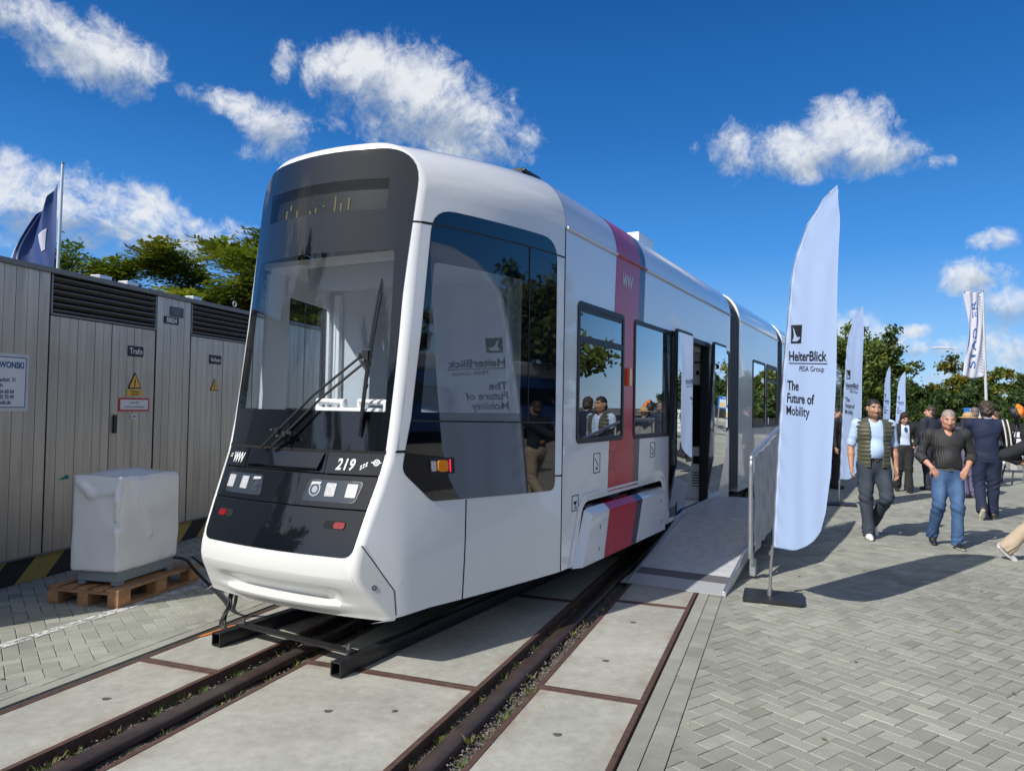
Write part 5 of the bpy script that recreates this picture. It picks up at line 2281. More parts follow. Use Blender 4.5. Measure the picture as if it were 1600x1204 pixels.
# gathered fold down the front corner
sd_.cone((-.070, .075, .86), (-.055, .03, .70), .012, .022, k=.025)
sd_.cone((-.055, .03, .70), (-.080, .05, .54), .024, .012, k=.03)
sd_.cone((-.065, .045, .52), (-.045, .02, .46), .010, .026, k=.03)
sd_.cone((-.045, .02, .46), (-.06, .04, .14), .022, .012, k=.04)
sd_.cone((-.055, .2, .85), (-.05, .40, .38), .004, .014, k=.05)
sd_.cone((-.45, .05, .83), (-.32, .045, .74), .006, .012, k=.05)
sd_.cone((-.32, .045, .74), (-.1, .05, .77), .012, .012, k=.05)
sd_.cone((-.07, .08, .872), (-.065, .78, .872), .008, .008, k=.02)
sd_.cone((-.50, .07, .87), (-.07, .07, .872), .008, .008, k=.02)
sd_.warp(lambda X, Y, Z: -.004 * np.abs(np.sin(7 * (X + .6 * Y) + 5 * Z)) ** 9 + .0065 * wob(X, Y, Z * .6, 7, .7) + .0012 * wob(X, Y, Z, 17, 2.1) + .002 * np.sin(38 * (X * .7 - Y) + 6 * Z) * np.clip(1 - (Z - .1) / .35, 0, 1))
sd_.plane((0, 0, .118), (0, 0, -1))
sd_.build('cover', MAT['cover_sheet'], cabn)

mat('cable_rubber', (0.016, 0.016, 0.017), .5)


def pl(x, y, z):
    c, s = math.cos(-PH), math.sin(-PH)
    return Vector((-3.07 + c * x - s * y, 5.84 + s * x + c * y, z))


def curve(pts, n=40):
    """Catmull-Rom through points"""
    P = [Vector(p) for p in pts]
    P = [P[0] * 2 - P[1]] + P + [P[-1] * 2 - P[-2]]
    out = []
    seg = len(P) - 3
    for i in range(seg):
        for k in range(max(2, n // seg)):
            t = k / max(2, n // seg)
            a, b, c, d = P[i:i + 4]
            out.append(.5 * ((2 * b) + (c - a) * t + (2 * a - 5 * b + 4 * c - d) * t * t + (3 * b - 3 * c + d - a) * t ** 3))
    out.append(P[-2])
    return out


nl = TW(3.72, -.66, .40)
cab_lab = ['thick black power cable from the sheeted cabinet to the tram nose', 'black cable lying on the paving nearest the container behind the tram nose', 'thin black cable looping down from the tram nose to the left steel tube']
g1 = [pl(-.2, .75, .24), pl(-.05, .86, .22), pl(.08, .85, .12), TW(4.25, -1.45, .03), TW(4.0, -1.02, .05), TW(3.85, -.80, .30), nl]
mb = MB()
for k in range(3):
    o_ = Vector((.012 * k, -.02 * k, .006 * k))
    mb.tube(curve([p + o_ * (1 if i < 4 else .6) for i, p in enumerate(g1)]), .011, 8)
tag(mb.build('power_cable', MAT['cable_rubber']), cab_lab[0], 'cable', 'cables between cabinet and tram')
mb = MB()
for k in range(3):
    g2 = [pl(-.1, 1.05, .2), pl(.05, 1.25, .02), TW(5.0 + .1 * k, -1.75, .016), TW(5.5 + .25 * k, -1.4, .016), TW(6.4 + .3 * k, -1.0, .016)]
    mb.tube(curve(g2), .010, 8)
tag(mb.build('power_cable', MAT['cable_rubber']), cab_lab[1], 'cable', 'cables between cabinet and tram')
mb = MB()
for k in range(5):
    j = lambda a=.015: random.uniform(-a, a)
    g3 = [TW(3.76, -.66, .40), TW(3.74 + j(), -.72 + j(), .27 + j()), TW(3.70 + j(), -.70 + j(), .20), TW(3.66 + j(), -.72 + j(), .09 + j()), TW(3.66 + j(), -.66, .035), TW(3.80, -.60 + j(), .03), TW(4.3, -.58 + j(), .02)]
    mb.tube(curve(g3), .008, 8)
tag(mb.build('power_cable', MAT['cable_rubber']), cab_lab[2], 'cable', 'cables between cabinet and tram')

# ------------------------------------------------------------------ access ramp and its barrier
ramp = empty('access_ramp', tuple(TW(6.67, 1.65, 0)), -TA)
tag(ramp, 'ribbed aluminium access ramp leading up to the open tram door', 'ramp')


def RL(u, v, z):
    return Vector((v - 1.65, u - 6.67, z))


def deck_z(u):
    return .03 + (min(u, 8.6) - 6.67) / 1.93 * .39 if u < 8.6 else .42 + (u - 8.6) * .008


mb = MB()
V0, V1 = 1.235, 2.09
us = []
u = 7.02
while u < 10.6:
    us.append(u)
    u += .055
for a, b in zip(us[:-1], us[1:]):
    za, zb_ = deck_z(a), deck_z(b - .012)
    mb.add([RL(a, V0, za), RL(a, V1, za), RL(b - .012, V1, zb_), RL(b - .012, V0, zb_), RL(a, V0, za - .008), RL(a, V1, za - .008), RL(b - .012, V1, zb_ - .008), RL(b - .012, V0, zb_ - .008)], [(0, 1, 2, 3), (0, 4, 5, 1), (3, 2, 6, 7)])
mb.add([RL(7.0, V0, deck_z(7.0) - .010), RL(7.0, V1, deck_z(7.0) - .010), RL(8.6, V1, .41), RL(8.6, V0, .41), RL(10.6, V1, .424), RL(10.6, V0, .424)], [(0, 1, 2, 3), (3, 2, 4, 5)])
mb.build('deck', MAT['alu_deck'], ramp, smooth=0)
# chequer plate toe
m_ = mat('chequer_plate', (0.46, 0.47, 0.48), .45, metal=.2)
N = NT(m_.node_tree)
tco = N.new('ShaderNodeTexCoord').outputs['Object']
mpn = N.new('ShaderNodeMapping')
mpn.inputs['Rotation'].default_value = (0, 0, R(45))
N.l.new(tco, mpn.inputs['Vector'])
ck = N.new('ShaderNodeTexBrick')
ck.inputs['Scale'].default_value = 22
ck.inputs['Mortar Size'].default_value = .012
N.l.new(mpn.outputs[0], ck.inputs['Vector'])
bn = N.new('ShaderNodeBump')
bn.inputs['Strength'].default_value = .9
bn.inputs['Distance'].default_value = .006
N.l.new(ck.outputs['Fac'], bn.inputs['Height'])
N.l.new(bn.outputs[0], N.n['Principled BSDF'].inputs['Normal'])
mb = MB()
mb.add([RL(6.67, 1.15, .012), RL(6.67, 2.13, .012), RL(6.86, 2.12, deck_z(6.86)), RL(6.86, 1.2, deck_z(6.86)), RL(6.67, 1.15, .002), RL(6.67, 2.13, .002)], [(0, 1, 2, 3), (4, 5, 1, 0)])
mb.build('toe_plate', MAT['chequer_plate'], ramp, smooth=0)
mb = MB()
mb.add([RL(6.86, V0 - .03, deck_z(6.86)), RL(6.86, 2.12, deck_z(6.86)), RL(7.01, 2.11, deck_z(7.01) + .001), RL(7.01, V0 - .01, deck_z(7.01) + .001)], [(0, 1, 2, 3)])
m2 = mat('black_tread', (.11, .11, .115), .7, bump=.8, bscale=80)
mb.build('anti_slip_strip', m2, ramp, smooth=0)
mb = MB()
for v in (V0 - .03, V1 + .002):
    pts = [(6.70, .0), (6.70, .035), (8.6, .475), (10.6, .49), (10.6, .33), (8.6, .30), (6.9, .0)]
    mb.prism(pts, lambda a, b, d: RL(a, d, b), v, v + .028)
mb.build('side_rail', MAT['alu'], ramp, bevel=.003)
for u in (8.6, 9.6, 10.5):
    for v in (1.4, 1.95):
        mb = MB()
        mb.box2(tuple(RL(u, v, 0)), tuple(RL(u + .05, v + .05, .40)))
        mb.build('support_leg', MAT['alu'], ramp)

bar = empty('barrier', tuple(TW(7.4, 2.2, 0)), -TA)
tag(bar, 'tubular ramp railing covered with crinkled grey fabric behind the nearest banner', 'railing')


def BL(u, z, d=0.0):
    return Vector((d, u - 7.4, z))


def bt(u):
    return 1.20 + (u - 7.4) * .145 if u < 9.4 else 1.49


mb = MB()
mb.tube(curve([BL(7.40, .22), BL(7.40, .5), BL(7.40, 1.0), BL(7.41, 1.15), BL(7.48, 1.215), BL(8.0, bt(8.0)), BL(9.3, bt(9.3)), BL(10.6, 1.49)], 60), .021, 10)
mb.tube([BL(10.6, .1), BL(10.6, 1.49)], .02, 8)
mb.tube([BL(9.0, .1), BL(9.0, 1.43)], .02, 8)
mb.box(BL(7.55, .11, 0), (.05, .08, .16))
mb.tube([BL(7.50, .14), BL(7.50, .5)], .016, 8)
mb.tube([BL(7.5, .30), BL(9.4, .60)], .016, 8)
mb.build('frame', MAT['alu'], bar)
mat('grey_fabric', (0.36, 0.37, 0.38), .38, spec=.6, sheen=.3, bump=.5, bscale=14)
us_, zs_ = np.linspace(0, 1, 120), np.linspace(0, 1, 60)
vs = []
for a in us_:
    for b in zs_:
        u = 7.455 + a * 3.1
        z = .26 + min(u - 7.455, 1.5) * .10 + b * (bt(u) - .03 - .26 - min(u - 7.455, 1.5) * .10)
        d = .010 * math.sin(u * 23 + 2.2 * math.sin(z * 5 + u)) * (.4 + .6 * (1 - b)) + .007 * math.sin(z * 17 + 3 * math.sin(u * 6)) + .006 * math.sin(u * 9 - z * 12) + .012 * math.sin(u * 41) * max(0, .35 - b)
        vs.append(BL(u, z, .022 + d))
fs = [(i * 60 + j, i * 60 + j + 1, (i + 1) * 60 + j + 1, (i + 1) * 60 + j) for i in range(119) for j in range(59)]
mb = MB()
mb.add(vs, fs)
o = mb.build('fabric', MAT['grey_fabric'], bar, smooth=80)
so = o.modifiers.new('thick', 'SOLIDIFY')
so.thickness = .002

# ------------------------------------------------------------------ feather banners
m_ = mat('banner_cloth', (0.43, 0.565, 0.83), .6, spec=.2, bump=.10, bscale=260)
N = NT(m_.node_tree)
tl_ = N.new('ShaderNodeBsdfTranslucent')
tl_.inputs[0].default_value = (.43, .56, .82, 1)
mx_ = N.new('ShaderNodeMixShader')
mx_.inputs[0].default_value = .22
N.l.new(N.n['Principled BSDF'].outputs[0], mx_.inputs[1])
N.l.new(tl_.outputs[0], mx_.inputs[2])
N.l.new(mx_.outputs[0], N.n['Material Output'].inputs[0])
mat('sleeve_cloth', (0.40, 0.525, 0.78), .6, spec=.2, bump=.1, bscale=260)
mat('banner_ink', (0.012, 0.015, 0.024), .6)
mat('pole_grey', (0.45, 0.46, 0.47), .3, metal=.8)
SL = [(.455, .03), (1.0, .065), (1.6, .11), (2.0, .15), (2.43, .203), (2.862, .264), (3.063, .358), (3.205, .451), (3.364, .622), (3.41, .72), (3.433, .785)]
SR = [(.455, .06), (.477, .304), (.54, .46), (.60, .55), (.694, .643), (.85, .70), (1.162, .745), (1.866, .775), (2.872, .796), (3.3, .797), (3.433, .79)]


def feather(loc, heading, label, seed, lean=0.0):
    r_ = random.Random(seed)
    root = empty('feather_banner', loc, math.pi / 2 - heading)   # local x runs along the cloth
    tag(root, label, 'banner flag', 'white feather banners with black lettering')
    ph = r_.random() * 6

    def B(s, z, d=0.0):
        l_ = lerp_tab(SL, z)
        t = max(0.0, s - l_)
        e_ = min(1, t * 4)
        w = .010 * math.sin(z * 1.7 + t * 4 + ph) * min(1, t * 3) + .0045 * math.sin(t * 24 + z * 1.4 + ph) * e_ * (.3 + .7 * min(1, abs(z - 1.9) / 1.1)) + .005 * math.sin(t * 10 - z * 3.1 + ph) * min(1, t * 2)
        w += .004 * math.sin(z * 27 + 4 * math.sin(t * 9)) * max(0, .16 - t) / .16
        return Vector((s, w + d, z))
    mb = MB()
    for x, y in ((0, 0),):
        pass
    base_poly = rrect(-.25, -.21, .25, .21, .03)
    mb.prism(base_poly, lambda a, b, d: Vector((a, b, d)), .004, .032)
    b_ = mb.build('base_plate', MAT['black_steel'], root, bevel=.006)
    b_.rotation_euler = (0, 0, heading - R(110))
    b_.location = (.02, .02, 0)
    mb = MB()
    mb.tube([(0, 0, .03), (.006, 0, .25), (.03, 0, .47)], [.013, .013, .012], 10)
    mb.tube([(-.004, 0, .03), (0, 0, .09)], .022, 10)
    mb.tube([(.004, 0, .385), (.02, 0, .42)], .02, 10)
    mb.tube([(.018, 0, .40), (-.03, .02, .30)], .006, 6)
    pts = [B(lerp_tab(SL, z) + .008, z) for z in np.linspace(.46, 3.40, 40)]
    mb.tube(pts, [.011 - .007 * i / 39 for i in range(40)], 8)
    mb.build('pole', MAT['pole_grey'], root)
    zs = np.concatenate([np.linspace(.456, .7, 14), np.linspace(.72, 3.3, 110), np.linspace(3.31, 3.432, 14)])
    nt = 44
    vs, fs = [], []
    for z in zs:
        a, b = lerp_tab(SL, z), lerp_tab(SR, z)
        for k in range(nt):
            vs.append(B(a + (b - a) * k / (nt - 1), z))
    fs = [(i * nt + j, i * nt + j + 1, (i + 1) * nt + j + 1, (i + 1) * nt + j) for i in range(len(zs) - 1) for j in range(nt - 1)]
    mb = MB()
    mb.add(vs, fs)
    cl = mb.build('cloth', MAT['banner_cloth'], root, smooth=80)
    so = cl.modifiers.new('thick', 'SOLIDIFY')
    so.thickness = .0016
    so.offset = 0
    mb = MB()
    for sd2 in (-1, 1):
        zz = np.linspace(.47, 3.40, 90)
        vs = []
        for z in zz:
            l_ = lerp_tab(SL, z)
            w_ = min(.045, (lerp_tab(SR, z) - l_) * .6)
            vs += [B(l_ - .001, z, sd2 * .0022), B(l_ + w_, z, sd2 * .0022)]
        mb.add(vs, [(2 * i, 2 * i + 1, 2 * i + 3, 2 * i + 2) for i in range(len(zz) - 1)])
    mb.build('pole_sleeve', MAT['sleeve_cloth'], cl, smooth=80)
    rot = -.060
    for side in (-1, 1):
        def fn(x, y, side=side):
            # lettering runs slightly downhill with the leaning cloth; the back is mirrored
            return B(x, y, side * .0045)
        def tx(body, s, z, size, **kw):
            vs, fs = text_geo(body, size, **kw)
            # cut long strokes so they follow the cloth
            mbt.add([fn(s + x + y * .02, z + y + x * rot) for x, y in vs], fs)
        mbt = MB()
        tx('HeiterBlick', .232, 2.080, .114, bold=.0024, xs=.86)
        tx('PESA Group', .368, 1.985, .062, xs=.92)
        tx('The', .217, 1.832, .112, bold=.0022, xs=.84)
        tx('Future of', .210, 1.727, .112, bold=.0022, xs=.80)
        tx('Mobility', .203, 1.622, .112, bold=.0010, xs=.82)
        n_ = 16
        for i in range(n_):
            s0, s1 = .232 + .46 * i / n_, .232 + .46 * (i + 1) / n_
            q = lambda s, o: fn(s, 2.054 + (s - .232) * rot + o)
            mbt.add([q(s0, 0), q(s1, 0), q(s1, .007), q(s0, .007)], [(0, 1, 2, 3)])
        mbt.build('lettering', MAT['banner_ink'], cl, smooth=0)
        mbt = MB()
        vs, fs, _ = plate(None, [(.256, 2.225), (.386, 2.217), (.394, 2.371), (.262, 2.380)], [], lambda a, b: fn(a, b), [.28, .30, .32, .34, .36], [2.26, 2.3, 2.34])
        mbt.add(vs, fs)
        em = mbt.build('emblem', MAT['banner_ink'], cl, smooth=0)
        mbt = MB()
        bird = [(.285, 2.365), (.305, 2.335), (.318, 2.30), (.334, 2.275), (.352, 2.268), (.366, 2.272), (.378, 2.262), (.366, 2.256), (.352, 2.244), (.330, 2.235), (.310, 2.240), (.298, 2.236), (.292, 2.246), (.268, 2.240), (.290, 2.262), (.298, 2.29), (.292, 2.33)]
        vs, fs, _ = plate(None, bird, [], lambda a, b, side=side: B(a, b, side * .0062), [.28, .30, .32, .34, .36], [2.26, 2.3, 2.34])
        mbt.add(vs, fs)
        mbt.build('bird_symbol', MAT['banner_cloth'], em, smooth=0)
    return root


feather((2.297, 6.51, 0), R(162), 'nearest and largest white feather banner standing at the foot of the ramp', 1)
feather((5.84, 13.12, 0), R(177), 'white feather banner standing behind the man in the green quilted vest', 2)
feather((14.60, 29.0, 0), R(187), 'small distant white feather banner just right of the vest man, left of its twin', 3)
feather((16.9, 32.5, 0), R(176), 'small distant white feather banner just above the dark suited woman', 4)
# ------------------------------------------------------------------ trees
def leaf_mat(name, hue):
    m_ = bpy.data.materials.new(name)
    m_.use_nodes = True
    N = NT(m_.node_tree)
    N.n.clear()
    out = N.new('ShaderNodeOutputMaterial')
    a = N.new('ShaderNodeAttribute', attribute_name='tint')
    d = N.new('ShaderNodeBsdfPrincipled')
    d.inputs['Roughness'].default_value = .5
    d.inputs['Specular IOR Level'].default_value = .35
    t = N.new('ShaderNodeBsdfTranslucent')
    N.l.new(a.outputs['Color'], d.inputs['Base Color'])
    N.l.new(N.mix(1.0, a.outputs['Color'], (1.3, 1.35, .5, 1), 'MULTIPLY'), t.inputs[0])
    mx = N.new('ShaderNodeMixShader')
    mx.inputs[0].default_value = .30
    N.l.new(d.outputs[0], mx.inputs[1])
    N.l.new(t.outputs[0], mx.inputs[2])
    N.l.new(mx.outputs[0], out.inputs[0])
    MAT[name] = m_


leaf_mat('foliage', 0)
mat('bark', (0.11, 0.085, 0.065), .9, vary=.3, vscale=6, bump=.6, bscale=18)


def grow(seed, height, spread, trunk_h, n_limb, sub, twig_n, leaf, leaves, palette, upright=.6, droop=.15, sprays=False):
    """returns (wood MB, leaf arrays) for a tree at the origin"""
    r_ = random.Random(seed)
    nr = np.random.default_rng(seed)
    wood = MB()
    tips = []

    def limb(p, d, L, rad, depth):
        pts, rr = [p], [rad]
        n = 5
        q = p.copy()
        dd = d.copy()
        for i in range(n):
            dd = (dd + Vector((r_.gauss(0, .13), r_.gauss(0, .13), r_.gauss(0, .08) + (.07 if depth < 2 else -droop * .25)))).normalized()
            q = q + dd * (L / n)
            pts.append(q.copy())
            rr.append(rad * (1 - .75 * (i + 1) / n))
        wood.tube(pts, rr, 6 if depth < 2 else 4, caps=False)
        if depth >= sub:
            for k in range(2, n + 1):
                tips.append((pts[k], dd.copy(), L))
            return
        nb = r_.randint(3, 4) if depth else n_limb
        for k in range(nb):
            t = .35 + .65 * (k + r_.random()) / nb
            i = min(n - 1, int(t * n))
            a = pts[i].lerp(pts[i + 1], t * n - i)
            ang = r_.random() * 6.283
            side = Vector((math.cos(ang), math.sin(ang), 0))
            nd = (dd * .55 + side * (.75 if depth else .9) + Vector((0, 0, upright * r_.random()))).normalized()
            limb(a, nd, L * r_.uniform(.5, .72), rr[i] * .55, depth + 1)

    base = Vector((0, 0, -.1))
    top = Vector((r_.gauss(0, .1), r_.gauss(0, .1), trunk_h))
    wood.tube([base, base.lerp(top, .5) + Vector((.04, .03, 0)), top], [height * .022, height * .017, height * .014], 9, caps=False)
    for k in range(n_limb):
        a = 6.283 * k / n_limb + r_.uniform(-.4, .4)
        el = r_.uniform(.25, 1.2)
        d = Vector((math.cos(a) * math.cos(el) * spread, math.sin(a) * math.cos(el) * spread, math.sin(el))).normalized()
        limb(top - Vector((0, 0, r_.random() * trunk_h * .45)), d, (height - trunk_h) * r_.uniform(.5, .68), height * .010, 1)
    limb(top, Vector((0, 0, 1)), (height - trunk_h) * .72, height * .012, 1)
    # leaves: sprays or clumps round every twig
    T_ = [t for t in tips]
    P, Q, C = [], [], []
    per = max(1, leaves // max(1, len(T_)))
    pal = np.array(palette)
    V_, Cc = [], []
    for p, d, L in T_:
        cl_c = pal[r_.randrange(len(pal))] * r_.uniform(.75, 1.2)
        if sprays:
            nsp = max(1, per // 11)
            for s in range(nsp):
                ang = r_.random() * 6.283
                ax = Vector((math.cos(ang), math.sin(ang), r_.uniform(-.25, .75))).normalized()
                o = p + Vector((r_.gauss(0, .16), r_.gauss(0, .16), r_.gauss(0, .14)))
                sd2 = ax.cross(Vector((0, 0, 1))).normalized()
                n2 = sd2.cross(ax)
                for k in range(11):
                    t = (k // 2 + 1) / 6
                    c0 = o + ax * (leaf * 3.6 * t) - Vector((0, 0, 1)) * (leaf * 1.3 * t * t)
                    sg = (-1 if k % 2 else 1)
                    ld = (sd2 * sg + ax * .45 + n2 * r_.uniform(-.25, .25)).normalized() if k < 10 else ax
                    w = ld.cross(n2).normalized() * leaf * .22
                    V_ += [c0, c0 + ld * leaf * .5 + w, c0 + ld * leaf, c0 + ld * leaf * .5 - w]
                    cc = cl_c * r_.uniform(.75, 1.25)
                    Cc += [cc] * 4
        else:
            for s in range(per):
                o = p + Vector((r_.gauss(0, L * .17), r_.gauss(0, L * .17), r_.gauss(0, L * .13)))
                nrm = Vector((r_.gauss(0, 1), r_.gauss(0, 1), r_.gauss(.5, 1))).normalized()
                a = nrm.orthogonal().normalized()
                b = nrm.cross(a)
                th = r_.random() * 6.283
                a, b = a * math.cos(th) + b * math.sin(th), b * math.cos(th) - a * math.sin(th)
                l_ = leaf * r_.uniform(.6, 1.25)
                V_ += [o - a * l_ * .5, o + b * l_ * .27, o + a * l_ * .5, o - b * l_ * .27]
                Cc += [cl_c * r_.uniform(.7, 1.3)] * 4
    V_ = np.array([tuple(v) for v in V_])
    return wood, V_, np.array(Cc)


def make_tree(name, label, loc, rz, group, args, scale=1.0, cat='tree'):
    wood, V_, Cc = grow(*args[0], **args[1])
    root = empty(name, loc, rz)
    tag(root, label, cat, group)
    wood.build('trunk', MAT['bark'], root, smooth=60, fix=False)
    n = len(V_) // 4
    np_mesh('crown', V_, np.arange(n * 4).reshape(n, 4), 4, MAT['foliage'], root, {'tint': Cc})
    root.scale = (scale,) * 3
    return root


def tree_copy(src, label, loc, rz, scale):
    c = copy_tree(src)
    c.location = loc
    c.rotation_euler = (0, 0, rz)
    c.scale = scale if isinstance(scale, tuple) else (scale,) * 3
    c['label'] = label
    return c


PAL_G = [(.075, .115, .022), (.095, .14, .028), (.055, .09, .018), (.135, .165, .03), (.11, .135, .024)]
PAL_D = [(.042, .078, .020), (.055, .095, .023), (.072, .115, .026), (.035, .065, .017)]
PAL_Y = [(.135, .15, .024), (.20, .18, .027), (.10, .135, .026), (.08, .115, .024), (.22, .185, .027)]

PAL_L = [(.16, .21, .04), (.19, .24, .045), (.11, .16, .03), (.25, .25, .05), (.20, .21, .04)]
GL_ = 'trees behind the transformer container'
la = make_tree('locust_tree', 'feathery green locust tree touching the tram silhouette behind the container', (-10.6, 27.0, 0), 0, GL_, ((21, 7.2, 1.5, 2.4, 8, 3, 0, .27, 110000, PAL_L), dict(sprays=True, upright=.42)))
lb = tree_copy(la, 'middle feathery locust tree of three above the container roof', (-12.9, 28.0, 0), 2.2, .97)
tree_copy(la, 'leftmost and lowest feathery locust tree above the container roof', (-15.0, 27.5, 0), 4.0, .90)
make_tree('bushy_tree', 'small dark tree top peeping over the container roof near the flagpole', (-19.6, 31.5, 0), 0, GL_, ((5, 7.7, 1.0, 2.2, 5, 3, 0, .22, 9000, PAL_D), dict(upright=.5)))

GR = 'trees beyond the far fence'
ta = make_tree('broadleaf_tree', 'tall loose crowned green tree right behind the second banner', (24.2, 52.0, 0), .3, GR, ((8, 7.5, 1.05, 1.6, 7, 3, 0, .34, 15000, PAL_G), dict(upright=.7)))
tb = make_tree('broadleaf_tree', 'wide yellow green tree in the middle of the row beyond the fence', (32.6, 52.0, 0), 0, GR, ((14, 5.4, 1.5, .8, 8, 3, 0, .30, 16000, PAL_Y), dict(upright=.45)))
td = make_tree('broadleaf_tree', 'dense dark green tree low behind the striped shirt man', (29.0, 48.5, 0), 0, GR, ((33, 4.0, 1.5, .5, 8, 3, 0, .28, 14000, PAL_D), dict(upright=.3)))
tree_copy(tb, 'yellow green tree right of the tall white flag beyond the fence', (38.8, 54.0, 0), 2.6, (1.0, 1.0, .98))
tree_copy(td, 'dense dark tree just left of the tall flagpole beyond the fence', (34.2, 48.0, 0), 1.4, 1.02)
tree_copy(td, 'dense dark tree at the right picture edge beyond the fence', (39.6, 48.5, 0), 3.0, 1.06)
tree_copy(ta, 'tall green tree partly hidden by the nearest banner and the tram', (21.4, 50.0, 0), 3.3, .90)
tree_copy(td, 'dark bushy tree filling the gap below the tall crown', (24.6, 48.0, 0), 4.2, 1.0)
tree_copy(tb, 'green tree at the far right edge above the orange camera cover', (43.5, 53.0, 0), 4.4, .98)
tree_copy(td, 'dark bushy tree between the small distant banners and the tram tail', (20.4, 47.0, 0), 5.2, 1.0)
tree_copy(td, 'dense dark tree right of the tall flagpole behind the navy suited man', (36.8, 46.5, 0), 2.1, .95)
tree_copy(td, 'dark low tree behind the dark suited woman and small banners', (26.6, 46.5, 0), 2.9, .92)
tree_copy(td, 'dark low tree behind the two men with turned backs', (31.6, 46.0, 0), .6, .90)

# trees behind the camera and beyond the square, present as reflections in the tram
GB = 'trees seen reflected in the tram windows'
bk = [(30, 22, 1.25), (34, 12, 1.4), (33, 2, 1.3), (29, -8, 1.5), (22, -16, 1.45), (12, -21, 1.3), (2, -24, 1.5), (-9, -25, 1.4), (-18, -20, 1.55), (-24, -12, 1.4), (-27, -3, 1.5), (38, 30, 1.4), (-21, 3, 1.1)]
for i, (x, y, s) in enumerate(bk):
    c = tree_copy(tb if i % 2 else ta, 'tree outside the picture seen only as a dark reflection in the tram glass', (x, y, 0), i * 1.3, s)
    c['group'] = GB

# ------------------------------------------------------------------ far fence, board, lamps and flags
mat('fence_mesh', (0.010, 0.012, 0.014), .7)
mat('fence_post', (0.25, 0.26, 0.27), .5, metal=.5)
fa, fb = Vector((17.5, 41.5, 0)), Vector((37.0, 36.0, 0))
fd = (fb - fa).normalized()
fe = empty('mesh_fence', tuple(fa), math.atan2(fd.y, fd.x))
tag(fe, 'long low dark mesh fence with a pale kerb in front of the trees', 'fence')
L_ = (fb - fa).length
mb = MB()
mb.box2((0, -.01, .22), (L_, .01, 1.18))
mb.build('panel', MAT['fence_mesh'], fe)
for k in range(9):
    mb = MB()
    mb.tube([(k * L_ / 8, -.03, 0), (k * L_ / 8, -.03, 1.24)], .03, 8)
    mb.build('post', MAT['fence_post'], fe)
mb = MB()
mb.box2((0, -.25, 0), (L_, -.05, .16))
mb.build('kerb_stone', MAT['slab_concrete'], fe)

mat('board_blue', (0.02, 0.13, 0.42), .4)
bd = empty('info_board', (15.75, 25.0, 0), R(-28))
tag(bd, 'blue framed notice board with a building picture behind the navy suited man', 'notice board')
mb = MB()
mb.box2((-.34, -.02, 1.28), (.34, .02, 1.86))
mb.build('frame', MAT['board_blue'], bd, bevel=.01)
mb = MB()
mb.box2((-.27, -.026, 1.34), (.27, -.018, 1.72))
mb.build('picture_sky', mat('print_pale', (.42, .55, .68), .5), bd)
mb = MB()
mb.prism([(-.27, 1.36), (.27, 1.36), (.27, 1.52), (.15, 1.60), (.02, 1.50), (-.12, 1.57), (-.27, 1.52)], lambda a, b, d: Vector((a, d, b)), -.030, -.025)
mb.build('picture_building', mat('print_sand', (.55, .42, .20), .5), bd)
mb = MB()
put_text(mb, lambda x, y: Vector((x, -.024, 1.775 + y)), 'MOBILITY', .075, bold=.002, xs=1.0, align='CENTER')
mb.build('lettering', MAT['sign_white'], bd, smooth=0)
for x in (-.28, .28):
    mb = MB()
    mb.tube([(x, 0, 0), (x, 0, 1.3)], .025, 8)
    mb.build('leg', MAT['fence_post'], bd)

mat('pole_white', (0.62, 0.64, 0.66), .35, metal=.3)
mat('flag_navy', (0.020, 0.055, 0.20), .6)
mat('flag_blue', (0.02, 0.09, 0.34), .6)
mat('flag_white', (0.50, 0.52, 0.62), .6)
mat('lamp_white', (0.7, 0.72, 0.74), .4)


def flagpole(name, label, loc, h_, r_=.05, lean=(0, 0), group='flagpoles'):
    root = empty(name, loc)
    tag(root, label, 'flagpole', group)
    mb = MB()
    mb.tube([(0, 0, 0), (lean[0], lean[1], h_)], [r_, r_ * .6], 12)
    mb.build('pole', MAT['pole_white'], root, smooth=40)
    mb = MB()
    mb.tube([(lean[0], lean[1], h_), (lean[0], lean[1], h_ + .05)], [r_ * .85, r_ * .5], 12)
    mb.build('cap', MAT['steel_grey'], root)
    return root


def cloth(name, m_, root, fn, nu, nv, thick=.002):
    mb = MB()
    vs = [fn(a, b) for a in np.linspace(0, 1, nu) for b in np.linspace(0, 1, nv)]
    mb.add(vs, [(i * nv + j, i * nv + j + 1, (i + 1) * nv + j + 1, (i + 1) * nv + j) for i in range(nu - 1) for j in range(nv - 1)])
    o = mb.build(name, m_, root, smooth=80)
    so = o.modifiers.new('thick', 'SOLIDIFY')
    so.thickness = thick
    return o


# left flagpole with a navy flag hanging in folds (a = away from the pole, b = 0 top .. 1 bottom)
fp = flagpole('flagpole', 'tall grey flagpole rising behind the container roof at the left edge', (-15.0, 24, 0), 9.35, .075, (.10, 0))
fl = empty('flag', (-14.95, 23.95, 0))
tag(fl, 'navy flag with white stripes hanging limp in folds on the left flagpole', 'flag')


def navy(a, b, d=0.0):
    drop = a * (1.1 + .25 * math.sin(b * 3))
    x = -.06 - a * (.62 + .85 * math.sin(min(1, b * 1.15) * math.pi * .62)) * (1 if b < .85 else 1 - (b - .85))
    fold = .12 * math.sin(a * 10 + b * 3.5) * a ** .5
    z = 8.72 - b * 2.9 - drop * (1 - b * .55)
    x += .05 * math.sin(a * 12 + b * 5) * a
    return Vector((x, fold + d, z))


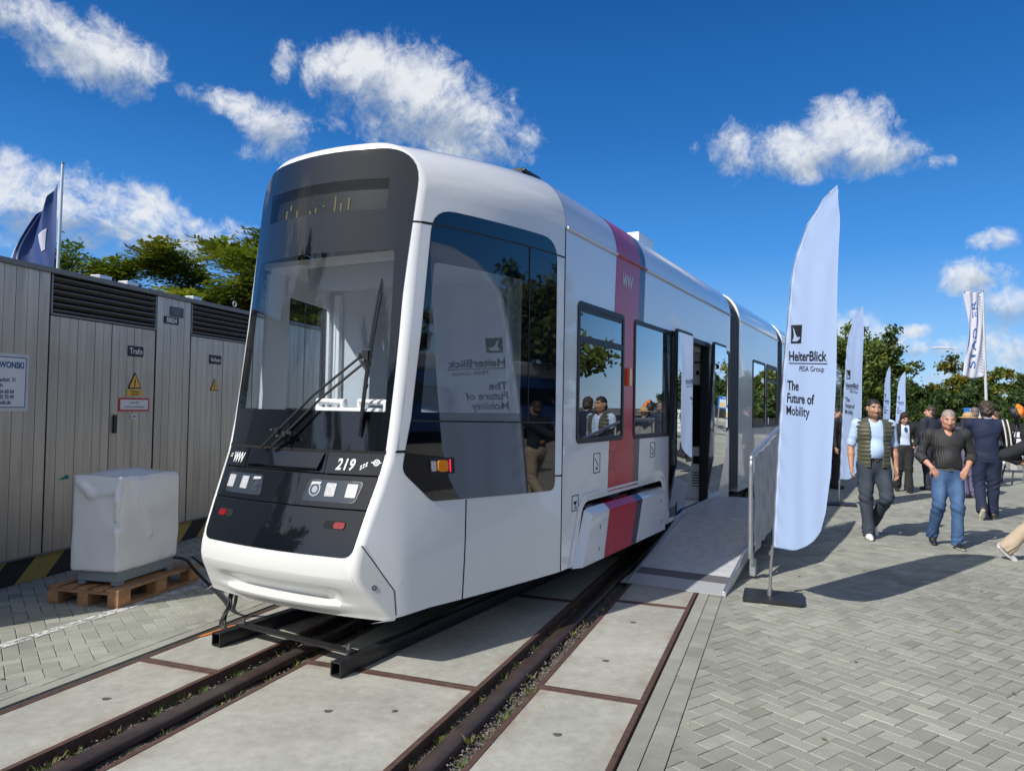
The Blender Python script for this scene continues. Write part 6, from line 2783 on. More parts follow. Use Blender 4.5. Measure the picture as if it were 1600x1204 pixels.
cl = cloth('cloth', MAT['flag_navy'], fl, navy, 40, 60)
for (a0, a1) in ((.955, 1.0), (.80, .84)):
    cloth('white_stripe', MAT['flag_white'], cl, lambda a, b, a0=a0, a1=a1: navy(a0 + (a1 - a0) * a, b * .98, -.010), 6, 50)
cloth('white_panel', MAT['flag_white'], cl, lambda a, b: navy(.20 + .22 * a * (1 - .6 * b), .46 + .26 * b, -.012), 20, 26)

# right flagpole with the long vertical flag
P0 = Vector((18.12, 28, 0))
fp2 = flagpole('flagpole', 'tall white flagpole behind the navy suited man carrying a long flag', tuple(P0), 6.33, .06, (-.20, 0))
f2 = empty('long_flag', tuple(P0))
tag(f2, 'long white vertical flag with mirrored blue capital letters and hatched edge', 'flag')


def longf(a, b, d=0.0):
    """a 0 at the pole .. 1 free edge, b 0 top .. 1 bottom"""
    z = 6.27 - b * 3.16 + (.05 * a if b < .5 else 0) * (1 - b)
    px = -.20 * z / 6.33
    wd = .70 - .22 * math.sin(min(1.0, b * 1.35) * math.pi) * .75 + .16 * max(0, b - .7) / .3
    x = px - .035 - a * wd + .0
    y = .06 * math.sin(a * 7 + b * 5) * a + .03 * math.sin(a * 15 - b * 9)
    z -= .10 * max(0, b - .85) / .15 * math.sin(a * math.pi)
    return Vector((x, y + d, z))


cl = cloth('cloth', MAT['flag_white'], f2, longf, 30, 70)
mb = MB()
vs, fs = text_geo('STADLER', 1.0, .014, 0, 1.0, 'LEFT', 1.06)
tw = max(v[0] for v in vs)
bm_s = .80 / tw
mb.add([longf(.44 + .26 * v[1] / .72, .905 - v[0] * bm_s, -.012) for v in vs], fs)
mb.build('lettering', MAT['flag_blue'], cl, smooth=0)
mb = MB()
for k in range(26):
    b0 = .03 + k * .036
    mb.add([longf(.06, b0 + .020, -.012), longf(.06, b0 + .032, -.012), longf(.20, b0 + .006, -.012), longf(.20, b0 - .006, -.012)], [(0, 1, 2, 3)])
mb.build('hatching', mat('hatch_grey', (.22, .26, .36), .6), cl, smooth=0)
mb = MB()
mb.tube([(-.20, 0, 6.30), (-.96, 0, 6.34)], .015, 6)
mb.build('cross_arm', MAT['pole_white'], f2)

for i, (x, y, hh, lab, fo) in enumerate(((33.6, 52.0, 5.05, 'distant thin flagpole just right of the long white flag', 'small blue flag hanging just right of the long white flag'), (38.2, 56.0, 4.9, 'distant thin flagpole near the right picture edge', 'small blue and white flag near the right picture edge'), (18.0, 42.0, 5.75, 'distant white flagpole between the nearest banner and the second one', 'small blue flag between the nearest banner and the second one'))):
    flagpole('flagpole', lab, (x, y, 0), hh, .06)
    q = empty('flag', (x, y, 0))
    tag(q, fo, 'flag')
    cloth('cloth', MAT['flag_blue'], q, lambda a, b, hh=hh: Vector((-.06 - a * (.75 if i == 0 else .45) * (.5 + .5 * b), .08 * math.sin(a * 9 + b * 4), hh - .35 - a * (.9 if i == 0 else .5) * (1 - b) - b * 1.1)), 14, 14)
    if i == 1:
        cloth('white_part', MAT['flag_white'], q, lambda a, b, hh=hh: Vector((-.05 - a * .35, .08 * math.sin(a * 9), hh - 1.2 - b * 1.3 - a * .2)), 8, 10)

for x, y, hh, s, lab in ((33.2, 55.0, 6.55, -1, 'distant lamp mast with a long arm left of the long white flag'), (43.0, 58.0, 5.4, -1, 'distant lamp mast with an arm at the right picture edge')):
    lm = empty('street_lamp', (x, y, 0))
    tag(lm, lab, 'street lamp', 'distant lamp masts')
    mb = MB()
    mb.tube([(0, 0, 0), (0, 0, hh)], [.09, .06], 8)
    mb.build('mast', MAT['pole_white'], lm)
    mb = MB()
    mb.tube([(0, 0, hh - .1), (s * .6, 0, hh)], .04, 6)
    mb.build('arm', MAT['pole_white'], lm)
    mb = MB()
    mb.box((s * 1.1, 0, hh + .02), (1.15, .32, .12))
    mb.build('lamp_head', MAT['lamp_white'], lm, bevel=.03)

# ------------------------------------------------------------------ train across the square, seen only as a reflection in the tram windows
mat('train_blue', (0.015, 0.07, 0.24), .3, coat=.4)
tr_ = empty('display_train', tuple(TW(-14, 19.5, 0)), -TA)
tag(tr_, 'blue train with white roof band reflected in the tram side windows', 'train')
for k in range(3):
    y0 = k * 17.0
    mb = MB()
    mb.box2((0, y0, .5), (2.8, y0 + 16.4, 3.1))
    mb.build('body', MAT['train_blue'], tr_, bevel=.08)
    mb = MB()
    mb.box2((-.01, y0, 3.1), (2.8, y0 + 16.4, 3.9))
    mb.build('roof', MAT['pole_grey'] if False else MAT['interior_grey'], tr_, bevel=.2)
    mb = MB()
    mb.box2((-.012, y0 + .8, 1.7), (-.002, y0 + 15.6, 2.6))
    mb.build('window_band', MAT['black_gloss'], tr_)
    mb = MB()
    mb.box2((.3, y0 + .5, .05), (2.5, y0 + 16, .5))
    mb.build('underframe', MAT['dark_void'], tr_)

# a few dry leaves on the paving
mat('dry_leaf', (.3, .25, .08), .8, attr='tint')
gv, gf, gt = [], [], []
rl = random.Random(4)
spots = [(1.42, 4.13), (1.05, 4.6), (2.3, 4.9), (3.4, 5.6), (1.9, 5.4), (-2.95, 4.35), (-3.3, 5.3), (2.9, 7.4), (4.4, 6.9), (.95, 3.9), (1.6, 3.75), (3.0, 4.4), (.2, 4.1), (-.6, 4.0)]
for i, (x, y) in enumerate(spots):
    a = rl.random() * 6.28
    L = rl.uniform(.012, .03)
    d, s_ = Vector((math.cos(a), math.sin(a), 0)), Vector((-math.sin(a), math.cos(a), 0))
    c = Vector((x, y, .004))
    b = len(gv)
    gv += [c - d * L, c + s_ * L * .45 + Vector((0, 0, .004)), c + d * L, c - s_ * L * .45 + Vector((0, 0, .006))]
    gf.append((b, b + 1, b + 2, b + 3))
    col = np.array((.42, .36, .10)) if i % 3 == 0 else np.array((.14, .11, .06))
    gt.append(np.repeat(col[None], 4, 0))
o = np_mesh('fallen_leaves', np.array([tuple(v) for v in gv]), np.array(gf), 4, MAT['dry_leaf'], attr={'tint': np.concatenate(gt)})
tag(o, kind='stuff', label='scattered small dry leaves lying on the paving', cat='leaves')
# ------------------------------------------------------------------ people
mat('skin', (0.5, 0.3, 0.22), .5, attr='tint', spec=.4)
mat('hair', (0.03, 0.02, 0.015), .55, attr='tint', bump=.5, bscale=140)
mat('denim', (0.05, 0.11, 0.24), .85, vary=.28, vscale=9, bump=.25, bscale=240, attr='tint')
mat('cloth', (0.1, 0.1, 0.1), .85, attr='tint', bump=.12, bscale=160, vary=.08, vscale=12)
mat('quilt', (0.07, 0.075, 0.045), .55, attr='tint', sheen=.2)
mat('shoe', (0.7, 0.7, 0.7), .5, attr='tint')
m_ = mat('pinstripe', (0.03, 0.03, 0.033), .75)
N = NT(m_.node_tree)
tco = N.new('ShaderNodeTexCoord').outputs['Object']
sp = N.new('ShaderNodeSeparateXYZ')
N.l.new(tco, sp.inputs[0])
wv = N.m('SINE', N.m('MULTIPLY', N.m('ADD', sp.outputs[0], N.m('MULTIPLY', sp.outputs[1], .12)), 300.0))
N.l.new(N.mix(N.ramp(wv, .80, 1.0), (0.016, 0.017, 0.019, 1), (0.085, 0.088, 0.092, 1)), N.n['Principled BSDF'].inputs['Base Color'])


def rotz(a):
    return np.array([[math.cos(a), -math.sin(a), 0], [math.sin(a), math.cos(a), 0], [0, 0, 1]])


def rot_axis(ax, a):
    return np.array(Matrix.Rotation(a, 3, Vector(ax)))


class Fig:
    """a standing or walking figure; local -y is where it faces, +x its left hand side"""

    def __init__(s, name, label, loc, heading, H, pose, group=None):
        s.root = empty(name, loc, heading)
        tag(s.root, label, 'person', group)
        s.k = H / 1.78
        k = s.k
        J = {}
        wide = pose.get('shoulder', .195)
        J['pelvis'] = (0, .0, .97)
        J['waist'] = (0, .005, 1.10)
        J['chest'] = (0, .0, 1.32)
        J['neck'] = (0, .015, 1.51)
        J['head'] = (0, -.012, 1.655)
        for sd_, nm in ((1, 'l'), (-1, 'r')):
            J['sh' + nm] = (sd_ * wide, .01, 1.455)
            J['el' + nm] = (sd_ * (wide + .06), .03, 1.16)
            J['wr' + nm] = (sd_ * (wide + .075), -.02, .91)
            J['hip' + nm] = (sd_ * .092, 0, .94)
            J['kn' + nm] = (sd_ * .10, -.02, .515)
            J['an' + nm] = (sd_ * .105, .02, .095)
        J.update(pose.get('J', {}))
        s.J = {a: np.array(b, float) * k for a, b in J.items()}
        s.pose = pose
        s.tilt = pose.get('head_rot', (0, 0))       # yaw, pitch
        s.Rh = rotz(s.tilt[0]) @ rot_axis((1, 0, 0), s.tilt[1])

    def hp(s, x, y, z):
        """head space (metres at 1.78 m) to figure space"""
        return s.J['head'] + s.Rh @ (np.array([x, y, z]) * s.k)

    def field(s, res, pad=.12, zlo=None, zhi=None):
        P = np.array(list(s.J.values()))
        lo, hi = P.min(0) - pad - .06, P.max(0) + pad + .06
        lo[2] = -.02
        hi[2] = s.J['head'][2] + .22
        if zlo is not None:
            lo[2] = zlo
        if zhi is not None:
            hi[2] = zhi
        return SDF(lo, hi, res)

    # ---- skin
    def body(s, res=.0075, skin=(.50, .30, .215), beard=None, bald=True, fem=False, lip=(.40, .19, .15), hands=('relaxed', 'relaxed'), brow=(.05, .035, .025)):
        k, J = s.k, s.J
        f = s.field(res)
        A = lambda a, b, r1, r2, kk=.03, **q: f.cone(a, b, r1 * k, r2 * k, kk, **q)
        A(J['pelvis'], J['waist'], .105, .095, .05)
        A(J['waist'], J['chest'], .095 * (.85 if fem else 1), .115 * (.85 if fem else 1), .05, flat=((0, 1, 0), .75))
        A(J['chest'], J['neck'] - np.array([0, 0, .06]), .105 * (.85 if fem else 1), .058, .04, flat=((0, 1, 0), .80))
        for n in 'lr':
            A(J['chest'] + np.array([0, 0, .08]), J['sh' + n], .075, .055, .05)
            A(J['sh' + n], J['el' + n], .050, .040, .02)
            e, w = J['el' + n], J['wr' + n]
            A(e, e + (w - e) * .35, .041, .043, .02)
            A(e + (w - e) * .35, w, .042, .027, .02)
            A(J['hip' + n], J['kn' + n], .078, .052, .04)
            A(J['kn' + n], J['kn' + n] + (J['an' + n] - J['kn' + n]) * .35, .052, .052, .03)
            A(J['kn' + n] + (J['an' + n] - J['kn' + n]) * .35, J['an' + n], .050, .034, .03)
        # neck and head
        A(J['neck'] - np.array([0, 0, .05]) * k, s.hp(0, .015, -.05), .058 if not fem else .047, .054 if not fem else .045, .03)
        E = lambda c, r, kk=.02, rot=None, op='add': f.ell(s.hp(*c), np.array(r) * k, s.Rh if rot is None else s.Rh @ rot, kk * k, op)
        E((0, .018, .045), (.076, .096, .082), .0)
        E((0, -.025, -.015), (.064, .070, .088), .03)
        E((0, -.045, -.075), (.045 if not fem else .036, .042, .034), .03)
        E((0, -.066, -.092), (.022, .020, .017), .02)
        for sg in (1, -1):
            E((sg * .054, -.02, -.06), (.018, .045, .035), .03)
            E((sg * .040, -.068, -.012), (.026, .022, .020), .02)
            E((sg * .031, -.094, .020), (.019, .014, .013), .010, op='cut')
            E((sg * .031, -.078, .019), (.0135, .0125, .0125), .003)
            E((sg * .034, -.088, .041), (.026, .011, .008), .010)
            E((sg * .079, .012, .005), (.010, .024, .034), .008, rot=rotz(-sg * .35))
            E((sg * .0145, -.102, -.030), (.0105, .012, .0095), .006)
        f.cone(s.hp(0, -.088, .028), s.hp(0, -.112, -.022), .010 * k, .0145 * k, .012 * k)
        E((0, -.110, -.025), (.013, .013, .011), .008)
        E((0, -.088, -.062), (.026, .014, .0065), .006)
        E((0, -.086, -.074), (.023, .013, .0070), .006)
        E((0, -.099, -.068), (.020, .004, .0012), .004, op='cut')
        # hands
        for n, sg, hd in (('l', 1, hands[0]), ('r', -1, hands[1])):
            if hd == 'none':
                continue
            w, e = J['wr' + n], J['el' + n]
            if isinstance(hd, dict):
                d = np.array(hd['dir'], float)
                pn = np.array(hd['palm'], float)
                curl = hd.get('curl', .35)
            else:
                d = (w - e)
                d = d / np.linalg.norm(d) + np.array([0, -.10, -.15])
                pn = np.array([-sg, -.25, 0.0])
                curl = .45
            d = d / np.linalg.norm(d)
            pn = pn - d * (pn @ d)
            pn = pn / np.linalg.norm(pn)
            sdv = np.cross(d, pn) * (1 if (np.cross(d, pn) @ np.array([0, -1, .0])) > 0 else -1)
            K_ = k
            c0 = w + d * .012 * K_
            for q in (-1, -.33, .33, 1):
                a = c0 + sdv * q * .018 * K_
                b = c0 + d * .082 * K_ + sdv * q * .029 * K_
                f.cone(a, b, .0165 * K_, .0125 * K_, .012 * K_)
            for q, L in ((1, .072), (.33, .082), (-.33, .076), (-1, .058)):
                b = c0 + d * .086 * K_ + sdv * q * .0295 * K_
                dd = d + sdv * q * .10
                pt = b
                for i_, fr in enumerate((.42, .32, .26)):
                    ang = curl * (i_ + .6)
                    dv = dd * math.cos(ang) + pn * math.sin(ang)
                    dv = dv / np.linalg.norm(dv)
                    nx = pt + dv * L * fr * K_
                    f.cone(pt, nx, (.0094 - .0008 * i_) * K_, (.0088 - .0009 * i_) * K_, .003)
                    pt = nx
            t0 = c0 + d * .022 * K_ + sdv * .022 * K_ + pn * .004
            t1 = t0 + (d * .55 + sdv * .65 + pn * .35) * .042 * K_
            t2 = t1 + (d * .85 + sdv * .25 + pn * .35) * .030 * K_
            f.cone(t0, t1, .0135 * K_, .0108 * K_, .008)
            f.cone(t1, t2, .0108 * K_, .0085 * K_, .004)

        Rh, Hd, kk = s.Rh, J['head'], k

        def colour(V_):
            c = np.tile(np.array(skin), (len(V_), 1))
            L = (V_ - Hd) @ Rh / kk
            x, y, z = L[:, 0], L[:, 1], L[:, 2]
            hd_ = (z > -.14) & (np.abs(x) < .12) & (np.abs(y) < .15)
            front = hd_ & (y < -.03)

            def blend(mask, col, amt=1.0):
                m = (mask.astype(float) * amt)[:, None]
                return c * (1 - m) + np.array(col) * m
            red = np.exp(-(((np.abs(x) - .042) / .022) ** 2 + ((z + .02) / .022) ** 2)) * front
            c = c * (1 - red[:, None] * .14) + np.array((.52, .20, .15)) * red[:, None] * .14
            nosr = np.exp(-((x / .02) ** 2 + ((z + .025) / .02) ** 2)) * front
            c = c * (1 - nosr[:, None] * .16) + np.array((.50, .20, .15)) * nosr[:, None] * .16
            if beard is not None:
                b_ = hd_ & (y < .02) & (z < -.035 + .35 * np.maximum(0, np.abs(x) - .03)) & (z > -.12)
                b_ &= ~((np.abs(x) < .023) & (z > -.079) & (z < -.052))
                c = blend(b_, beard[0], beard[1])
            c = blend(front & (np.abs(x) < .025) & (z > -.080) & (z < -.056) & (y < -.09), lip, .55)
            ex, ez = np.abs(x) - .031, z - .019
            c = blend(front & ((ex / .0155) ** 2 + (ez / .0075) ** 2 < 1) & (y < -.07), (.62, .60, .58))
            c = blend(front & ((ex / .0068) ** 2 + (ez / .0072) ** 2 < 1) & (y < -.07), (.02, .015, .012))
            c = blend(front & (np.abs(ez - .0085) < .0030) & (np.abs(ex) < .017) & (y < -.06), (.06, .035, .03), .8)
            c = blend(front & (np.abs(z - .044 + .18 * np.maximum(0, ex)) < .0058) & (np.abs(x) > .012) & (np.abs(x) < .055) & (y < -.06), brow, .8)
            return c
        o = f.build('body', MAT['skin'], s.root, colour)
        return o

    def hair(s, colour=(.02, .015, .012), style='short', res=.007, var=.35):
        k = s.k
        lo = s.hp(0, 0, 0) - np.array([.2, .22, .48 if style == 'long' else .2]) * k
        hi = s.hp(0, 0, 0) + np.array([.2, .22, .2]) * k
        f = SDF(lo, hi, res)
        E = lambda c, r, kk=.02, op='add': f.ell(s.hp(*c), np.array(r) * k, s.Rh, kk * k, op)
        t = {'short': .0065, 'crop': .003, 'curly': .022, 'long': .014}[style]
        E((0, .020, .048), (.076 + t, .096 + t, .083 + t), 0)
        if style == 'long':
            for sg in (1, -1):
                f.cone(s.hp(sg * .060, .03, .03), s.hp(sg * .085, .035, -.20), .032 * k, .030 * k, .03 * k)
                f.cone(s.hp(sg * .085, .02, -.10), s.hp(sg * .095, -.03, -.26), .022 * k, .012 * k, .03 * k)
            f.cone(s.hp(0, .07, 0), s.hp(0, .085, -.24), .055 * k, .045 * k, .03 * k)
            f.cone(s.hp(.01, -.06, .12), s.hp(.075, -.045, .03), .022 * k, .016 * k, .02 * k)
            f.cone(s.hp(-.01, -.06, .12), s.hp(-.075, -.045, .03), .022 * k, .016 * k, .02 * k)
            f.ell(s.hp(0, -.105, .0), np.array((.052, .05, .078)) * k, s.Rh, .01, 'cut')
        else:
            f.ell(s.hp(0, .05, -.03), np.array((.079 + t * .6, .068 + t, .07)) * k, s.Rh, .02 * k)
            top = .085 if style != 'curly' else .06
            n = s.Rh @ np.array([0, -1.0, -.55])
            f.plane(s.hp(0, -.074, .072), n)
            n = s.Rh @ np.array([0, -.75, -.62])
            f.plane(s.hp(0, -.012, -.045), n)
            f.plane(s.hp(0, 0, -.088), s.Rh @ np.array([0, 0, -1.0]))
        if style == 'curly':
            f.warp(lambda X, Y, Z: .007 * wob(X, Y, Z, 85, .3))
        else:
            f.warp(lambda X, Y, Z: .0018 * wob(X, Y, Z * .5, 120, .3))
        r_ = np.random.default_rng(3)
        return f.build('hair', MAT['hair'], s.root, lambda V_: np.array(colour) * (1 + var * np.sin(V_[:, :1] * 160 + 3 * np.sin(V_[:, 2:3] * 60)) + r_.normal(0, .12, (len(V_), 1))))

    # ---- clothes
    def trousers(s, colour, m_='denim', res=.009, wide=1.0, hem=.055, belt=None, fade=None, waist_z=1.03, seat=1.0, flare=0.0):
        k, J = s.k, s.J
        f = s.field(res, zhi=(waist_z + .1) * k)
        w = wide
        f.cone(J['pelvis'] + np.array([0, 0, .035]) * k, J['pelvis'] - np.array([0, -.01, .03]) * k, .150 * k * seat, .150 * k * seat, .04, flat=((0, 1, 0), .80))
        for n in 'lr':
            h_, kn, an = J['hip' + n], J['kn' + n], J['an' + n]
            f.cone(h_, kn, .100 * w * k, .074 * w * k, .045)
            f.cone(kn, an, .073 * w * k, (.060 + flare) * w * k, .03)
            f.cone(an + (kn - an) * .12, an + (an - kn) * .09, (.062 + flare) * w * k, (.066 + flare) * w * k, .02)
        f.warp(lambda X, Y, Z: .0045 * wob(X, Y, Z, 24, 1.1) + .0075 * np.sin(Z * 90 + 5 * np.sin(X * 22) + 3 * Y * 20) * np.exp(-((Z - hem * k - .05) / .07) ** 2) + .0065 * np.sin(Z * 70 + X * 40) * np.exp(-((Z - .52 * k) / .10) ** 2))
        X, Y, Z = np.meshgrid(*f.ax, indexing='ij', sparse=True)
        # waistline
        f.d = np.maximum(f.d, (Z - waist_z * k + 0 * X + 0 * Y).astype(np.float32))
        # hems: cut below each ankle
        for n in 'lr':
            an, kn = J['an' + n], J['kn' + n]
            ax = (an - kn) / np.linalg.norm(an - kn)
            dist = (X - an[0]) * ax[0] + (Y - an[1]) * ax[1] + (Z - an[2]) * ax[2] - (.062 * k)
            near = (np.abs(X - an[0]) < .13) & (np.abs(Y - an[1]) < .20) & (Z < an[2] + .25)
            f.d = np.where(near, np.maximum(f.d, dist), f.d).astype(np.float32)
        base = np.array(colour)

        def col(V_):
            c = np.tile(base, (len(V_), 1))
            if fade is not None:
                for n in 'lr':
                    m = J['hip' + n] * .55 + J['kn' + n] * .45 + np.array([0, -.09, 0])
                    g = np.exp(-(((V_[:, 0] - m[0]) / .05) ** 2 + ((V_[:, 2] - m[2]) / .17) ** 2)) * (V_[:, 1] < m[1] + .12)
                    m2 = J['kn' + n] * .5 + J['an' + n] * .5
                    g2 = .5 * np.exp(-(((V_[:, 0] - m2[0]) / .04) ** 2 + ((V_[:, 2] - m2[2]) / .12) ** 2)) * (V_[:, 1] < m2[1])
                    g = np.clip(g + g2, 0, 1)[:, None] * .75
                    c = c * (1 - g) + np.array(fade) * g
            wh = np.sin(V_[:, 2] * 120 + 9 * np.sin(V_[:, 0] * 30))[:, None] * np.exp(-((V_[:, 2:3] - (waist_z - .16) * k) / .06) ** 2)
            return c * (1 + .12 * wh)
        o = f.build('trousers', MAT[m_], s.root, col)
        if belt is not None:
            f = s.field(res, zlo=(waist_z - .08) * k, zhi=(waist_z + .08) * k)
            f.cone(J['pelvis'] + np.array([0, 0, .035]) * k, J['pelvis'] - np.array([0, -.01, .03]) * k, .157 * k * seat, .157 * k * seat, .0, flat=((0, 1, 0), .80))
            X, Y, Z = np.meshgrid(*f.ax, indexing='ij', sparse=True)
            f.d = np.maximum(f.d, (np.abs(Z - (waist_z - .005) * k) - .019 * k + 0 * X + 0 * Y)).astype(np.float32)
            b_ = f.build('belt', MAT['shoe'], s.root, lambda V_: np.tile(np.array(belt), (len(V_), 1)))
            mb = MB()
            y0 = -.157 * k * .80 * seat - .006
            mb.ring(rrect(-.022, (waist_z - .026) * k, .022, (waist_z + .014) * k, .004, 3), rrect(-.015, (waist_z - .018) * k, .015, (waist_z + .006) * k, .003, 3), lambda a, b, d: Vector((a, y0 + d, b)), -.006, .002)
            mb.build('buckle', MAT['chrome'], s.root)
        return o

    def top(s, name, colour, m_='cloth', res=.009, girth=1.0, belly=0.0, hem=.93, sleeve=1.0, slv_end=.0, thick=1.0, opening=None, collar=True, quilt=False, neck_v=.05, arms=True, wrinkle=1.0, cuff=None, trim=None, flare=0.0):
        """shirt, vest or jacket; sleeve: 1 = to the elbow point, 2 = to the wrist; slv_end trims along the last bone"""
        k, J = s.k, s.J
        f = s.field(res, zlo=(hem - .12) * k, zhi=J['neck'][2] + .12 * k)
        g = girth
        up_ = np.array([0, 0, 1.0])
        f.cone(J['pelvis'] + up_ * (.0 * k), J['waist'], (.148 * g + flare) * k, .142 * g * k, .03, flat=((0, 1, 0), .78))
        f.cone(J['pelvis'] - up_ * .12 * k, J['pelvis'], (.150 * g + flare * 1.4) * k, (.148 * g + flare) * k, .03, flat=((0, 1, 0), .80))
        f.cone(J['waist'], J['chest'], .142 * g * k, .158 * g * k, .05, flat=((0, 1, 0), .76))
        f.ell(J['chest'] + np.array([0, .0, .03]) * k, np.array((.178 * g, .122 * g, .15)) * k, None, .05 * k)
        if belly:
            f.ell(J['waist'] + np.array([0, -.055, .02]) * k, np.array((.135 * g, .10 + belly, .15)) * k, None, .06 * k)
        f.cone(J['chest'] + up_ * .11 * k, J['neck'] + up_ * .005, .115 * g * k, .068 * k, .06, flat=((0, 1, 0), .85))
        if arms:
            for n in 'lr':
                sh, el, wr = J['sh' + n], J['el' + n], J['wr' + n]
                f.cone(J['chest'] + up_ * .10 * k, sh, .085 * k * g, .070 * k * thick, .05)
                if sleeve >= 1:
                    f.cone(sh, el, .071 * k * thick, .060 * k * thick, .03)
                if sleeve > 1:
                    f.cone(el, el + (wr - el) * (sleeve - 1), .059 * k * thick, (.052 if cuff is None else cuff) * k * thick, .025)
        else:
            for n in 'lr':
                f.cone(J['chest'] + up_ * .10 * k, J['sh' + n] * .95 + J['chest'] * .05, .085 * k * g, .080 * k * thick, .05)
        if wrinkle:
            f.warp(lambda X, Y, Z: wrinkle * (.0035 * wob(X, Y, Z, 17, .4) + .003 * np.sin(26 * (X * .8 + Z * .7) + 4 * np.sin(9 * Z)) * (Z < J['chest'][2])))
            for n in 'lr':
                e = J['el' + n]
                f.warp(lambda X, Y, Z, e=e: wrinkle * .006 * np.sin(70 * (Z - e[2]) + 30 * (X - e[0])) * np.exp(-(((X - e[0]) ** 2 + (Y - e[1]) ** 2 + (Z - e[2]) ** 2) / .010)))
        if quilt:
            f.warp(lambda X, Y, Z: -.013 * np.abs(np.sin(Z * math.pi / (.052 * k) + .25 * np.sin(X * 14))) ** .6 + .006)
        X, Y, Z = np.meshgrid(*f.ax, indexing='ij', sparse=True)
        near_body = (np.abs(X) < .30 * k)
        f.d = np.where(Z < hem * k + 0 * X + 0 * Y, np.maximum(f.d, np.where(near_body | (Z < .3), (hem * k - Z) + 0 * X + 0 * Y, -1) if not arms else np.where((X / (.215 * g * k)) ** 2 + (Y / (.20 * g * k)) ** 2 < 1, (hem * k - Z), -1)), f.d).astype(np.float32)
        if arms:
            # open cuffs: trim the sleeve ends
            for n in 'lr':
                sh, el, wr = J['sh' + n], J['el' + n], J['wr' + n]
                if sleeve > 1:
                    end = el + (wr - el) * (sleeve - 1)
                    ax = (wr - el) / np.linalg.norm(wr - el)
                else:
                    end = sh + (el - sh) * (sleeve + slv_end)
                    ax = (el - sh) / np.linalg.norm(el - sh)
                rr = .105
                near = ((X - end[0]) ** 2 + (Y - end[1]) ** 2 + (Z - end[2]) ** 2) < rr ** 2
                dist = (X - end[0]) * ax[0] + (Y - end[1]) * ax[1] + (Z - end[2]) * ax[2]
                f.d = np.where(near, np.maximum(f.d, dist), f.d).astype(np.float32)
        # neck opening
        f.ell(J['neck'] + np.array([0, -.06, .065]) * k, np.array((.060, .085, neck_v + .055)) * k, rot_axis((1, 0, 0), -.35), .008, 'cut')
        if opening is not None:
            # open front: a wedge between the two edges, wider with height parameter
            w0, w1 = opening
            zz = np.clip((Z - hem * k) / (J['neck'][2] - hem * k), 0, 1)
            half = (w0 + (w1 - w0) * zz) * k
            cut = np.maximum(np.abs(X) - half, Y + .03 + 0 * Z)
            f.d = np.maximum(f.d, -cut).astype(np.float32)
        if collar:
            for sg in (1, -1):
                f.cone(J['neck'] + np.array([sg * .062, .035, .022]) * k, J['neck'] + np.array([sg * .060, -.045, -.002]) * k, .016 * k, .013 * k, .008)
                f.cone(J['neck'] + np.array([sg * .060, -.045, -.002]) * k, J['neck'] + np.array([sg * .038, -.105, -.050 - neck_v * .3]) * k, .013 * k, .007 * k, .008)
            f.cone(J['neck'] + np.array([.05, .06, .025]) * k, J['neck'] + np.array([-.05, .06, .025]) * k, .016 * k, .016 * k, .01)
        base = np.array(colour)
        return f.build(name, MAT[m_], s.root, (trim or (lambda V_: np.tile(base, (len(V_), 1)))))

    def shoes(s, colour, sole=(.6, .6, .6), res=.0065, up=1.0, toe=(0, 0), pitch=(0, 0)):
        k, J = s.k, s.J
        for n, tz, pt in (('l', toe[0], pitch[0]), ('r', toe[1], pitch[1])):
            a = J['an' + n]
            R0 = rotz(tz) @ rot_axis((1, 0, 0), pt)
            q = lambda x, y, z: a + R0 @ (np.array([x, y, z]) * k)
            lo = a - np.array([.16, .26, .22]) * k
            hi = a + np.array([.16, .20, .12]) * k
            f = SDF(lo, hi, res)
            f.cone(q(0, .045, -.045), q(0, -.075, -.060), .043 * k, .040 * k, .02)
            f.cone(q(0, -.075, -.062), q(.004, -.165, -.068), .041 * k, .029 * k, .02)
            f.cone(q(0, .035, -.02), q(0, .02, .02), .044 * k, .043 * k, .02)
            nrm = R0 @ np.array([0, 0, -1.0])
            f.plane(q(0, 0, -.094), nrm)
            zt = R0 @ np.array([0, 0, 1.0])
            o = f.build('shoe', MAT['shoe'], s.root, lambda V_, zt=zt, p=q(0, 0, -.072): np.where((((V_ - p) @ zt) < 0)[:, None], np.array(sole), np.array(colour)))


# man in the quilted vest, walking towards the camera
f1 = Fig('person', 'man in a green quilted vest and light blue shirt walking towards the camera', (4.78, 9.72, 0), R(-10), 1.82, dict(shoulder=.205, J=dict(
    ell=(.262, .05, 1.15), wrl=(.272, .0, .90), elr=(-.268, .03, 1.16), wrr=(-.285, -.06, .92),
    hipl=(.10, .01, .94), knl=(.135, -.10, .53), anl=(.075, .27, .175), hipr=(-.10, -.01, .94), knr=(-.105, -.06, .515), anr=(-.085, -.10, .098), shl=(.205, .02, 1.45), shr=(-.205, -.01, 1.46)), head_rot=(R(3), R(4))))
f1.body(skin=(.43, .235, .155), beard=((.11, .07, .05), .5))
f1.hair((.022, .017, .014), 'crop')
f1.top('shirt', (.42, .56, .80), girth=1.05, belly=.035, hem=1.03, sleeve=1.0, slv_end=-.08, thick=.98, neck_v=.05)
f1.top('vest', (.060, .062, .036), 'quilt', girth=1.27, belly=.02, hem=.915, arms=False, opening=(.070, .080), quilt=True, collar=True, neck_v=.05, wrinkle=.5, thick=.95)
f1.trousers((.030, .042, .062), 'denim', wide=1.10, belt=(.028, .016, .010), fade=(.050, .064, .088), waist_z=1.02, seat=1.06)
f1.shoes((.74, .75, .78), (.78, .78, .78), toe=(R(8), R(-6)), pitch=(R(38), 0))

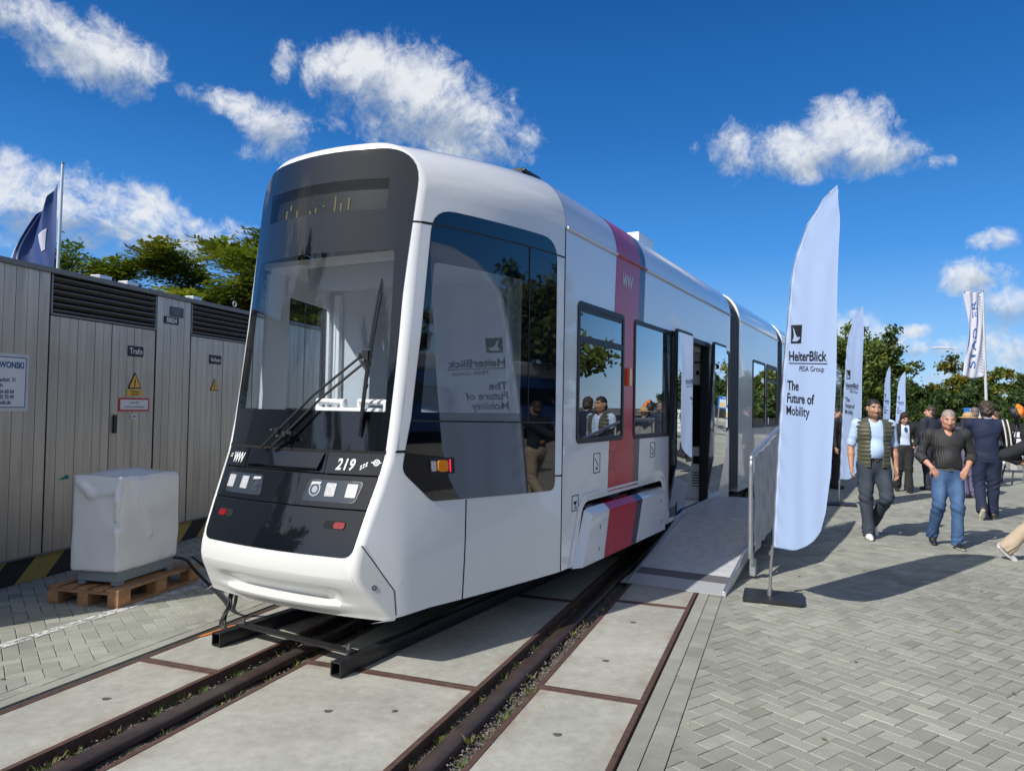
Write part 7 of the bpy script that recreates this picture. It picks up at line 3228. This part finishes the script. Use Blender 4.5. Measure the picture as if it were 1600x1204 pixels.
# man in the striped shirt, hands in his pockets
f2_ = Fig('person', 'man in a dark pinstriped shirt and blue jeans with both hands in his pockets', (5.43, 9.18, 0), R(-14), 1.70, dict(shoulder=.205, J=dict(
    ell=(.305, .06, 1.17), wrl=(.205, -.095, 1.03), elr=(-.305, .06, 1.17), wrr=(-.205, -.095, 1.03),
    knl=(.105, -.08, .515), anl=(.09, -.10, .098), knr=(-.115, -.07, .53), anr=(-.125, .17, .150), neck=(0, .0, 1.505), head=(.005, -.045, 1.645)), head_rot=(R(-8), R(14))))
pk = lambda sg: dict(dir=(-sg * .45, -.05, -.75), palm=(0, .9, -.2), curl=.25)
f2_.body(skin=(.52, .27, .195), beard=((.36, .22, .17), .25), hands=(pk(1), pk(-1)), brow=(.16, .11, .08))
f2_.hair((.30, .25, .215), 'crop', var=.15)
f2_.top('shirt', (.03, .03, .03), 'pinstripe', girth=1.10, belly=.03, hem=1.025, sleeve=1.5, thick=1.02, neck_v=.085, wrinkle=1.5, cuff=.064)
f2_.trousers((.036, .088, .20), 'denim', wide=1.06, fade=(.10, .185, .34), waist_z=1.015, seat=1.06, belt=(.10, .10, .10))
f2_.shoes((.012, .012, .014), (.60, .60, .60), toe=(R(6), R(-4)), pitch=(0, R(30)))

# woman in a black trouser suit looking down
f3 = Fig('person', 'long haired woman in a black trouser suit and pale shirt looking down', (8.24, 15.45, 0), R(-16), 1.66, dict(shoulder=.175, J=dict(
    ell=(.275, .08, 1.18), wrl=(.185, -.05, 1.00), elr=(-.275, .08, 1.18), wrr=(-.185, -.05, 1.00), knl=(.085, -.05, .515), anl=(.075, -.10, .10), knr=(-.10, -.02, .53), anr=(-.115, .16, .135), head=(0, -.05, 1.645)), head_rot=(R(4), R(26))))
f3.body(res=.009, skin=(.46, .27, .20), fem=True, hands=('none', 'none'))
f3.hair((.035, .018, .013), 'long', res=.009)
f3.top('shirt', (.50, .60, .78), girth=.90, hem=1.0, sleeve=1.0, thick=.8, neck_v=.05, res=.011)
f3.top('jacket', (.016, .016, .018), girth=1.02, hem=.88, sleeve=1.95, thick=.92, opening=(.11, .075), neck_v=.07, res=.011, wrinkle=1.2)
f3.trousers((.016, .016, .018), 'cloth', wide=1.12, waist_z=1.045, res=.011, flare=.018, belt=(.02, .02, .02))
f3.shoes((.012, .012, .013), (.02, .02, .02), pitch=(0, R(32)))
mb = MB()
mb.prism([(-.022, 1.455 * f3.k), (.022, 1.455 * f3.k), (.030, 1.38 * f3.k), (.0, 1.34 * f3.k), (-.030, 1.38 * f3.k)], lambda a, b, d: Vector((a, -.135 + d, b)), -.008, .004)
mb.build('scarf', MAT['flag_navy'], f3.root, bevel=.006)

# man in the navy suit walking away with a tote bag
f4 = Fig('person', 'curly haired man in a navy suit walking away from the camera', (7.52, 11.66, 0), R(180 - 22), 1.84, dict(shoulder=.215, J=dict(
    ell=(.26, -.16, 1.25), wrl=(.12, -.33, 1.28), elr=(-.325, -.05, 1.19), wrr=(-.245, -.26, 1.05), knl=(.095, -.02, .53), anl=(.10, .22, .175), knr=(-.10, -.05, .515), anr=(-.10, -.08, .098)), head_rot=(R(4), R(6))))
f4.body(res=.009, skin=(.46, .27, .20))
f4.hair((.050, .034, .024), 'curly')
f4.top('shirt', (.5, .58, .72), girth=.9, hem=1.0, sleeve=1, thick=.8, res=.012)
f4.top('jacket', (.010, .017, .050), girth=1.10, hem=.86, sleeve=1.95, thick=1.04, opening=(.04, .03), res=.010, wrinkle=1.3, collar=True)
f4.trousers((.010, .017, .048), 'cloth', wide=1.14, waist_z=1.03, res=.010, seat=1.04)
f4.shoes((.045, .035, .03), (.62, .58, .50), toe=(0, 0), pitch=(R(48), 0))

# tote bag hanging from his shoulder
tb_ = empty('tote_bag', tuple(f4.root.location), R(180 - 22))
tag(tb_, 'pale tote bag with red letters and striped handles hanging from the navy suited man', 'bag')
mat('tote_cloth', (.38, .38, .36), .8, bump=.2, bscale=60)
mat('strap_cream', (.60, .56, .48), .8)
mb = MB()
bx_, by_ = -.30, .10
vs = []
for a in np.linspace(-1, 1, 9):
    for b in np.linspace(0, 1, 9):
        vs.append((-.345 - .035 * (1 - a * a) * math.sin(b * 2.5) , -.02 + a * .17, .80 + b * .36 + .01 * math.sin(a * 5)))
n9 = len(vs)
vs += [(x + .05 * (1 - abs(a_ if False else 0)), y, z) for x, y, z in vs]
fs = [(i * 9 + j, i * 9 + j + 1, (i + 1) * 9 + j + 1, (i + 1) * 9 + j) for i in range(8) for j in range(8)]
fs += [tuple(q + n9 for q in f[::-1]) for f in fs]
rim = [i * 9 for i in range(9)] + [72 + j for j in range(1, 9)] + [i * 9 + 8 for i in range(7, -1, -1)] + [j for j in range(7, 0, -1)]
fs += [(rim[i], rim[(i + 1) % len(rim)], rim[(i + 1) % len(rim)] + n9, rim[i] + n9) for i in range(len(rim))]
mb.add(vs, fs)
bagm = mb.build('bag', MAT['tote_cloth'], tb_, smooth=70)
mb = MB()
mb.box2((-.372, .155, .80), (-.285, .163, 1.16))
mb.build('side_panel', MAT['tote_cloth'], tb_)
mb = MB()
put_text(mb, lambda x, y: Vector((-.290 - x, .1650, .98 + y)), 'TH', .06, bold=.003, xs=.8)
mb.build('lettering', MAT['sign_red'], tb_, smooth=0)
for dx, m__ in ((0, 'strap_cream'), (.020, 'ink_black'), (.040, 'ink_black'), (.060, 'strap_cream')):
    mb = MB()
    x0 = -.245 + dx - .03
    P_ = [Vector((x0 - .03, .155, 1.15)), Vector((x0 - .01, .155, 1.35)), Vector((x0 + .01, .125, 1.50)), Vector((x0 + .015, .04, 1.575)), Vector((x0 + .01, -.08, 1.53)), Vector((x0 - .01, -.14, 1.35)), Vector((x0 - .03, -.12, 1.15))]
    pts = curve(P_, 30)
    vs = []
    for p in pts:
        vs += [p + Vector((-.010, 0, 0)), p + Vector((.010, 0, 0))]
    mb.add(vs, [(2 * i, 2 * i + 1, 2 * i + 3, 2 * i + 2) for i in range(len(pts) - 1)])
    o = mb.build('strap', MAT[m__], tb_)
    so = o.modifiers.new('thick', 'SOLIDIFY')
    so.thickness = .004

# woman with a straw hat and lavender trousers, mostly hidden by the suit
f5 = Fig('person', 'woman in lavender trousers and a straw hat half hidden behind the navy suit', (9.05, 14.6, 0), R(160), 1.64, dict(shoulder=.18, J=dict(wrl=(.12, -.28, 1.15), ell=(.22, -.10, 1.15), anl=(.11, .12, .12), anr=(-.10, -.05, .095)), head_rot=(0, R(10))))
f5.body(res=.011, skin=(.48, .30, .23), fem=True)
f5.top('blouse', (.05, .05, .07), girth=.92, hem=.93, sleeve=1.0, thick=.85, res=.012)
f5.trousers((.105, .095, .17), 'cloth', wide=1.2, waist_z=1.05, res=.012, flare=.03)
f5.shoes((.45, .33, .25), (.5, .4, .3))
ht = MB()
cz = f5.J['head']
for r0, r1, z0, z1 in ((.175, .10, .055, .075), (.10, .095, .075, .115), (.095, .06, .115, .155), (.06, .001, .155, .165)):
    n = 24
    vs = [Vector((cz[0] + r * math.cos(t), cz[1] + .015 + r * 1.1 * math.sin(t), cz[2] + z)) for r, z in ((r0, z0), (r1, z1)) for t in np.linspace(0, 2 * math.pi, n + 1)[:-1]]
    ht.add(vs, [(i, (i + 1) % n, (i + 1) % n + n, i + n) for i in range(n)])
o = ht.build('straw_hat', mat('straw', (.50, .34, .17), .85, bump=.6, bscale=120), f5.root, smooth=50)
so = o.modifiers.new('thick', 'SOLIDIFY')
so.thickness = .004

# two men with turned backs further away, one dark haired, one balding
f6 = Fig('person', 'dark haired man in a dark jacket seen from behind the striped shirt man', (9.05, 15.9, 0), R(200), 1.80, dict(shoulder=.205, head_rot=(R(40), 0)))
f6.body(res=.011, skin=(.46, .27, .20))
f6.hair((.040, .026, .018), 'short', res=.009)
f6.top('jacket', (.018, .022, .040), girth=1.12, hem=.86, sleeve=1.95, thick=1.08, res=.012)
f6.trousers((.02, .022, .035), 'cloth', wide=1.08, res=.012)
f6.shoes((.02, .018, .016), (.05, .05, .05))
f7 = Fig('person', 'balding man in a dark navy suit seen from behind near the notice board', (10.25, 16.3, 0), R(175), 1.80, dict(shoulder=.21, head_rot=(R(-10), 0)))
f7.body(res=.011, skin=(.50, .28, .21))
f7.hair((.16, .12, .10), 'crop', res=.009)
f7.top('jacket', (.016, .020, .038), girth=1.15, hem=.86, sleeve=1.95, thick=1.1, res=.012)
f7.trousers((.016, .018, .030), 'cloth', wide=1.1, res=.012)
f7.shoes((.02, .018, .016), (.05, .05, .05))

# person at the tram flank behind the nearest banner
f8 = Fig('person', 'person in dark clothes standing beside the tram behind the nearest banner', (7.0, 15.9, 0), R(60), 1.74, dict(shoulder=.19, head_rot=(0, R(5))))
f8.body(res=.011, skin=(.42, .25, .18))
f8.hair((.03, .022, .018), 'short', res=.009)
f8.top('coat', (.022, .022, .026), girth=1.1, hem=.72, sleeve=1.95, thick=1.05, res=.012, flare=.01)
f8.trousers((.02, .022, .028), 'cloth', wide=1.05, res=.012)
f8.shoes((.02, .018, .016), (.05, .05, .05))

# person cut off by the right picture edge
f9 = Fig('person', 'person in a dark top and beige trousers cut off by the right picture edge', (6.02, 8.42, 0), R(78), 1.74, dict(shoulder=.19, J=dict(
    elr=(.10, .30, 1.20), wrr=(.06, -.02, 1.06), shr=(-.17, .03, 1.42), ell=(.28, -.06, 1.16), wrl=(.22, -.25, 1.0), knl=(.10, -.20, .53), anl=(.10, -.28, .10), knr=(-.09, .03, .50), anr=(-.085, .36, .16)), head_rot=(0, 0)))
f9.body(skin=(.47, .28, .20))
f9.hair((.05, .032, .02), 'short')
f9.top('shirt', (.017, .019, .026), girth=1.05, hem=.93, sleeve=1.45, thick=1.2, neck_v=.05, wrinkle=1.4)
f9.trousers((.42, .34, .25), 'cloth', wide=1.12, flare=.012, waist_z=1.03)
f9.shoes((.66, .66, .67), (.7, .7, .7), pitch=(0, R(40)))

# camera on a tripod under an orange and black rain cover, and its operator
vc_ = empty('video_camera', (12.15, 17.7, 0), R(-40))
tag(vc_, 'video camera on a tripod wrapped in an orange and black cover', 'video camera')
mat('cover_orange', (.70, .20, .015), .55)
cf = SDF((-.35, -.45, 1.35), (.35, .45, 2.05), .014)
cf.box((0, 0, 1.70), (.12, .26, .12), .04)
cf.ell((0, .12, 1.74), (.16, .18, .16), k=.05)
cf.ell((.05, -.2, 1.68), (.12, .12, .13), k=.05)
cf.warp(lambda X, Y, Z: .014 * wob(X, Y, Z, 20, .5))
cf.build('rain_cover', mat('cover_mixed', (.5, .2, .02), .6, attr='tint'), vc_, lambda V_: np.where((np.sin(V_[:, 0] * 16 + V_[:, 1] * 5 - .5 + 1.5 * np.sin(V_[:, 2] * 8)) > .25)[:, None], np.array((.72, .20, .015)), np.array((.012, .012, .013))))
for k in range(3):
    a = k * 2.094 + .4
    mb = MB()
    mb.tube([(0, 0, 1.5), (.45 * math.cos(a), .45 * math.sin(a), 0)], .018, 6)
    mb.build('leg', MAT['black_plastic'], vc_)
mb = MB()
mb.tube([(0, 0, 1.42), (0, 0, 1.6)], .05, 10)
mb.build('head', MAT['black_plastic'], vc_)
f10 = Fig('person', 'brown haired person standing beside the orange covered video camera', (11.75, 17.9, 0), R(-60), 1.72, dict(shoulder=.18, head_rot=(R(-30), 0), J=dict(ell=(.26, -.16, 1.25), wrl=(.16, -.36, 1.35))))
f10.body(res=.011, skin=(.5, .31, .24), fem=True)
f10.hair((.10, .058, .035), 'long', res=.010)
f10.top('jacket', (.09, .10, .12), girth=1.0, hem=.9, sleeve=1.95, thick=1.0, res=.012)
f10.trousers((.03, .04, .07), 'cloth', wide=1.05, res=.012)
f10.shoes((.05, .05, .05), (.3, .3, .3))

# pale barriers at the right edge
for i, (x, y, lab) in enumerate(((14.6, 21.0, 'pale slatted barrier at the right picture edge behind the tripod'),)):
    br_ = empty('slatted_barrier', (x, y, 0), R(-15))
    tag(br_, lab, 'barrier')
    for k in range(5):
        mb = MB()
        mb.box2((-1.1, -.02, .25 + k * .19), (1.1, .02, .40 + k * .19))
        mb.build('slat', MAT['sign_white'], br_, bevel=.004)
    for xx in (-1.05, 0, 1.05):
        mb = MB()
        mb.box2((xx - .03, -.05, 0), (xx + .03, -.021, 1.2))
        mb.build('post', MAT['fence_post'], br_)
